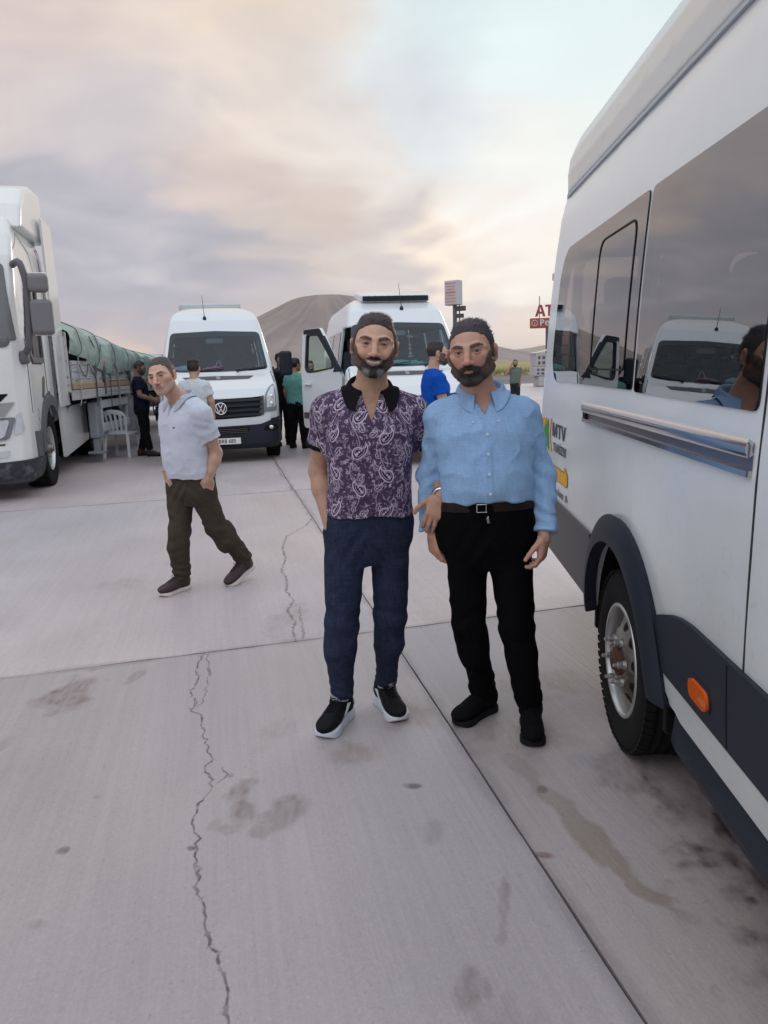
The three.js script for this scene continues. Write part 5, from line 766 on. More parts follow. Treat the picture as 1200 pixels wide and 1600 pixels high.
// ---------------------------------------------------------------- plastic chair
{
  const C = thing('plastic_chair', 'white plastic stacking chair beside the lorry trailer', 'chair', [-4.70, 0, -13.95], 3.02);
  const pm = std([0.60, 0.66, 0.69], 0.38);
  const bk = (x, y) => [x, y, -0.20 - (y - 0.44) * 0.24 + x * x * 0.55];     // back leans towards -z
  const slots = [-0.155, -0.078, 0, 0.078, 0.155].map(x => round([[x - 0.021, 0.50, 0.012], [x + 0.021, 0.50, 0.012], [x * 1.12 + 0.023, 0.80 - abs(x) * 0.25, 0.016], [x * 1.12 - 0.023, 0.80 - abs(x) * 0.25, 0.016]]));
  mesh('backrest', sheet(round([[-0.20, 0.43], [0.20, 0.43], [0.245, 0.72, 0.05], [0.20, 0.83, 0.10], [0, 0.885, 0.2], [-0.20, 0.83, 0.10], [-0.245, 0.72, 0.05]]), bk, { holes: slots, th: 0.012, step: 0.05 }), pm, C);
  mesh('seat', G.merge([sheet(round([[-0.22, -0.23, 0.06], [0.22, -0.23, 0.06], [0.235, 0.22, 0.07], [-0.235, 0.22, 0.07]]), (x, z) => [x, 0.445 - 0.015 * cos(x * 6) + sstep(0.15, 0.25, z) * -0.02, z], { th: 0.012, step: 0.06 }), G.rbox(0.46, 0.04, 0.02, 0.008, 0, 0.425, 0.215), G.rbox(0.02, 0.04, 0.44, 0.008, 0.225, 0.425, 0), G.rbox(0.02, 0.04, 0.44, 0.008, -0.225, 0.425, 0)]), pm, C);
  for (const [x, z] of [[-1, 1], [1, 1], [-1, -1], [1, -1]]) mesh('leg', G.merge([G.bar([x * 0.205, 0.44, z * 0.20], [x * 0.235, 0.0, z * 0.255], 0.055, 0.02), G.bar([x * 0.205, 0.44, z * 0.20], [x * 0.235, 0.0, z * 0.255], 0.02, 0.055)]), pm, C);
}

// ---------------------------------------------------------------- signs, a parked car and goods in the distance
const { FontLoader } = await import('three/addons/loaders/FontLoader.js');
const { TextGeometry } = await import('three/addons/geometries/TextGeometry.js');
const font = await new FontLoader().loadAsync('fonts/droid/droid_sans_bold.typeface.json');
const text3 = (s, size, depth = 0.05) => { const g = new TextGeometry(s, { font, size, depth, height: depth, curveSegments: 4, bevelEnabled: false }); g.computeBoundingBox(); return g; };
{
  const S = thing('sign_pylon', 'tall lit box sign with pink and grey faces above the van roof', 'sign', [5.75, 0, -60], -0.62);
  const face = std([0.62, 0.52, 0.52], 0.5), side = std([0.58, 0.62, 0.63], 0.5), dark = std([0.08, 0.07, 0.08], 0.6), red = std([0.48, 0.27, 0.27], 0.6), pole = std([0.12, 0.12, 0.13], 0.5);
  mesh('sign_box', G.rbox(1.15, 1.8, 0.75, 0.05, 0, 6.65, 0), side, S);
  mesh('sign_face', G.rbox(1.07, 1.7, 0.04, 0.01, 0, 6.65, 0.385), face, S);
  for (let k = 0; k < 7; k++) mesh('lettering', G.rbox(0.9 - (k * 37 % 5) * 0.07, k === 3 ? 0.13 : 0.06, 0.02, 0.005, -0.03, 7.33 - k * 0.22, 0.41), red, S);
  mesh('small_sign', G.rbox(0.75, 0.36, 0.25, 0.02, 0.62, 5.48, 0.0), dark, S); mesh('small_sign', G.rbox(0.6, 0.3, 0.25, 0.02, 0.52, 4.95, 0.0), dark, S);
  mesh('pole', G.merge([G.rod([0.1, 0, 0], [0.1, 6, 0], 0.16), G.rod([0.5, 4, 0], [0.5, 6, 0], 0.05)]), pole, S);
  const R = thing('fuel_sign', 'red fuel station sign with standing letters beside the minibus rear', 'sign', [17.1, 0, -80], -0.1);
  const bx = mesh('sign_board', G.rbox(5.4, 1.0, 0.4, 0.05, 1.0, 5.15, 0), std([0.40, 0.09, 0.07], 0.5), R);
  for (const [t, sz, x, y, nm] of [['Petrol', 0.62, -0.78, 4.9, 'lettering']]) { const g = text3(t, sz, 0.06); g.translate(x, y, 0.2); mesh(nm, g, std([0.72, 0.70, 0.70], 0.5), R); }
  mesh('sign_mark', G.merge([G.at(new THREE.TorusGeometry(0.28, 0.06, 8, 24), -1.25, 5.15, 0.22), G.rbox(0.1, 0.3, 0.05, 0.02, -1.25, 5.15, 0.23)]), std([0.65, 0.45, 0.40], 0.5), R);
  let x = -1.2; for (const ch of ['A', 'T', 'A']) { const g = text3(ch, 1.15, 0.25); g.translate(x, 5.8, -0.1); mesh('letter', g, std([0.38, 0.06, 0.09], 0.5), R); x += 0.98; }
  mesh('pole', G.merge([G.rod([0, 0, 0], [0, 5, 0], 0.14), G.rod([2.6, 0, 0], [2.6, 5, 0], 0.14), G.rod([-0.75, 5.6, -0.1], [-0.75, 7.8, -0.1], 0.04)]), pole, R);
  // goods stacked beyond the minibus
  const cm = std([0.42, 0.41, 0.41], 0.7), cd = std([0.10, 0.10, 0.11], 0.8);
  let n = 0;
  for (const [cx, cy, w, h2] of [[9.15, 0.02, 1.5, 0.55], [9.05, 0.60, 1.75, 0.52], [9.1, 1.14, 1.75, 0.72]]) {
    const c = thing('crate', ['grey crate at the bottom of the stack beside the minibus rear', 'grey slotted crate in the middle of the stack beside the minibus rear', 'grey slotted crate on top of the stack beside the minibus rear'][n], 'crate', [cx, cy, -45], 0.1, 'crates stacked beyond the minibus');
    mesh('shell', G.rbox(w, h2, 1.1, 0.04, 0.6, h2 / 2, 0), cm, c);
    if (n) for (let r = 0; r < 2; r++) for (let k = 0; k < 6; k++) mesh('slot', G.rbox(0.14 + (k * 7 % 3) * 0.03, h2 * 0.24, 0.02, 0.01, 0.6 - w / 2 + 0.2 + k * 0.26, h2 * (0.27 + r * 0.4), 0.555), cd, c);
    n++;
  }
  const lid = thing('cover', 'pale tarpaulin lid sloping over the top crate', 'cover', [9.1, 1.87, -45], 0.1); mesh('sheet', surf((s, t) => [s * 1.9 - 0.35, 0.02 + 0.35 * s * (1 - 0.2 * t), (t - 0.5) * 1.2], 8, 4), std([0.55, 0.54, 0.54], 0.8, { side: THREE.DoubleSide }), lid);
  // a car far behind, half hidden between two men
  const C = thing('parked_car', 'pale blue parked car far behind between the two men at left', 'car', [-9.0, 0, -29], 0.35);
  const sd = poly2([[-2.05, 0.30], [-2.1, 0.75], [-1.95, 1.02], [-1.35, 1.08], [-0.85, 1.46], [0.5, 1.5], [1.25, 1.05], [1.95, 0.92], [2.1, 0.7], [2.08, 0.3]]);
  const out = (x2, y, z) => smax(sd(z, y), abs(x2) - 0.86 + 0.28 * max(0, y - 0.95) + 0.05 * z * z * 0.3, 0.1);
  mesh('body', net([P.fn(out, 'u'), P.fn((x2, y, z) => max(min(hypot(y - 0.32, z - 1.3), hypot(y - 0.32, z + 1.3)) - 0.37, 0.6 - abs(x2)), 's', 0.02)], [-1, 0.2, -2.2], [1, 1.6, 2.2], 0.05, { relax: 1 }), phys([0.42, 0.52, 0.58], 0.3, { clearcoat: 1 }), C);
  const cpr = projector(out, 2.3); const gl = glassMat([0.12, 0.15, 0.17], 1.7);
  mesh('windscreen', sheet(round(sym([[0, 1.10], [0.66, 1.10], [0.56, 1.42, 0.05], [0, 1.44]])), cpr.front, { off: 0.006, th: 0.01, step: 0.2 }), std([0.05, 0.07, 0.08], 0.05), C);
  for (const f of [cpr.left, cpr.right]) mesh('side_window', sheet(round([[-1.2, 1.10], [1.0, 1.10], [0.45, 1.42, 0.05], [-0.8, 1.42, 0.05]]), (z, y) => f(z, y), { off: 0.006, th: 0.01, step: 0.3 }), std([0.05, 0.07, 0.08], 0.05), C);
  mesh('bumper', sheet(round(sym([[0, 0.32], [0.8, 0.34], [0.82, 0.58], [0, 0.6]])), cpr.front, { off: 0.01, th: 0.03, step: 0.2 }), plasticBlue, C);
  for (const s of [1, -1]) mesh('headlight', sheet(round([[s * 0.5, 0.70], [s * 0.76, 0.72], [s * 0.76, 0.86], [s * 0.52, 0.82]]), cpr.front, { off: 0.01, th: 0.02, step: 0.1 }), lampGlass, C);
  for (const z of [1.3, -1.3]) for (const s of [1, -1]) wheel(C, 'wheel', [s * 0.76, 0.31, z], 0.31, 0.2, 0.19, 'cover', s > 0 ? PI : 0);
}

// ---------------------------------------------------------------- people
const v3 = a => new THREE.Vector3(...a), add3 = (a, b) => [a[0] + b[0], a[1] + b[1], a[2] + b[2]], sub3 = (a, b) => [a[0] - b[0], a[1] - b[1], a[2] - b[2]], mul3 = (a, k) => [a[0] * k, a[1] * k, a[2] * k], mix3 = (a, b, t) => [mix(a[0], b[0], t), mix(a[1], b[1], t), mix(a[2], b[2], t)];
const nrm = a => { const l = hypot(...a) || 1; return [a[0] / l, a[1] / l, a[2] / l]; }, cross3 = (a, b) => [a[1] * b[2] - a[2] * b[1], a[2] * b[0] - a[0] * b[2], a[0] * b[1] - a[1] * b[0]], dot3 = (a, b) => a[0] * b[0] + a[1] * b[1] + a[2] * b[2];
function frame(o, up, side) {                                 // orthonormal frame: local x = side, y = up
  const y = nrm(up), x = nrm(sub3(side, mul3(y, dot3(side, y)))), z = cross3(x, y);
  return { o, x, y, z, to: (a, b, c) => { const p = a - o[0], q = b - o[1], r = c - o[2]; return [p * x[0] + q * x[1] + r * x[2], p * y[0] + q * y[1] + r * y[2], p * z[0] + q * z[1] + r * z[2]]; }, out: p => [o[0] + x[0] * p[0] + y[0] * p[1] + z[0] * p[2], o[1] + x[1] * p[0] + y[1] * p[1] + z[1] * p[2], o[2] + x[2] * p[0] + y[2] * p[1] + z[2] * p[2]], m: new THREE.Matrix4().makeBasis(v3(x), v3(y), v3(z)).setPosition(...o) };
}
const inF = (F, p) => ({ ...p, f: (x, y, z) => { const q = F.to(x, y, z); return p.f(q[0], q[1], q[2]); } });
const cut = (p, pt, dir) => { const d = nrm(dir); return { ...p, f: (x, y, z) => max(p.f(x, y, z), (x - pt[0]) * d[0] + (y - pt[1]) * d[1] + (z - pt[2]) * d[2]) }; };
function handPrims(side, pose) {                              // wrist at origin, fingers +y, palm +z, thumb +x (right hand); side -1 mirrors
  const L = [], s = side, q = p => [p[0] * s, p[1], p[2]];
  L.push(P.ell(q([0, 0.045, 0]), [0.043, 0.056, 0.0155], 0.012), P.box(q([0, 0.050, -0.001]), [0.039, 0.040, 0.012], 0.012, 0.012), P.cap([0, -0.050, 0], [0, 0.012, 0], 0.017, 0.025, 0.015), P.ell(q([0.027, 0.032, 0.009]), [0.017, 0.032, 0.015], 0.012));
  const bx = [0.031, 0.0105, -0.011, -0.031], by = [0.086, 0.092, 0.089, 0.080], len = [0.069, 0.077, 0.072, 0.057], rr = [0.0095, 0.0098, 0.0094, 0.0082];
  for (let f = 0; f < 4; f++) {
    const c = pose.curl[f], sp = (pose.splay || 0) * (1.5 - f) * 0.5; let p = [bx[f], by[f], 0], a = c[0], r = rr[f];
    for (let k = 0; k < 3; k++) { const l = len[f] * [0.44, 0.32, 0.24][k], d = [sin(sp) * cos(a), cos(sp) * cos(a), sin(a)], e = add3(p, mul3(d, l)); L.push(P.cap(q(p), q(e), r, r * 0.93, k ? 0.003 : 0.007)); p = e; r *= 0.93; if (k === 0) a = c[0] + c[1]; else if (k === 1) a = c[0] + c[1] + c[2]; }
  }
  let p = [0.036, 0.020, 0.006], t = pose.thumb || [0.75, 0.62, 0.22]; let r = 0.0125;
  for (let k = 0; k < 3; k++) { const d = nrm([t[0] * [1, 0.72, 0.45][k], t[1] * [1, 1.15, 1.3][k], t[2] * [1, 1.1, 1.2][k]]), e = add3(p, mul3(d, [0.040, 0.032, 0.024][k])); L.push(P.cap(q(p), q(e), r, r * 0.9, k ? 0.004 : 0.010)); p = e; r *= 0.88; }
  return L;
}
const RELAX = { curl: [[0.45, 0.5, 0.35], [0.55, 0.55, 0.4], [0.65, 0.6, 0.4], [0.7, 0.6, 0.4]], splay: 0.10, thumb: [0.42, 0.80, 0.42] };
const DRAPE = { curl: [[0.30, 0.35, 0.25], [0.26, 0.36, 0.28], [0.28, 0.40, 0.28], [0.32, 0.40, 0.3]], splay: 0.07, thumb: [0.62, 0.72, 0.25] };
// --- head in its own axes: eyes at y 0, face +z
function headPrims(h) {
  const w = h.width || 1, jaw = h.jaw || 1, L = [];
  L.push(P.ell([0, 0.030, -0.012], [0.073 * w, 0.086, 0.093], 0.02), P.ell([0, -0.022, 0.028], [0.059 * w, 0.074, 0.060], 0.03));
  for (const s of [1, -1]) { L.push(P.cap([s * 0.050 * w * jaw, -0.058, 0.005], [s * 0.017, -0.094, 0.060], 0.020, 0.018, 0.030), P.ell([s * 0.046 * w, -0.014, 0.052], [0.020, 0.017, 0.022], 0.025)); }
  L.push(P.ell([0, -0.096, 0.062], [0.024, 0.018, 0.019], 0.022));
  for (const s of [1, -1]) L.push(P.cap([s * 0.010, 0.021, 0.083], [s * 0.034, 0.0255, 0.079], 0.009, 0.008, 0.014), P.cap([s * 0.034, 0.0255, 0.079], [s * 0.056 * w, 0.018, 0.062], 0.008, 0.007, 0.014));
  for (const s of [1, -1]) L.push(P.ell([s * 0.0315, 0.003, 0.090], [0.0185, 0.0115, 0.011], 0.010, null, 's'));
  const up = h.lidUp ?? 0.0052, lo = h.lidLo ?? 0.0040;
  for (const s of [1, -1]) L.push({ op: 'u', k: 0.004, f: (x, y, z) => { const a = x - s * 0.0315, b = y - 0.003, c = z - 0.0735, q = 1 - (a / 0.0158) ** 2, d = hypot(a, b, c) - 0.0145; return z > 0.07 ? max(d, -max(b - up * q, -lo * q - b)) : d; } });
  // nose
  const nl = h.nose || 1;
  L.push(P.cap([0, 0.014, 0.084], [0, -0.014, 0.098 * (0.5 + 0.5 * nl)], 0.0085, 0.0095, 0.012), P.cap([0, -0.014, 0.098 * (0.5 + 0.5 * nl)], [0, -0.034, 0.108 * (0.6 + 0.4 * nl)], 0.0095, 0.0125, 0.008));
  for (const s of [1, -1]) L.push(P.ell([s * 0.0135, -0.037, 0.097], [0.0095, 0.0085, 0.0115], 0.006), P.ell([s * 0.0065, -0.0455, 0.104], [0.0036, 0.004, 0.0055], 0.002, null, 's'));
  // lips
  const sm = h.smile || 0, my = -0.064, cw = 0.023 + 0.006 * sm;
  L.push(P.ell([0, my, 0.082], [0.030, 0.018, 0.014], 0.012));
  for (const s of [1, -1]) L.push(P.cap([0, my + 0.0045, 0.0955], [s * cw, my + 0.0015 + 0.009 * sm, 0.083], 0.0045, 0.003, 0.004), P.cap([0, my - 0.0055 - 0.003 * sm, 0.0945], [s * cw * 0.9, my - 0.001 + 0.008 * sm, 0.082], 0.0055, 0.003, 0.004));
  if (sm > 0.5) { L.push({ op: 's', k: 0.002, f: (x, y, z) => (hypot(x / 0.022, (y - my + 0.0012 - x * x * 13) / 0.0042, (z - 0.098) / 0.008) - 1) * 0.003 }); for (const s of [1, -1]) L.push(P.ell([s * 0.040, -0.032, 0.068], [0.017, 0.016, 0.016], 0.014)); }
  else L.push({ op: 's', k: 0.002, f: (x, y, z) => hypot(max(abs(x) - 0.021, 0), y - my + x * x * 1.5, max(0, 0.09 - z) * 0.3) - 0.0011 });
  // ears
  for (const s of [1, -1]) { const e = h.ear || 1, n0 = L.length; L.push(P.ell([s * 0.077 * w, -0.004, -0.012], [0.0085 * e, 0.031, 0.0185], 0.008, [0.15, s * 0.38, s * -0.12]), P.ell([s * 0.0855 * w, -0.002, -0.006], [0.006, 0.018, 0.009], 0.004, [0.15, s * 0.38, 0], 's'), P.cap([s * 0.078 * w, -0.028, -0.004], [s * 0.074 * w, -0.034, 0.0], 0.006, 0.006, 0.006)); for (let i = n0; i < L.length; i++) L[i].ear = true; }
  L.push(P.cap([0, -0.05, -0.028], [0, -0.098, -0.034], 0.049, 0.042, 0.02));
  return L;
}
const beardLine = curve1([[0, -0.0475], [0.016, -0.048], [0.028, -0.050], [0.038, -0.053], [0.048, -0.048], [0.056, -0.034], [0.062, -0.014], [0.070, 0.006], [0.09, 0.008]]);
const browY = (x, h) => { const t = (abs(x) - 0.012) / 0.042; return (h.browY || 0.0225) + 0.0065 * sin(clamp(t, 0, 1) * 2.5) - 0.002; };
function skinColor(h) {
  const S = h.skin;
  return (x, y, z) => {
    const n = fbm(x * 55, y * 55, z * 55, 3) - 0.5, n2 = noise(x * 300, y * 300, z * 300) - 0.5; let k = 1 + n * 0.16 + n2 * 0.10, r = S[0] * k, g = S[1] * k, b = S[2] * k;
    const red = exp(-((abs(x) - 0.042) ** 2 + (y + 0.022) ** 2) / 0.0005) * 0.6 + exp(-(x * x + (y + 0.034) ** 2) / 0.00035) + (abs(x) > 0.072 ? 0.7 : 0); r *= 1 + red * 0.06 * (h.ruddy || 1); g *= 1 - red * 0.10 * (h.ruddy || 1); b *= 1 - red * 0.10 * (h.ruddy || 1);
    if (z > 0.03) {
      const my = -0.064, sm = h.smile || 0, lip = sstep(1.15, 0.85, hypot(x / (0.024 + 0.005 * sm), (y - my + 0.0005 - x * x * 12 * sm) / (0.0098 + 0.001 * sm)));
      if (lip > 0 && z > 0.07) { r = mix(r, S[0] * 0.72, lip * 0.75); g = mix(g, S[1] * 0.50, lip * 0.75); b = mix(b, S[2] * 0.52, lip * 0.75); }
      if (sm > 0.5 && z > 0.06) { const tt = sstep(1.1, 0.8, hypot(x / 0.022, (y - my + 0.0012 - x * x * 13) / 0.0046)); r = mix(r, 0.80, tt); g = mix(g, 0.76, tt); b = mix(b, 0.70, tt); const dk = sstep(1.0, 0.5, abs(y - my + 0.0058 - x * x * 13) / 0.0016) * (abs(x) < 0.017 ? 0.6 : 0); r *= 1 - dk; g *= 1 - dk; b *= 1 - dk; }
      const ax = abs(x), bt = sstep(0.0072, 0.0042, abs(y - browY(x, h)) * (ax > 0.045 ? 1.6 : 1) / (h.brow || 1)) * sstep(0.009, 0.014, ax) * sstep(0.058, 0.050, ax) * (h.browK ?? 1.0) * (0.75 + 0.25 * noise(x * 500, y * 200, 3)); r = mix(r, 0.014, bt); g = mix(g, 0.011, bt); b = mix(b, 0.011, bt);
      const lash = sstep(0.0022, 0.0008, abs(y - 0.003 - (h.lidUp ?? 0.0052) * (1 - ((ax - 0.0315) / 0.0158) ** 2))) * (abs(ax - 0.0315) < 0.015 ? 0.85 : 0); r *= 1 - lash; g *= 1 - lash; b *= 1 - lash;
      const bag = exp(-((ax - 0.030) ** 2 / 0.00018 + (y + 0.012) ** 2 / 0.00003)) * 0.16 + exp(-((ax - 0.031) ** 2 / 0.00022 + (y - 0.012) ** 2 / 0.00004)) * 0.20; r *= 1 - bag; g *= 1 - bag * 1.15; b *= 1 - bag;  // darker lids and eye bags, socket shade put into the skin tone
      const nos = sstep(0.0052, 0.0030, hypot(ax - 0.0065, (y + 0.0460) * 1.1)) * (z > 0.09 ? 0.6 : 0); r *= 1 - nos; g *= 1 - nos; b *= 1 - nos;
    }
    if (h.beard) { const yb = beardLine(abs(x)), m = y - yb, q = sstep(0.012, -0.006, m) * sstep(-0.02, 0.012, z) * (y > -0.118 ? 0.75 : 0.75 * sstep(-0.16, -0.118, y)) * (0.55 + 0.6 * noise(x * 420, y * 420, z * 420)) * (hypot(x * 0.42, y + 0.0655 - x * x * 10 * (h.smile || 0)) > 0.0105 ? 1 : 0.1); r = mix(r, 0.03, q * 0.85); g = mix(g, 0.024, q * 0.85); b = mix(b, 0.024, q * 0.85); }
    if (h.stubble) { const q = sstep(-0.040, -0.058, y - (abs(x) > 0.045 ? 0.02 : 0)) * sstep(-0.02, 0.02, z + 0.01) * h.stubble * (y > -0.125 ? 1 : sstep(-0.15, -0.125, y)) * (0.6 + 0.5 * noise(x * 400, y * 400, z * 400)); r = mix(r, r * 0.52, q); g = mix(g, g * 0.58, q); b = mix(b, b * 0.68, q); }
    if (h.scalp) { const q = sstep(0, 0.02, hairMask(h, x, y, z)) * h.scalp; r = mix(r, 0.05, q); g = mix(g, 0.04, q); b = mix(b, 0.04, q); }
    return [r, g, b];
  };
}
function hairMask(h, x, y, z) {                               // > 0 inside the hair
  const ax = abs(x), rec = h.recede || 0;
  const H = z > 0.055 ? mix(0.060, (h.hairline || 0.070) - 6 * (x - (h.part || 0)) * (x - (h.part || 0)) * (h.vee || 0), sstep(0.055, 0.070, z)) + rec * exp(-((ax - 0.038) ** 2) / 0.0002) * 0.018
    : z > 0.022 ? mix(0.004, 0.060, sstep(0.022, 0.046, z)) : z > 0.004 ? mix(h.side || -0.020, 0.004, sstep(0.004, 0.022, z)) : z > -0.010 ? mix(0.024, h.side || -0.020, sstep(-0.010, 0.004, z)) : z > -0.040 ? mix(-0.040, 0.024, sstep(-0.040, -0.028, z)) : mix(-0.075, -0.040, sstep(-0.085, -0.04, z));
  return y - H + (noise(x * 240, y * 240, z * 240) - 0.5) * 0.006;
}
function strands(geo, n, L, W, dirF, seed) {                   // short hairs standing out of a hair surface, one mass
  const P0 = geo.attributes.position, N0 = geo.attributes.normal, C0 = geo.attributes.color, r = mulberry(seed), pos = [], nor = [], col = [], idx = [];
  for (let i = 0; i < n; i++) {
    const k = r() * P0.count | 0, p = [P0.getX(k), P0.getY(k), P0.getZ(k)], m = [N0.getX(k), N0.getY(k), N0.getZ(k)], d = dirF(p, m, r), t = nrm(cross3(d, m)), l = L * (0.5 + r()), w = W * (0.6 + 0.8 * r()), a = i * 3, q = 0.55 + r() * 1.0, s0 = mul3(m, -0.002);
    const b0 = add3(add3(p, s0), mul3(t, -w / 2)), b1 = add3(add3(p, s0), mul3(t, w / 2)), tip = add3(p, mul3(d, l)); pos.push(...b0, ...b1, ...tip); const sn = nrm(add3(m, mul3(t, (r() - 0.5) * 1.2))); nor.push(...sn, ...sn, ...sn); for (let v = 0; v < 3; v++) col.push(C0.getX(k) * q, C0.getY(k) * q, C0.getZ(k) * q); idx.push(a, a + 1, a + 2);
  }
  const g = new THREE.BufferGeometry(); g.setAttribute('position', new THREE.Float32BufferAttribute(pos, 3)); g.setAttribute('normal', new THREE.Float32BufferAttribute(nor, 3)); g.setAttribute('color', new THREE.Float32BufferAttribute(col, 3)); g.setIndex(idx); return g;
}
function person(spec) {
  const { J, head: h, shirt: S, trousers: T } = spec, g = thing('person', spec.label, 'person', spec.pos, spec.turn || 0, spec.group);
  const fine = spec.fine ?? 1, cS = [0.0075, 0.011, 0.016][fine - 1], cH = [0.0027, 0.0052, 0.0075][fine - 1], cX = [0.0034, 0.0055, 0.009][fine - 1];
  const hip = mul3(add3(J.hp.L, J.hp.R), 0.5), shM = mul3(add3(J.sh.L, J.sh.R), 0.5);
  const TF = frame(hip, sub3(J.neck, hip), sub3(J.sh.L, J.sh.R)), len = hypot(...sub3(J.neck, hip));
  const PF = frame(hip, nrm(add3(mul3(TF.y, 0.6), [0, 0.4, 0])), sub3(J.hp.L, J.hp.R));
  const ws = spec.w || 1, ds = spec.d || 1, belly = spec.belly || 0, kk = len / 0.60;
  const rows = (o) => [[-0.10, 0, -0.012, 0.165 * ws + o, 0.105 * ds + o], [0.04, 0, -0.002, 0.168 * ws + o, 0.115 * ds + o + belly * 0.4], [0.17 * kk, 0, 0.008 + belly * 0.3, 0.157 * ws + o, 0.112 * ds + o + belly], [0.30 * kk, 0, 0.006, 0.163 * ws + o, 0.116 * ds + o + belly * 0.5], [0.42 * kk, 0, 0.002, 0.172 * ws + o, 0.116 * ds + o], [0.50 * kk, 0, -0.008, 0.150 * ws + o, 0.092 * ds + o], [0.56 * kk, 0, -0.016, 0.095 * ws + o, 0.066 + o * 0.5], [0.60 * kk, 0, -0.02, 0.062, 0.056]];
  const hd = frame(J.head, [0, 1, 0], [1, 0, 0]); { const e = new THREE.Matrix4().makeRotationFromEuler(new THREE.Euler(h.pitch || 0, h.yaw || 0, h.roll || 0, 'YXZ')); hd.m = e.clone().setPosition(...J.head); hd.e = e.elements; }
  const hOut = p => { const q = v3(p).applyMatrix4(hd.m); return [q.x, q.y, q.z]; };
  const hs = h.size || 1, hw = hs * (h.wide || 1.09);
  // ---- the body: head, neck, torso, arms, hands, legs
  const skin = phys([1, 1, 1], 0.48, { vertexColors: true, sheen: 0.25, sheenRoughness: 0.5 }); skin.sheenColor.setRGB(0.9, 0.6, 0.5); skin.specularIntensity = 0.75;
  const nb = TF.out([0, 0.545 * kk, -0.018]), nTop = hOut([0, -0.075 * hs, -0.030 * hs]);
  const B = [inF(TF, P.loft(rows(-0.006), 0.04, 2.2)), P.cap(nTop, nb, 0.053 * (h.neck || 1), 0.060 * (h.neck || 1), 0.03), P.cap(nb, mix3(J.sh.L, nb, 0.4), 0.038, 0.044, 0.05), P.cap(nb, mix3(J.sh.R, nb, 0.4), 0.038, 0.044, 0.05)];
  const ar = spec.arm || 1, af = (S.sleeve ?? 0.55) > 1 ? 0.72 : 1;
  for (const s of ['L', 'R']) {
    B.push(P.cap(mix3(nb, J.sh[s], 0.45), J.sh[s], 0.055, 0.050 * ar, 0.05), P.cap(J.sh[s], J.el[s], 0.048 * ar * af, 0.040 * ar * af, 0.02), P.ell(mix3(J.sh[s], J.el[s], 0.55), [0.045 * ar * af, 0.07, 0.045 * ar * af], 0.03), P.cap(J.el[s], mix3(J.el[s], J.wr[s], 0.3), 0.041 * ar * af, 0.043 * ar * af, 0.02), P.cap(mix3(J.el[s], J.wr[s], 0.3), J.wr[s], 0.043 * ar * af, 0.0262 * ar, 0.02));
    B.push(P.cap(J.hp[s], J.kn[s], 0.07, 0.048, 0.04), P.cap(J.kn[s], J.an[s], 0.047, 0.034, 0.03));
  }
  const sk = skinColor(h), armSkin = (x, y, z) => { const n = fbm(x * 40, y * 40, z * 40, 3) - 0.5, hr = sstep(0.52, 0.75, noise(x * 260, y * 90, z * 260)) * (spec.hairy || 0); const k = (1 + n * 0.14) * (1 - hr * 0.16) * (spec.armTan || 1); return [h.skin[0] * k, h.skin[1] * k * 0.97, h.skin[2] * k * 0.95]; };
  const bb = [[9, 9, 9], [-9, -9, -9]]; for (const p of [J.sh.L, J.sh.R, J.el.L, J.el.R, J.wr.L, J.wr.R, J.hp.L, J.hp.R, J.kn.L, J.kn.R, J.an.L, J.an.R, nTop, J.neck]) for (let i = 0; i < 3; i++) { bb[0][i] = min(bb[0][i], p[i] - 0.17); bb[1][i] = max(bb[1][i], p[i] + 0.17); }
  const lo = [...bb[0]], hi = [...bb[1]]; lo[1] = max(lo[1], 0.01); hi[1] = nTop[1] + 0.02;
  const geos = [net(B, lo, hi, fine === 1 ? 0.009 : 0.014, { color: armSkin, relax: 1 })];
  const HP = headPrims(h); const hg = net(HP, [-0.11, -0.16, -0.13], [0.11, 0.14, 0.14], cH, { color: sk, relax: 1 }); hg.scale(hw, hs, hs * 1.03); hg.applyMatrix4(hd.m); geos.push(hg);
  for (const s of ['R', 'L']) {
    const hn = spec.hands && spec.hands[s]; if (!hn) continue;
    const dir = nrm(hn.dir), F = frame(J.wr[s], dir, cross3(dir, hn.palm)), sc = hn.size || 0.97; // x = dir × palm
    const hp = handPrims(s === 'R' ? 1 : -1, hn.pose || RELAX), q = net(hp, [-0.11, -0.055, -0.06], [0.11, 0.20, 0.12], fine === 1 ? 0.003 : 0.0055, { relax: 1, color: (x, y, z) => { const n = fbm(x * 90, y * 90, z * 90, 3) - 0.5, kn = exp(-((y - 0.088) ** 2) / 0.00015) * 0.1; return [h.skin[0] * (1 + n * 0.12) * (spec.armTan || 1), h.skin[1] * (1 + n * 0.14 - kn) * 0.96 * (spec.armTan || 1), h.skin[2] * (1 + n * 0.14 - kn) * 0.94 * (spec.armTan || 1)]; } });
    q.scale(sc, sc, sc); q.applyMatrix4(F.m); geos.push(q);
  }
  const body = mesh('body', mergeGeometries(geos), skin, g);
  // eyes
  if (fine < 3) for (const s of [1, -1]) {
    const gz = nrm(h.gaze || [0, 0, 1]); const eg = new THREE.SphereGeometry(0.0122, 24, 18), c = new Float32Array(eg.attributes.position.count * 3), p = eg.attributes.position;
    for (let i = 0; i < p.count; i++) { const d = (p.getX(i) * gz[0] + p.getY(i) * gz[1] + p.getZ(i) * gz[2]) / 0.0122, a = Math.acos(clamp(d, -1, 1)) * 0.0122; const col = a < 0.0026 ? [0.004, 0.004, 0.004] : a < 0.0073 ? [0.012, 0.006, 0.004] : [0.40, 0.34, 0.32]; c.set(col, i * 3); }
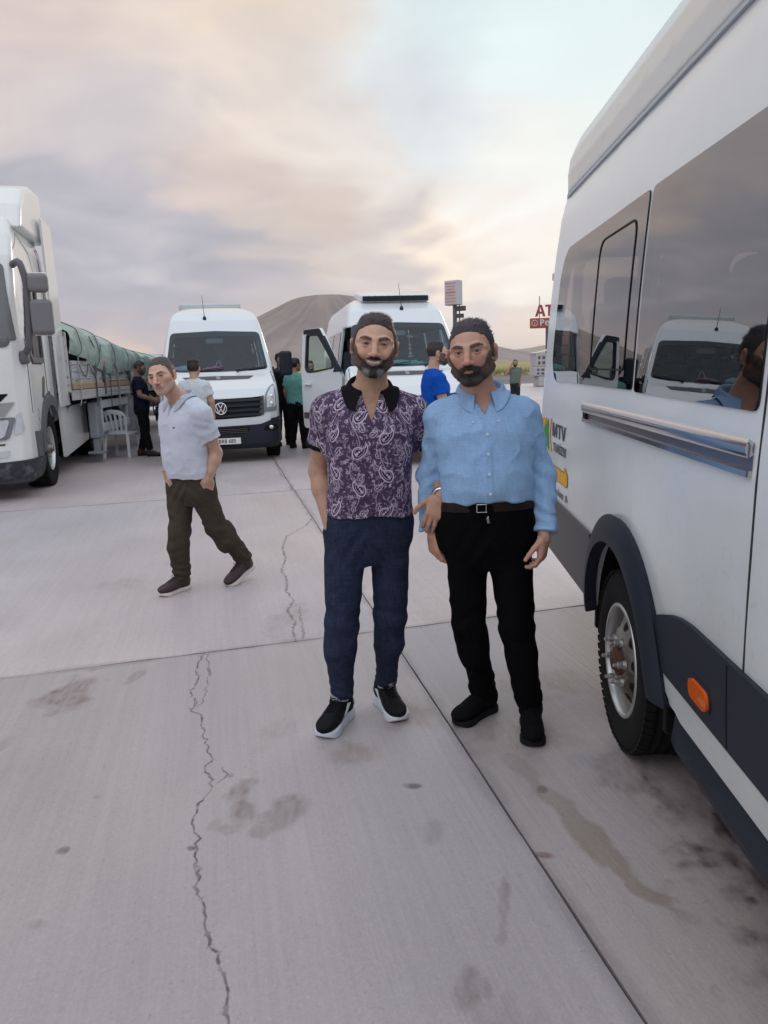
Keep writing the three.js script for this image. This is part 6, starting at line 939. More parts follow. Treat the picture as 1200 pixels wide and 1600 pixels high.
    eg.setAttribute('color', new THREE.BufferAttribute(c, 3)); eg.translate(s * 0.0315, 0.003, 0.0735); eg.scale(hw, hs, hs * 1.03); eg.applyMatrix4(hd.m); mesh('eye', eg, phys([1, 1, 1], 0.3, { vertexColors: true, clearcoat: 0.25 }), g);
  }
  const put = (name, geo, mat, parent = g) => mesh(name, geo, mat, parent);
  // hair and beard follow the head
  const headOnly = HP.slice(0, 5);
  if (h.hair !== false) {
    const th = h.hairT || [0.012, 0.006], colr = h.hairC || [0.018, 0.014, 0.014], gr = h.grey || 0;
    const HR = [P.fn((x, y, z) => { let d = fold(headOnly, x, y, z); const top = sstep(0.50, 0.97, (y - 0.03) / 0.086), fr = sstep(0.03, 0.085, z) * sstep(0.05, 0.08, y); const wv = noise(x * 30, y * 30, z * 30) * 2.5, st = noise(x * 330 + wv, y * 120, z * 75 + wv) - 0.5, dirn = noise(x * 120 + wv, y * 60, z * 45 + wv) - 0.5, cl = fbm(x * 28, y * 28, z * 28, 2) - 0.5; const hmk = hairMask(h, x, y, z), tp = 0.12 + 0.88 * sstep(-0.002, 0.022, hmk); d -= mix(th[1], th[0] * tp, top) + fr * (h.quiff || 0) * tp + (st * 0.0034 + dirn * 0.0042) * mix(0.4, 1, top) * (h.rough ?? 1) + cl * 0.009 * top * (h.rough ?? 1); return smax(d, -hmk, 0.008); }, 'u')];
    const hg2 = net(HR, [-0.11, -0.12, -0.14], [0.11, 0.16, 0.14], cH * 1.05, { relax: 0, color: (x, y, z) => { const n = noise(x * 380, y * 150, z * 110), q = sstep(0.05, -0.03, y - z * 0.3) * gr * (0.4 + n); const k = 0.65 + 0.9 * n; return [mix(colr[0] * k, 0.20, q), mix(colr[1] * k, 0.195, q), mix(colr[2] * k, 0.20, q)]; } });
    hg2.scale(hw, hs, hs * 1.03); hg2.applyMatrix4(hd.m); const hm = put('hair', hg2, std([1, 1, 1], 0.62, { vertexColors: true })); if (fine === 1) { const sw = h.sweepDir || [0.25, 0.25, -0.6]; const st = put('hair_strands', strands(hg2, 5200, h.strand || 0.012, 0.0016, (p, m, r) => { const w = [noise(p[0] * 60, p[1] * 60, p[2] * 60) - 0.5, noise(p[0] * 60 + 9, p[1] * 60, p[2] * 60) - 0.5, r() - 0.5]; const k = m[1] < 0.45 ? 0.16 : 0.30; return nrm([m[0] * k + sw[0] + w[0] * 0.9, m[1] * k + sw[1] * (m[1] < 0.45 ? 0 : 1) + w[1] * 0.4 - (m[1] < 0.45 ? 0.8 : 0), m[2] * k + sw[2] + w[2] * 0.5]); }, 41), std([1, 1, 1], 0.55, { vertexColors: true, side: THREE.DoubleSide }), hm); st.userData.kind = 'stuff'; }
  }
  if (h.beard) {
    const yb = curve1([[0, -0.0475], [0.016, -0.048], [0.028, -0.050], [0.038, -0.053], [0.048, -0.048], [0.056, -0.034], [0.062, -0.014], [0.070, 0.006], [0.09, 0.008]]), bt = h.beard.t || 0.004, my = -0.064, sm = h.smile || 0;
    const HB = HP.filter(p => !p.ear), BR = [P.fn((x, y, z) => { let d = fold(HB, x, y, z) - bt * mix(0.25, 1, sstep(-0.01, -0.055, y)) - (noise(x * 210, y * 120, z * 210) - 0.5) * 0.0032 - sstep(-0.085, -0.112, y) * sstep(0.03, 0.006, abs(x)) * (h.beard.chin || 0); const m = max(y - yb(abs(x)) + (noise(x * 300, y * 300, z * 300) - 0.5) * 0.005, -0.124 - y, 0.004 - z - (abs(x) > 0.05 ? 0.008 : 0) + 1.25 * max(0, -0.072 - y)); d = smax(d, m, 0.005); const big = sm > 0.5 ? 1 : 0; d -= 0.0022 * exp(-((y + 0.0535 - x * x * 6 * sm) ** 2) / 0.00003) * sstep(0.034, 0.022, abs(x)); return smax(d, mix(0.0072, 0.0118, big) - hypot(x * (0.46 - 0.09 * big), (y - my + 0.0036 - x * x * 13 * sm) * 1.1), 0.0025); }, 'u')];
    const bg = net(BR, [-0.1, -0.15, -0.02], [0.1, 0.03, 0.14], cH, { relax: 0, color: (x, y, z) => { const n = noise(x * 380, y * 140, z * 380), q = (h.beard.grey || 0) * sstep(-0.080, -0.10, y) * sstep(0.010, 0.020, abs(x)) * sstep(0.045, 0.034, abs(x)) * (0.35 + n), k = 0.6 + 0.9 * n, c = h.beard.c || [0.024, 0.017, 0.016], e = sstep(0.030, 0.058, abs(x)) * 0.22 * sstep(-0.105, -0.07, y); return [mix(c[0] * k, 0.26, q) + h.skin[0] * e * (0.5 + n * 0.6), mix(c[1] * k, 0.26, q) + h.skin[1] * e * (0.5 + n * 0.6), mix(c[2] * k, 0.27, q) + h.skin[2] * e * (0.5 + n * 0.6)]; } });
    bg.scale(hw, hs, hs * 1.03); bg.applyMatrix4(hd.m); const bm = put('beard', bg, std([1, 1, 1], 0.75, { vertexColors: true })); if (fine === 1) { const st = put('beard_strands', strands(bg, 4200, 0.0055, 0.0012, (p, m, r) => nrm([m[0] * 0.42 + (r() - 0.5) * 0.7, m[1] * 0.4 - 0.9, m[2] * 0.42 + (r() - 0.5) * 0.5]), 43), std([1, 1, 1], 0.6, { vertexColors: true, side: THREE.DoubleSide }), bm); st.userData.kind = 'stuff'; }
  }
  // ---- shirt
  const o = S.ease ?? 0.012, sl = S.sleeve ?? 0.55, wr = S.wrinkle ?? 1;
  const armFold = (p, s) => { const a = J.sh[s], b = J.el[s], c = J.wr[s]; return p; };
  const tl = inF(TF, P.loft(rows(o), 0.03, 2.35));
  const SH = [{ ...tl, f: (x, y, z) => { const q = TF.to(x, y, z), hem = (S.hem ?? -0.0) + 0.005 * sin(q[0] * 22 + 1); return smax(tl.f(x, y, z), hem - q[1], 0.008); } }, P.cap(nb, mix3(J.sh.L, nb, 0.35), 0.040, 0.050, 0.06), P.cap(nb, mix3(J.sh.R, nb, 0.35), 0.040, 0.050, 0.06)];
  const sleeves = [];
  for (const s of ['L', 'R']) {
    const a = J.sh[s], b = J.el[s], c = J.wr[s]; SH.push(P.cap(mix3(nb, a, 0.5), a, 0.056, 0.054 * ar + o * 0.4, 0.05));
    if (sl <= 1) { const e = mix3(a, b, sl), d = sub3(b, a); SH.push(cut(P.cap(a, mix3(a, b, sl + 0.1), 0.056 * ar + o * 0.4, (S.cuffR || 0.064) * ar, 0.035), e, d)); sleeves.push([s, e, nrm(d), (S.cuffR || 0.064) * ar]); }
    else { const e = mix3(b, c, sl - 1), d = sub3(c, b); SH.push(P.cap(a, b, 0.055 * ar + o * 0.4, 0.046 * ar, 0.03), cut(P.cap(b, mix3(b, c, sl - 0.95), 0.046 * ar, (S.cuffR || 0.040) * ar, 0.03), e, d)); sleeves.push([s, e, nrm(d), (S.cuffR || 0.040) * ar]); }
  }
  // the neck hole, and an open placket when there is one
  SH.push(P.cap(add3(nb, mul3(TF.y, -0.03 + (S.neckDrop || 0))), hOut([0, -0.10 * hs, -0.03 * hs]), 0.057 * (h.neck || 1), 0.062 * (h.neck || 1), 0.012, 's'));
  if (S.vee) SH.push({ op: 's', k: 0.006, f: (x, y, z) => { const q = TF.to(x, y, z), t = (0.56 * kk - q[1]) / S.vee; return max(abs(q[0] - (S.veeX || 0)) - mix(S.veeW || 0.034, 0.003, clamp(t, 0, 1)), (0.56 * kk - S.vee) - q[1], 0.02 - q[2]); } });
  const shirtBase = SH.slice();
  SH.push(P.fn((x, y, z) => {
    const q = TF.to(x, y, z); let d = (fbm(x * 9 + 3, y * 6, z * 9, 3) - 0.5) * -0.011 * wr;
    d -= Math.pow(1 - abs(noise(x * 13 + y * 9, y * 11 - x * 7, z * 10) * 2 - 1), 2) * 0.0065 * wr;
    for (const s of ['L', 'R']) { const dl = hypot(x - J.sh[s][0], y - J.sh[s][1] + 0.09, z - J.sh[s][2]); d -= sin((q[1] * 1.0 + abs(q[0]) * 0.9) * 75 + noise(x * 9, y * 9, z * 9) * 7) * 0.0024 * exp(-dl * dl / 0.012) * wr; }
    if (sl > 1) for (const s of ['L', 'R']) { const dl = hypot(x - J.el[s][0], y - J.el[s][1] + 0.03, z - J.el[s][2]); d -= sin(y * 80 + x * 60 * (s === 'L' ? 1 : -1) + noise(x * 11, y * 11, z * 11) * 8) * 0.0036 * exp(-dl * dl / 0.018) * wr; const dw = hypot(x - J.wr[s][0], y - J.wr[s][1] - 0.06, z - J.wr[s][2]); d -= sin(y * 120 + x * 60 + noise(x * 15, y * 15, z * 15) * 7) * 0.0032 * exp(-dw * dw / 0.004) * wr; }
    if (S.tuck) d += 0.008 * sstep((S.hem || 0) + 0.06, S.hem || 0, q[1]) * sstep(0.225, 0.185, abs(q[0])); const we = sstep(0.20, 0.03, q[1]); d -= sin(q[1] * 80 + noise(q[0] * 8, q[1] * 10, 3) * 7) * 0.0030 * we * (S.tuck || 0.4) + sin(q[0] * 75 + noise(q[0] * 9, q[1] * 9, 8) * 3) * 0.0035 * we * (S.tuck ? S.tuck : 0);
    if (S.placket && q[2] > 0.02) d -= 0.0022 * sstep(0.017, 0.0145, abs(q[0] - (S.veeX || 0)));
    return d;
  }, 'd'));
  const uvS = S.uv || 0.25, zf = 0.10, suv = (x, y, z) => { const q = TF.to(x, y, z); return [(q[0] + Math.sign(q[0]) * max(0, zf - q[2]) * 0.8) / uvS, q[1] / uvS]; };
  const slo = [...bb[0]], shi = [...bb[1]]; slo[1] = max(0.5, hip[1] - 0.25); if (sl > 1) slo[1] = min(slo[1], J.wr.L[1] - 0.1, J.wr.R[1] - 0.1); shi[1] = J.neck[1] + 0.14;
  const shirt = put(S.name || 'shirt', net(SH, slo, shi, cS, { uv: suv, relax: 1 }), S.mat);
  const sf = (x, y, z) => fold(shirtBase, x, y, z);
  const frontAt = (lx, ly, lift = 0.004) => { let t = 0.3; for (let i = 0; i < 40; i++) { const p = TF.out([lx, ly, t]), d = fold(SH, ...p); if (d < 0.0015) break; t -= d * 0.9; } return TF.out([lx, ly, t + lift]); };
  // cuffs and ribbed sleeve ends
  if (S.trim) for (const [s, e, d, r] of sleeves) { const F = frame(e, d, [0.3, 0, 1]), f = (x, y, z) => { const q = F.to(x, y, z); return max(abs(fold(SH.slice(3, 3 + 4), x, y, z) - 0.003) - 0.0025, abs(q[1] + (S.trimW || 0.016) / 2) - (S.trimW || 0.016) / 2 - 0.001, hypot(q[0], q[2]) - r - 0.03); }; put('cuff', net([P.fn(f, 'u')], sub3(e, [0.12, 0.10, 0.12]), add3(e, [0.12, 0.10, 0.12]), cS * 0.6, { relax: 1, uv: suv }), S.trim, shirt); }
  // collar
  if (S.collar) {
    const C = S.collar, n = 56, gap = C.gap ?? 0.42, cx = S.veeX || 0, rad = 0.063 * (h.neck || 1);
    const cf = surf((u, v) => {
      const ph = gap + u * (2 * PI - 2 * gap), c = cos(ph), sn = sin(ph), fd = (ph > PI ? 2 * PI - ph : ph) - gap, front = exp(-fd * fd / 0.35);
      const by = 0.572 * kk - 0.026 * c + (C.up || 0) - (c > 0 ? 0.012 * c : 0); let r, y;
      if (v < 0.35) { const t = v / 0.35; r = rad + 0.004 - 0.002 * t; y = by + 0.034 * t; }
      else { const t = (v - 0.35) / 0.65; r = rad + 0.006 + (0.020 + 0.030 * front * (C.spread ?? 1)) * t; y = by + 0.034 + 0.006 * sin(t * PI) - (0.046 + (C.point || 0.03) * front) * t; }
      let p = TF.out([cx + sn * r * 1.06, y, -0.018 + c * r * 1.05 + 0.004]);
      if (v > 0.45) for (let i = 0; i < 3; i++) { const d = sf(...p); if (d > 0.006) break; const e = 0.004, gn = nrm([sf(p[0] + e, p[1], p[2]) - d, sf(p[0], p[1] + e, p[2]) - d, sf(p[0], p[1], p[2] + e) - d]); p = add3(p, mul3(gn, 0.0065 - d)); }
      return p;
    }, n, 14, (s, t) => [s * 0.5 / uvS, t * 0.1 / uvS]);
    const th = cf.clone(); { const p = th.attributes.position, q = th.attributes.normal; for (let i = 0; i < p.count; i++) p.setXYZ(i, p.getX(i) - q.getX(i) * 0.003, p.getY(i) - q.getY(i) * 0.003, p.getZ(i) - q.getZ(i) * 0.003); }
    C.mat.side = THREE.DoubleSide; put('collar', mergeGeometries([cf, th]), C.mat, shirt);
    if (C.buttons) for (const s of [1, -1]) { const p = frontAt(cx + s * 0.047, 0.475 * kk, 0.007); put('button', G.at(new THREE.CylinderGeometry(0.0048, 0.0048, 0.003, 12), ...p, PI / 2), S.buttonM, shirt); }
  }
  if (S.buttons) for (const t of S.buttons) put('button', G.at(new THREE.CylinderGeometry(0.0056, 0.0056, 0.003, 14), ...frontAt((S.veeX || 0) + 0.001, t * kk, 0.0035), PI / 2), S.buttonM, shirt);
  if (S.emblem) { const p = frontAt(...S.emblem, 0.003); put('emblem', G.rbox(0.014, 0.008, 0.002, 0.001, ...p, 0, 0.3), std([0.02, 0.02, 0.04], 0.8), shirt); }
  // ---- trousers
  const q0 = T.ease ?? 0.012, tr = T.leg || [0.083, 0.066, 0.056], top = T.top ?? 0.10, ti = T.belt ? 0 : 0.018;
  const TR = [inF(PF, P.loft([[-0.16, 0, -0.005, 0.135 * ws, 0.085], [-0.08, 0, -0.012, 0.170 * ws + q0, 0.112 * ds + q0], [0.02, 0, -0.010, 0.172 * ws + q0 - ti * 0.5, 0.118 * ds + q0 - ti * 0.5], [0.10, 0, 0.0, 0.163 * ws + q0 * 0.7 - ti, 0.112 * ds + q0 * 0.6 + belly * 0.3 - ti], [0.16, 0, 0.004, 0.158 * ws + q0 * 0.7 - ti, 0.110 * ds + q0 * 0.6 + belly * 0.5 - ti]], 0.03, 2.3))];
  for (const s of ['L', 'R']) { const e = mix3(J.kn[s], J.an[s], T.length ?? 0.97), d = sub3(J.an[s], J.kn[s]); TR.push(P.cap(J.hp[s], J.kn[s], tr[0], tr[1], 0.022), cut(P.cap(J.kn[s], add3(e, mul3(nrm(d), 0.03)), tr[1], tr[2], 0.012), e, d), P.ell(mix3(J.kn[s], J.an[s], 0.28), [tr[1] * 0.98, 0.12, tr[1] * 1.04], 0.016)); }
  TR.push(P.fn((x, y, z) => PF.to(x, y, z)[1] - top, 'i', 0.006));
  TR.push(P.fn((x, y, z) => {
    const wk = T.wrinkle ?? 1; let d = (fbm(x * 8, y * 6, z * 8 + 5, 3) - 0.5) * -0.020 * wk - Math.pow(1 - abs(noise(x * 10 + y * 6, y * 8, z * 9) * 2 - 1), 2) * 0.008 * wk;
    for (const s of ['L', 'R']) { const k = J.kn[s], a = J.an[s], dk = hypot(x - k[0], y - k[1], z - k[2]), da = hypot(x - a[0], y - a[1] - 0.05, z - a[2]), dc = hypot(x - J.hp[s][0] * 0.6 - hip[0] * 0.4, y - hip[1] + 0.06, (z - hip[2]) * 0.7); d -= (sin(y * 70 + x * 30 * (s === 'L' ? 1 : -1) + noise(x * 9, y * 9, z * 9) * 8) * 0.0038 * exp(-dk * dk / 0.016) + sin(y * 105 + x * 40 + noise(x * 12, y * 9, z * 12) * 9) * 0.0055 * exp(-da * da / 0.011) * (T.stack ?? 1) + sin(y * 60 + abs(x - hip[0]) * 90 + noise(x * 8, y * 8, z * 8) * 4) * 0.0045 * exp(-dc * dc / 0.012)) * wk; }
    return d;
  }, 'd'));
  const tlo = [...bb[0]], thi = [...bb[1]]; tlo[1] = 0.02; thi[1] = hip[1] + 0.2;
  const tUV = (x, y, z) => [(x + z * 0.8) / 0.3, y / 0.3];
  const trousers = put('trousers', net(TR, tlo, thi, cS, { uv: tUV, relax: 1 }), T.mat);
  const trF = (x, y, z) => fold(TR, x, y, z);
  if (T.fly) { const p0 = PF.out([T.fly, top - 0.005, 0.3]); }
  if (T.pocket) for (const s of [1, -1]) { const pts = []; for (let i = 0; i <= 8; i++) { const ly = top - 0.012 - i / 8 * 0.15, lx = s * (0.100 + i / 8 * 0.062) * ws; let t = 0.25; for (let k = 0; k < 30; k++) { const d = trF(...PF.out([lx, ly, t])); if (d < 0.001) break; t -= d * 0.9; } if (t > -0.2) pts.push(PF.out([lx, ly, t + 0.001])); } if (pts.length > 3) put('pocket_seam', G.tube(pts, 0.0032, 20, 6), T.seamM || T.mat, trousers); }
  if (T.belt) {
    const bf = (x, y, z) => { const q = PF.to(x, y, z); return max(abs(fold(TR.slice(0, 1), x, y, z) - 0.006 + q0 * 0.2) - 0.004, abs(q[1] - top + 0.008) - 0.0185); };
    const belt = put('belt', net([P.fn(bf, 'u')], [tlo[0], hip[1] + top - 0.15, tlo[2]], [thi[0], hip[1] + top + 0.15, thi[2]], 0.005, { relax: 1 }), T.beltM, g);
    let t = 0.3; for (let k = 0; k < 40; k++) { const d = bf(...PF.out([T.buckle, top - 0.008, t])); if (d < 0.001) break; t -= d * 0.9; }
    const bp = PF.out([T.buckle, top - 0.008, t + 0.004]); put('buckle', G.merge([G.rbox(0.040, 0.004, 0.005, 0.002, bp[0], bp[1] + 0.015, bp[2]), G.rbox(0.040, 0.003, 0.004, 0.001, bp[0], bp[1] - 0.015, bp[2]), G.rbox(0.004, 0.032, 0.005, 0.002, bp[0] - 0.019, bp[1], bp[2]), G.rbox(0.003, 0.032, 0.004, 0.001, bp[0] + 0.016, bp[1], bp[2])]), chrome, belt);
    if (T.tag) { const tp = PF.out([T.buckle + 0.022, top - 0.055, t + 0.008]); put('zip_pull', G.merge([G.rbox(0.009, 0.022, 0.003, 0.0014, ...tp, 0, 0, 0.2), G.sph(0.003, tp[0], tp[1] + 0.014, tp[2])]), chrome, trousers); }
  }
  // ---- shoes
  for (const s of ['L', 'R']) {
    const a = J.an[s], F = spec.shoes, yw = J.toe[s][0], pt = J.toe[s][1] || 0, L = F.len || 1;
    const up = [P.ell([0, 0.046, 0.125 * L], [0.046, 0.034, 0.070], 0.03), P.cap([0, 0.058, 0.07 * L], [0, 0.074, -0.005], 0.040, 0.044, 0.03), P.ell([0, 0.060, -0.036], [0.037, 0.052, 0.038], 0.03), P.cap([0, 0.078, -0.012], [0, 0.105 + (F.high || 0), -0.010], 0.043, 0.044, 0.02), P.fn((x, y, z) => 0.020 - y, 'i', 0.006), P.fn((x, y, z) => y - 0.108 - (F.high || 0) + 0.3 * max(0, z - 0.02) - 0.02 * sstep(0, -0.05, z), 'i', 0.006), P.cap([0, 0.10, -0.012], [0, 0.16, -0.015], 0.036, 0.037, 0.006, 's'), P.fn((x, y, z) => -(abs(noise(x * 40, y * 60, z * 30) - 0.5)) * 0.004, 'd')];
    const st = F.soleT || 0.030, fl = F.flare || 0, so = [P.fn((x, y, z) => { const w = smin(hypot(x - 0.002, z - 0.135 * L) - 0.047 - fl, hypot(x, z + 0.035) - 0.037 - fl, 0.05), c = hypot(x, max(0, abs(z - 0.05) - 0.06)) - 0.038 - fl; const yt = st + 0.012 * sstep(0.08, -0.06, z) * (F.chunk || 0) + (F.chunk ? sin(z * 60) * 0.003 : 0), yb = (F.chunk ? 0.018 * sstep(0.16, 0.21, z) : 0.010 * sstep(0.15, 0.20, z)); return smax(smin(w, c, 0.03), max(y - yt, yb - y), 0.007); }, 'u')];
    const Mx = new THREE.Matrix4().makeRotationFromEuler(new THREE.Euler(pt, yw, 0, 'YXZ')), org = [a[0], pt ? a[1] - 0.085 : 0, a[2]]; Mx.setPosition(...org);
    const ug = net(up, [-0.07, 0, -0.09], [0.07, 0.17, 0.22], cX, { relax: 1 }), sg = net(so, [-0.08, -0.01, -0.11], [0.08, 0.08, 0.23], cX, { relax: 1 }); ug.applyMatrix4(Mx); sg.applyMatrix4(Mx);
    const sh = put('shoe', ug, F.mat); put('sole', sg, F.soleM, sh);
    if (fine < 3) {
      const la = []; for (let k = 0; k < 4; k++) { const z = 0.05 + k * 0.018, y = 0.106 - k * 0.007; la.push(G.tube([[-0.024, y - 0.006, z + 0.006], [0, y + 0.003, z], [0.024, y - 0.006, z - 0.004]], 0.0026, 8, 5)); } la.push(G.tube([[0, 0.112, 0.042], [0.02, 0.118, 0.05], [0.03, 0.105, 0.058]], 0.0022, 8, 5), G.tube([[0, 0.112, 0.042], [-0.02, 0.117, 0.052], [-0.026, 0.104, 0.06]], 0.0022, 8, 5));
      const lg = G.merge(la); lg.applyMatrix4(Mx); put('lace', lg, F.laceM || F.mat, sh);
      if (F.stripe) { const uf = (x, y, z) => fold(up, x, y, z), pj = sd => (z, y) => { let t = 0.09; for (let i = 0; i < 25; i++) { const d = uf(sd * t, y, z); if (d < 0.0008) break; t -= d * 0.9; } return [sd * t, y, z]; }; for (const sd of [1, -1]) { const pc = sheet([[0.045, 0.048], [0.058, 0.048], [0.020, 0.090], [0.004, 0.088]], pj(sd), { off: 0.0035, th: 0.007, step: 0.012 }), pd = sheet([[-0.05, 0.060], [-0.03, 0.060], [-0.03, 0.085], [-0.048, 0.09]], pj(sd), { off: 0.0035, th: 0.007, step: 0.012 }), tn = sheet(rect(-0.011, 0.100, 0.011, 0.114), (x, y) => [x, y - 0.02, 0.098 - y * 0.2 + 0.02], { th: 0.002, step: 0.02 }); for (const pg of [pc, pd]) { pg.applyMatrix4(Mx); put('stripe', pg, F.stripe, sh); } } const tg = G.rbox(0.020, 0.010, 0.003, 0.001, 0, 0.112, 0.040, -0.9); tg.applyMatrix4(Mx); put('tongue_label', tg, F.stripe, sh); }
    }
    if (F.sock) { const sg2 = net([P.cap([a[0], a[1] - 0.02, a[2]], mix3(a, J.kn[s], 0.2), 0.040, 0.043)], sub3(a, [0.08, 0.08, 0.08]), add3(a, [0.08, 0.16, 0.08]), 0.008, { relax: 0 }); put('sock', sg2, F.sock, sh); }
  }
  return { g, J, TF, PF, frontAt, put, shirt, hOut, body };
}

// ---------------------------------------------------------------- cloth
const weave = (a, b, n = 256) => pixels(n, n, (u, v) => { const w = ((u * n | 0) + (v * n | 0)) & 1, q = noise(u * 90, v * 14, 2) * 0.5 + noise(u * 14, v * 90, 5) * 0.5, k = fbm(u * 6, v * 6, 3, 3); return [0, 1, 2].map(i => a + (q - 0.5) * b + (k - 0.5) * b * 0.5 - w * b * 0.15); });
const weaveBump = pixels(256, 256, (u, v) => { const n = 128 + 60 * sin(u * 2 * PI * 64) * sin(v * 2 * PI * 64) + (noise(u * 128, v * 128, 4) - 0.5) * 90; return [n, n, n]; }, false);
const cloth = (c, a = 225, b = 50, o = {}) => { const m = phys(c, 0.92, { map: weave(a, b), bumpMap: weaveBump, bumpScale: 0.0006, sheen: 0.12, sheenRoughness: 0.7, specularIntensity: 0.15, ...o }); m.sheenColor.setRGB(c[0] + 0.02, c[1] + 0.02, c[2] + 0.02); return m; };
const paisley = texture(1024, 1024, (c, w, h) => {
  const r = mulberry(5); c.fillStyle = '#46344f'; c.fillRect(0, 0, w, h);
  const wrapDraw = (x, y, f) => { for (const dx of [-w, 0, w]) for (const dy of [-h, 0, h]) { c.save(); c.translate(x + dx, y + dy); f(); c.restore(); } };
  const pale = ['#b9a9bd', '#9d8ca5', '#c6b8ca', '#83708c'];
  // mottled sprigs under the large motifs
  for (let i = 0; i < 1100; i++) { const x = r() * w, y = r() * h, a = r() * 7, s = 8 + r() * 17, col = pale[r() * 4 | 0], al = 0.45 + r() * 0.5, k = r(); wrapDraw(x, y, () => { c.rotate(a); c.globalAlpha = al; c.fillStyle = col; if (k < 0.55) { c.beginPath(); c.ellipse(0, 0, s, s * 0.34, 0, 0, 7); c.fill(); c.beginPath(); c.ellipse(s * 0.8, s * 0.5, s * 0.6, s * 0.24, 0.8, 0, 7); c.fill(); } else if (k < 0.8) { for (let q = 0; q < 5; q++) { c.beginPath(); c.arc(cos(q * 1.257) * s * 0.55, sin(q * 1.257) * s * 0.55, s * 0.30, 0, 7); c.fill(); } } else { c.beginPath(); c.arc(0, 0, s * 0.35, 0, 7); c.fill(); } }); }
  for (let i = 0; i < 130; i++) { const x = r() * w, y = r() * h, s = 5 + r() * 12; wrapDraw(x, y, () => { c.globalAlpha = 0.6; c.fillStyle = '#33253c'; c.beginPath(); c.arc(0, 0, s, 0, 7); c.fill(); }); }
  // vines
  c.globalAlpha = 0.85; c.strokeStyle = '#b4a4ba'; c.lineWidth = 7;
  for (const x0 of [90, 345, 600, 860]) for (const dy of [-h, 0, h]) { c.beginPath(); for (let t = 0; t <= 40; t++) { const y = t / 40 * h + dy, x = x0 + 46 * sin(t / 40 * 4 * PI + x0); t ? c.lineTo(x, y) : c.moveTo(x, y); } c.stroke(); }
  const drop = (s, rot, mir) => { c.rotate(rot); c.scale(mir * s, s); c.globalAlpha = 1; const path = k => { c.beginPath(); c.moveTo(0, 78 * k); c.bezierCurveTo(-62 * k, 60 * k, -62 * k, -20 * k, -10 * k, -34 * k); c.bezierCurveTo(20 * k, -42 * k, 40 * k, -70 * k, 16 * k, -96 * k); c.bezierCurveTo(66 * k, -80 * k, 66 * k, -20 * k, 50 * k, 20 * k); c.bezierCurveTo(42 * k, 54 * k, 26 * k, 74 * k, 0, 78 * k); c.closePath(); };
    path(1.12); c.fillStyle = '#33243c'; c.fill(); c.strokeStyle = '#c9bccd'; c.lineWidth = 11; path(1); c.stroke(); path(0.66); c.strokeStyle = '#a999b0'; c.lineWidth = 7; c.stroke(); c.fillStyle = '#c4b6c8'; for (const [x, y, q] of [[-4, 30, 12], [4, 2, 9], [14, -22, 7]]) { c.beginPath(); c.ellipse(x, y, q, q * 1.3, 0, 0, 7); c.fill(); } for (let k = 0; k < 9; k++) { const a = k / 9 * 2 * PI; c.beginPath(); c.arc(cos(a) * 66, sin(a) * 78 - 2, 6, 0, 7); c.fillStyle = '#a08fa8'; c.fill(); } };
  for (let k = 0; k < 26; k++) { const x = (k % 5) * 205 + 250 * (k & 1) + r() * 90, y = floor(k / 5) * 200 + r() * 120, q = 0.42 + r() * 0.14, a = (r() - 0.5) * 2.4, m = r() < 0.5 ? 1 : -1; wrapDraw(x, y, () => drop(q, a, m)); }
  for (const [x, y, s, rot, m] of [[130, 120, 1, 0.5, 1], [400, 250, 1.05, -0.4, -1], [640, 110, 0.95, 0.4, 1], [900, 260, 1.05, 0.55, 1], [150, 480, 1.05, -0.5, -1], [420, 620, 1, 0.45, 1], [660, 470, 1.05, -0.5, -1], [915, 620, 1, -0.35, -1], [140, 850, 1, 0.5, 1], [395, 960, 0.95, -0.5, -1], [650, 830, 1.05, 0.45, 1], [905, 950, 1, 0.5, 1]]) wrapDraw(x, y, () => drop(s, rot, m));
  c.globalAlpha = 1;
});
const paisleyM = phys([1, 1, 1], 0.85, { map: paisley, bumpMap: weaveBump, bumpScale: 0.0004 });
const blackKnit = cloth([0.016, 0.015, 0.018]), blueShirt = cloth([0.36, 0.56, 0.85], 234, 30), navy = cloth([0.040, 0.052, 0.100], 215, 70), blackCloth = cloth([0.0050, 0.0045, 0.0058], 220, 40), polo = cloth([0.66, 0.695, 0.80], 238, 18), olive = cloth([0.078, 0.066, 0.050], 225, 36), leather = phys([0.016, 0.009, 0.008], 0.5, { specularIntensity: 0.4 });
const shoeBlack = phys([0.008, 0.008, 0.010], 0.7, { specularIntensity: 0.3 }), whiteSole = std([0.62, 0.65, 0.70], 0.5), darkSole = phys([0.009, 0.009, 0.012], 0.75, { specularIntensity: 0.4 }), wine = std([0.040, 0.020, 0.024], 0.65), pearl = std([0.70, 0.76, 0.85], 0.3);

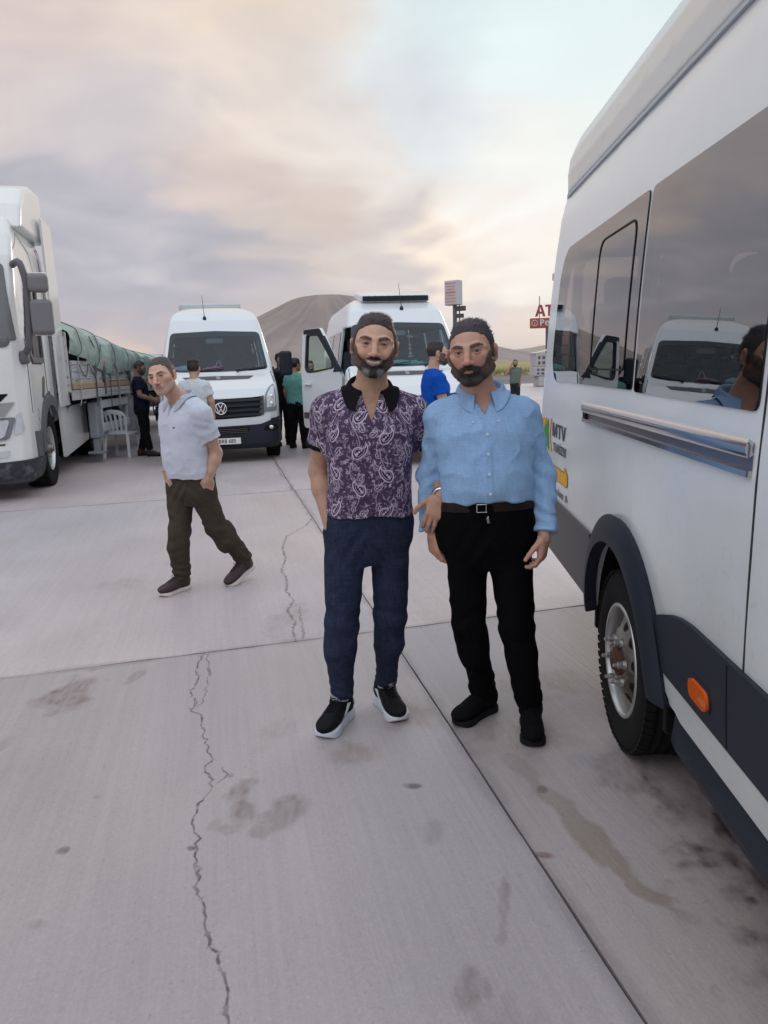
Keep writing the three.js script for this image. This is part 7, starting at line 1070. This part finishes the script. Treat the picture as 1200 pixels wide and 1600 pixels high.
// ---------------------------------------------------------------- the two men in front
const man1 = person({
  label: 'smiling bearded man in purple paisley polo shirt and navy trousers', pos: [-0.13, 0, -3.08], group: undefined, arm: 1.02, hairy: 1, armTan: 0.82, w: 0.99, d: 0.96,
  J: { head: [0.113, 1.572, 0.0], neck: [0.090, 1.416, -0.03], hp: { R: [-0.026, 0.86, -0.03], L: [0.156, 0.86, -0.06] }, sh: { R: [-0.082, 1.322, -0.04], L: [0.256, 1.307, -0.07] }, el: { R: [-0.135, 1.075, -0.10], L: [0.372, 1.090, -0.12] }, wr: { R: [-0.088, 0.845, 0.00], L: [0.356, 0.985, 0.100] }, kn: { R: [-0.062, 0.455, 0.03], L: [0.142, 0.455, -0.05] }, an: { R: [-0.082, 0.085, -0.02], L: [0.112, 0.085, -0.15] }, toe: { R: [-0.36], L: [0.30] } },
  hands: { L: { dir: [-0.34, -0.94, 0.10], palm: [0.1, -0.12, -1], pose: DRAPE }, R: { dir: [0.25, -0.95, -0.02], palm: [1, 0.2, -0.3] } },
  head: { skin: [0.58, 0.345, 0.245], yaw: 0.02, roll: -0.10, pitch: -0.02, width: 1.04, jaw: 0.92, neck: 1.12, smile: 1, lidUp: 0.0053, lidLo: 0.0030, nose: 1.0, hairT: [0.0115, 0.0030], quiff: 0.003, hairline: 0.083, recede: 0.3, hairC: [0.040, 0.025, 0.025], beard: { t: 0.0028, chin: 0.006, grey: 0.9 }, brow: 1.15, ear: 1.1, gaze: [0, 0, 1], side: -0.04, size: 1.0 },
  shirt: { mat: paisleyM, ease: 0.013, sleeve: 0.58, cuffR: 0.066, hem: 0.045, trim: blackKnit, vee: 0.100, veeX: 0.0, uv: 0.42, wrinkle: 0.6, collar: { mat: cloth([0.014, 0.013, 0.016]), gap: 0.50, spread: 1.2, point: 0.030, up: 0.010 } },
  trousers: { mat: navy, leg: [0.085, 0.067, 0.041], top: 0.085, length: 0.93, stack: 0.5, seamM: std([0.022, 0.028, 0.055], 0.9), wrinkle: 0.85 },
  shoes: { mat: shoeBlack, soleM: whiteSole, soleT: 0.036, flare: 0.006, chunk: 1, len: 1.08, laceM: shoeBlack, stripe: std([0.68, 0.70, 0.74], 0.5), sock: std([0.30, 0.32, 0.36], 0.9) },
});
const man2 = person({
  label: 'bearded man in light blue dress shirt and black trousers', pos: [0.46, 0, -3.0], arm: 0.96, w: 1.05, d: 1.06, belly: 0.018,
  J: { head: [-0.108, 1.532, 0.02], neck: [-0.066, 1.382, -0.03], hp: { R: [-0.135, 0.86, 0], L: [0.030, 0.86, 0] }, sh: { R: [-0.222, 1.288, -0.03], L: [0.092, 1.290, -0.02] }, el: { R: [-0.272, 1.065, -0.09], L: [0.172, 1.065, -0.02] }, wr: { R: [-0.264, 0.832, -0.035], L: [0.162, 0.825, 0.08] }, kn: { R: [-0.128, 0.455, 0.0], L: [0.058, 0.455, 0.05] }, an: { R: [-0.052, 0.085, -0.125], L: [0.124, 0.085, 0.02] }, toe: { R: [-0.80], L: [-0.14] } },
  hands: { R: { dir: [0.08, -0.97, 0.10], palm: [0.9, 0.05, -0.45] }, L: { dir: [-0.16, -0.96, 0.14], palm: [-0.9, 0, -0.42] } },
  head: { skin: [0.54, 0.305, 0.225], yaw: -0.30, roll: 0.10, pitch: 0.0, width: 1.04, jaw: 1.06, smile: 0.3, lidUp: 0.0056, lidLo: 0.0034, nose: 1.05, neck: 1.14, hairT: [0.0115, 0.003], hairline: 0.080, recede: 0.45, part: 0.02, hairC: [0.040, 0.032, 0.035], grey: 0.35, beard: { t: 0.0026, chin: 0.003, grey: 0.15, c: [0.026, 0.019, 0.018] }, brow: 1.1, ear: 1.15, gaze: [0.14, 0.0, 0.99], ruddy: 1.3, size: 1.01 },
  shirt: { mat: blueShirt, ease: 0.014, sleeve: 1.93, cuffR: 0.045, hem: 0.100, tuck: 1, vee: 0.055, veeX: 0.0, uv: 0.25, wrinkle: 1.15, placket: 1, buttons: [0.42, 0.335, 0.25, 0.165, 0.095], buttonM: pearl, collar: { mat: cloth([0.36, 0.56, 0.85], 234, 26), gap: 0.36, spread: 0.6, point: 0.030, up: 0.022, buttons: 1 } },
  trousers: { mat: blackCloth, leg: [0.094, 0.063, 0.050], top: 0.098, length: 0.94, stack: 0.6, belt: 1, beltM: leather, buckle: -0.035, tag: 1, wrinkle: 1 },
  shoes: { mat: phys([0.006, 0.006, 0.007], 0.85, { specularIntensity: 0.15 }), soleM: darkSole, soleT: 0.028, flare: 0.003, len: 1.04, high: 0.02 },
});
// wrist watch on the arm of the man in paisley
{
  const J = man1.J, d = nrm(sub3(J.wr.L, J.el.L)), p = add3(J.wr.L, mul3(d, -0.012)), F = frame(p, d, [1, 0, 0.2]);
  const W2 = thing('wrist_watch', 'steel wrist watch on the arm linked with the man in blue', 'watch', [-0.13, 0, -3.08]);
  const band = new THREE.TorusGeometry(0.0325, 0.006, 8, 36); band.rotateX(PI / 2); band.scale(1, 1.9, 1); band.applyMatrix4(F.m); mesh('watch_band', band, chrome, W2);
  const cs = G.at(new THREE.CylinderGeometry(0.018, 0.018, 0.009, 24), 0.004, 0, 0.035, PI / 2); cs.applyMatrix4(F.m); mesh('watch_case', cs, chrome, W2); const fc = G.at(new THREE.CylinderGeometry(0.0145, 0.0145, 0.002, 24), 0.004, 0, 0.0405, PI / 2); fc.applyMatrix4(F.m); mesh('watch_face', fc, std([0.04, 0.05, 0.07], 0.2), W2);
}
// ---------------------------------------------------------------- the man walking past
person({
  label: 'man in pale polo shirt and olive trousers walking with hands in pockets', pos: [-1.33, 0, -5.15], arm: 1.0, w: 0.98, d: 1.0, belly: 0.012, armTan: 0.8, hairy: 0.6,
  J: { head: [-0.078, 1.470, 0.08], neck: [0.008, 1.342, 0.005], hp: { R: [-0.045, 0.785, -0.055], L: [0.100, 0.785, 0.045] }, sh: { R: [-0.095, 1.245, -0.10], L: [0.160, 1.222, 0.10] }, el: { R: [-0.105, 0.985, -0.07], L: [0.222, 0.955, 0.03] }, wr: { R: [-0.115, 0.800, 0.025], L: [0.180, 0.795, 0.115] }, kn: { R: [-0.066, 0.425, 0.04], L: [0.172, 0.440, -0.03] }, an: { R: [-0.098, 0.085, -0.03], L: [0.330, 0.150, -0.22] }, toe: { R: [-0.58], L: [-0.72, 0.42] } },
  hands: { L: { dir: [-0.22, -0.95, -0.28], palm: [-0.5, 0, -0.8] }, R: { dir: [0.28, -0.9, -0.22], palm: [0.9, 0, -0.3] } },
  head: { skin: [0.60, 0.375, 0.275], yaw: -0.20, roll: 0.20, pitch: 0.06, width: 0.99, jaw: 1.02, lidUp: 0.0050, lidLo: 0.0034, nose: 1.12, neck: 1.0, hairT: [0.009, 0.003], hairline: 0.078, recede: 0.9, strand: 0.007, hairC: [0.065, 0.050, 0.046], grey: 0.7, stubble: 0.55, brow: 1.1, browK: 0.85, ear: 1.25, gaze: [0.22, 0, 0.97], size: 1.0 },
  shirt: { mat: polo, ease: 0.014, sleeve: 0.62, cuffR: 0.069, hem: 0.020, vee: 0.11, veeX: 0.0, uv: 0.25, wrinkle: 1.1, emblem: [0.075, 0.36], collar: { mat: cloth([0.54, 0.57, 0.66], 236, 20), gap: 0.42, spread: 1.0, point: 0.030 } },
  trousers: { mat: olive, leg: [0.090, 0.068, 0.055], top: 0.070, length: 0.95, seamM: std([0.035, 0.03, 0.026], 0.9), wrinkle: 1.25 },
  shoes: { mat: wine, soleM: std([0.60, 0.57, 0.52], 0.6), soleT: 0.026, flare: 0.004, len: 1.04, laceM: std([0.02, 0.01, 0.012], 0.8) },
});
// ---------------------------------------------------------------- people further back
function stand(o = {}) {
  const k = o.k || 1, m = p => mul3(p, k);
  const J = { head: [0, 1.602, 0.02], neck: [0, 1.440, -0.02], hp: { R: [-0.085, 0.90, 0], L: [0.085, 0.90, 0] }, sh: { R: [-0.168, 1.352, -0.02], L: [0.168, 1.352, -0.02] }, el: { R: [-0.215, 1.11, -0.04], L: [0.215, 1.11, -0.04] }, wr: { R: [-0.21, 0.875, 0.06], L: [0.21, 0.875, 0.06] }, kn: { R: [-0.098, 0.48, 0.015], L: [0.098, 0.48, 0.015] }, an: { R: [-0.105, 0.085, -0.02], L: [0.105, 0.085, -0.02] }, toe: { R: [-0.2], L: [0.2] } };
  for (const q in o.set || {}) { const [a, b] = q.split('.'); if (b) J[a][b] = o.set[q]; else J[a] = o.set[q]; }
  for (const a of ['head', 'neck']) J[a] = m(J[a]); for (const a of ['hp', 'sh', 'el', 'wr', 'kn', 'an']) for (const s of ['L', 'R']) J[a][s] = m(J[a][s]);
  return J;
}
const hangL = { dir: [0, -1, 0.15], palm: [-1, 0, 0] }, hangR = { dir: [0, -1, 0.15], palm: [1, 0, 0] }, tan = [0.48, 0.31, 0.23];
const jeansBlack = cloth([0.012, 0.012, 0.014]), teal = cloth([0.19, 0.46, 0.42], 232, 30), white = cloth([0.66, 0.71, 0.76], 238, 16), blue = cloth([0.010, 0.095, 0.52], 228, 36), navyT = cloth([0.012, 0.015, 0.034]), sage = cloth([0.17, 0.22, 0.19]);
const tee = (mat, o = {}) => ({ mat, ease: 0.016, sleeve: 0.6, cuffR: 0.072, hem: -0.045, wrinkle: 1.2, ...o }), pants = (mat, o = {}) => ({ mat, leg: [0.092, 0.072, 0.060], top: 0.08, length: 0.96, ...o }), sneakers = { mat: shoeBlack, soleM: darkSole, soleT: 0.026 };
person({ label: 'man in bright blue T-shirt seen in profile between the two men in front', pos: [0.56, 0, -7.8], turn: 1.75, fine: 2, J: stand({ k: 0.995, set: { 'el.R': [-0.22, 1.11, 0.02], 'wr.R': [-0.18, 0.95, 0.20] } }), hands: { L: hangL, R: { dir: [0.2, -0.6, 0.7], palm: [1, 0, 0] } }, head: { skin: tan, yaw: 0.02, hairT: [0.012, 0.002], hairline: 0.068, side: 0.01, beard: { t: 0.003 }, nose: 1.05, size: 1 }, shirt: tee(blue), trousers: pants(jeansBlack), shoes: sneakers });
person({ label: 'young man in white T-shirt seen from behind at the van bonnet', pos: [-2.60, 0, -10.95], turn: 3.05, fine: 2, J: stand({ k: 0.955, set: { 'el.R': [-0.235, 1.12, 0.0], 'wr.R': [-0.20, 0.93, 0.16] } }), hands: { L: hangL, R: hangR }, head: { skin: [0.45, 0.29, 0.21], hairT: [0.026, 0.008], hairline: 0.066, side: 0.0, hairC: [0.010, 0.008, 0.009], size: 1 }, shirt: tee(white), trousers: pants(jeansBlack), shoes: sneakers });
person({ label: 'man in navy T-shirt and sandals standing beside the plastic chair', pos: [-4.30, 0, -14.0], turn: 1.70, fine: 2, J: stand({ k: 0.985, set: { 'el.R': [-0.24, 1.12, 0.02], 'wr.R': [-0.14, 1.02, 0.24], 'el.L': [0.23, 1.12, 0.02], 'wr.L': [0.12, 1.00, 0.25], 'an.R': [-0.10, 0.085, 0.10], 'an.L': [0.10, 0.085, -0.10] } }), hands: { L: { dir: [-0.2, -0.1, 0.9], palm: [-1, 0, 0] }, R: { dir: [0.2, -0.1, 0.9], palm: [1, 0, 0] } }, head: { skin: [0.24, 0.135, 0.095], pitch: 0.25, hairT: [0.012, 0.003], side: 0.01, beard: { t: 0.003 }, size: 1 }, shirt: tee(navyT, { hem: -0.10 }), trousers: pants(jeansBlack, { length: 0.9 }), shoes: { mat: std([0.05, 0.03, 0.025], 0.7), soleM: darkSole, soleT: 0.022 } });
person({ label: 'man in turquoise T-shirt seen from behind between the two vans', pos: [-1.56, 0, -14.5], turn: 2.75, fine: 2, J: stand({ k: 0.965, set: { 'an.L': [0.15, 0.085, 0], 'an.R': [-0.13, 0.085, 0] } }), hands: { L: hangL, R: hangR }, head: { skin: [0.33, 0.19, 0.135], yaw: -0.35, hairT: [0.02, 0.010], hairC: [0.010, 0.009, 0.010], size: 1 }, shirt: tee(teal), trousers: pants(jeansBlack), shoes: sneakers });
person({ label: 'dark haired man in black behind the van wing mirror', pos: [-1.93, 0, -15.2], turn: 0.5, fine: 3, J: stand({ k: 1.03 }), hands: { L: hangL, R: hangR }, head: { skin: [0.42, 0.27, 0.2], hairT: [0.026, 0.012], hairC: [0.02, 0.012, 0.012] }, shirt: tee(jeansBlack), trousers: pants(jeansBlack), shoes: sneakers });
person({ label: 'bearded man in white shirt half hidden behind the open van door', pos: [-1.42, 0, -15.9], turn: 0.35, fine: 3, J: stand({ k: 0.94 }), hands: { L: hangL, R: hangR }, head: { skin: [0.40, 0.25, 0.18], hairT: [0.016, 0.006], beard: { t: 0.005 } }, shirt: tee(white), trousers: pants(jeansBlack), shoes: sneakers });
person({ label: 'distant man in grey green shirt holding a hand to his ear', pos: [4.55, 0, -26.2], turn: -0.35, fine: 3, J: stand({ k: 0.885, set: { 'el.R': [-0.33, 1.17, 0.12], 'wr.R': [-0.14, 1.50, 0.13] } }), hands: { L: hangL, R: { dir: [0.3, 0.9, -0.1], palm: [0.6, 0, -0.5] } }, head: { skin: [0.35, 0.21, 0.15], hairT: [0.008, 0.003], hairC: [0.05, 0.045, 0.04], beard: { t: 0.002 } }, shirt: tee(sage), trousers: pants(cloth([0.03, 0.035, 0.05])), shoes: sneakers });
// what the man by the chair is holding
{
  const F = thing('flask', 'grey flask with black strap held by the man in navy', 'flask', [-3.93, 0.86, -13.98], 0, undefined);
  const b = mesh('flask_body', G.at(G.lathe([[0, -0.09], [0.042, -0.09], [0.048, -0.08], [0.048, 0.06], [0.032, 0.09], [0.026, 0.12], [0, 0.12]], 24), 0, 0, 0, 0, 0, 0.5), std([0.36, 0.37, 0.39], 0.35, { metalness: 0.4 }), F); mesh('cap', G.cyl(0.03, 0.03, 0.04, 16, -0.065, 0.115, 0, 0, 0, 0.5), black, b);
  mesh('strap', G.tube([[-0.10, 0.14, 0], [-0.16, 0.02, 0.01], [-0.14, -0.14, 0.0], [-0.10, -0.02, 0.0], [-0.05, 0.10, 0]], 0.012, 24, 6, true), black, F);
  const bt = thing('pouch', 'black pouch hanging below the hands of the man in navy', 'pouch', [-4.02, 0.74, -13.97]); mesh('pouch_body', G.merge([G.rbox(0.085, 0.22, 0.06, 0.025, 0, 0, 0), G.rod([0, 0.11, 0], [0.02, 0.24, 0], 0.008)]), black, bt); mesh('flap', G.rbox(0.09, 0.07, 0.066, 0.02, 0, 0.075, 0), std([0.02, 0.02, 0.024], 0.6), bt);
}

renderer.render(scene, camera);
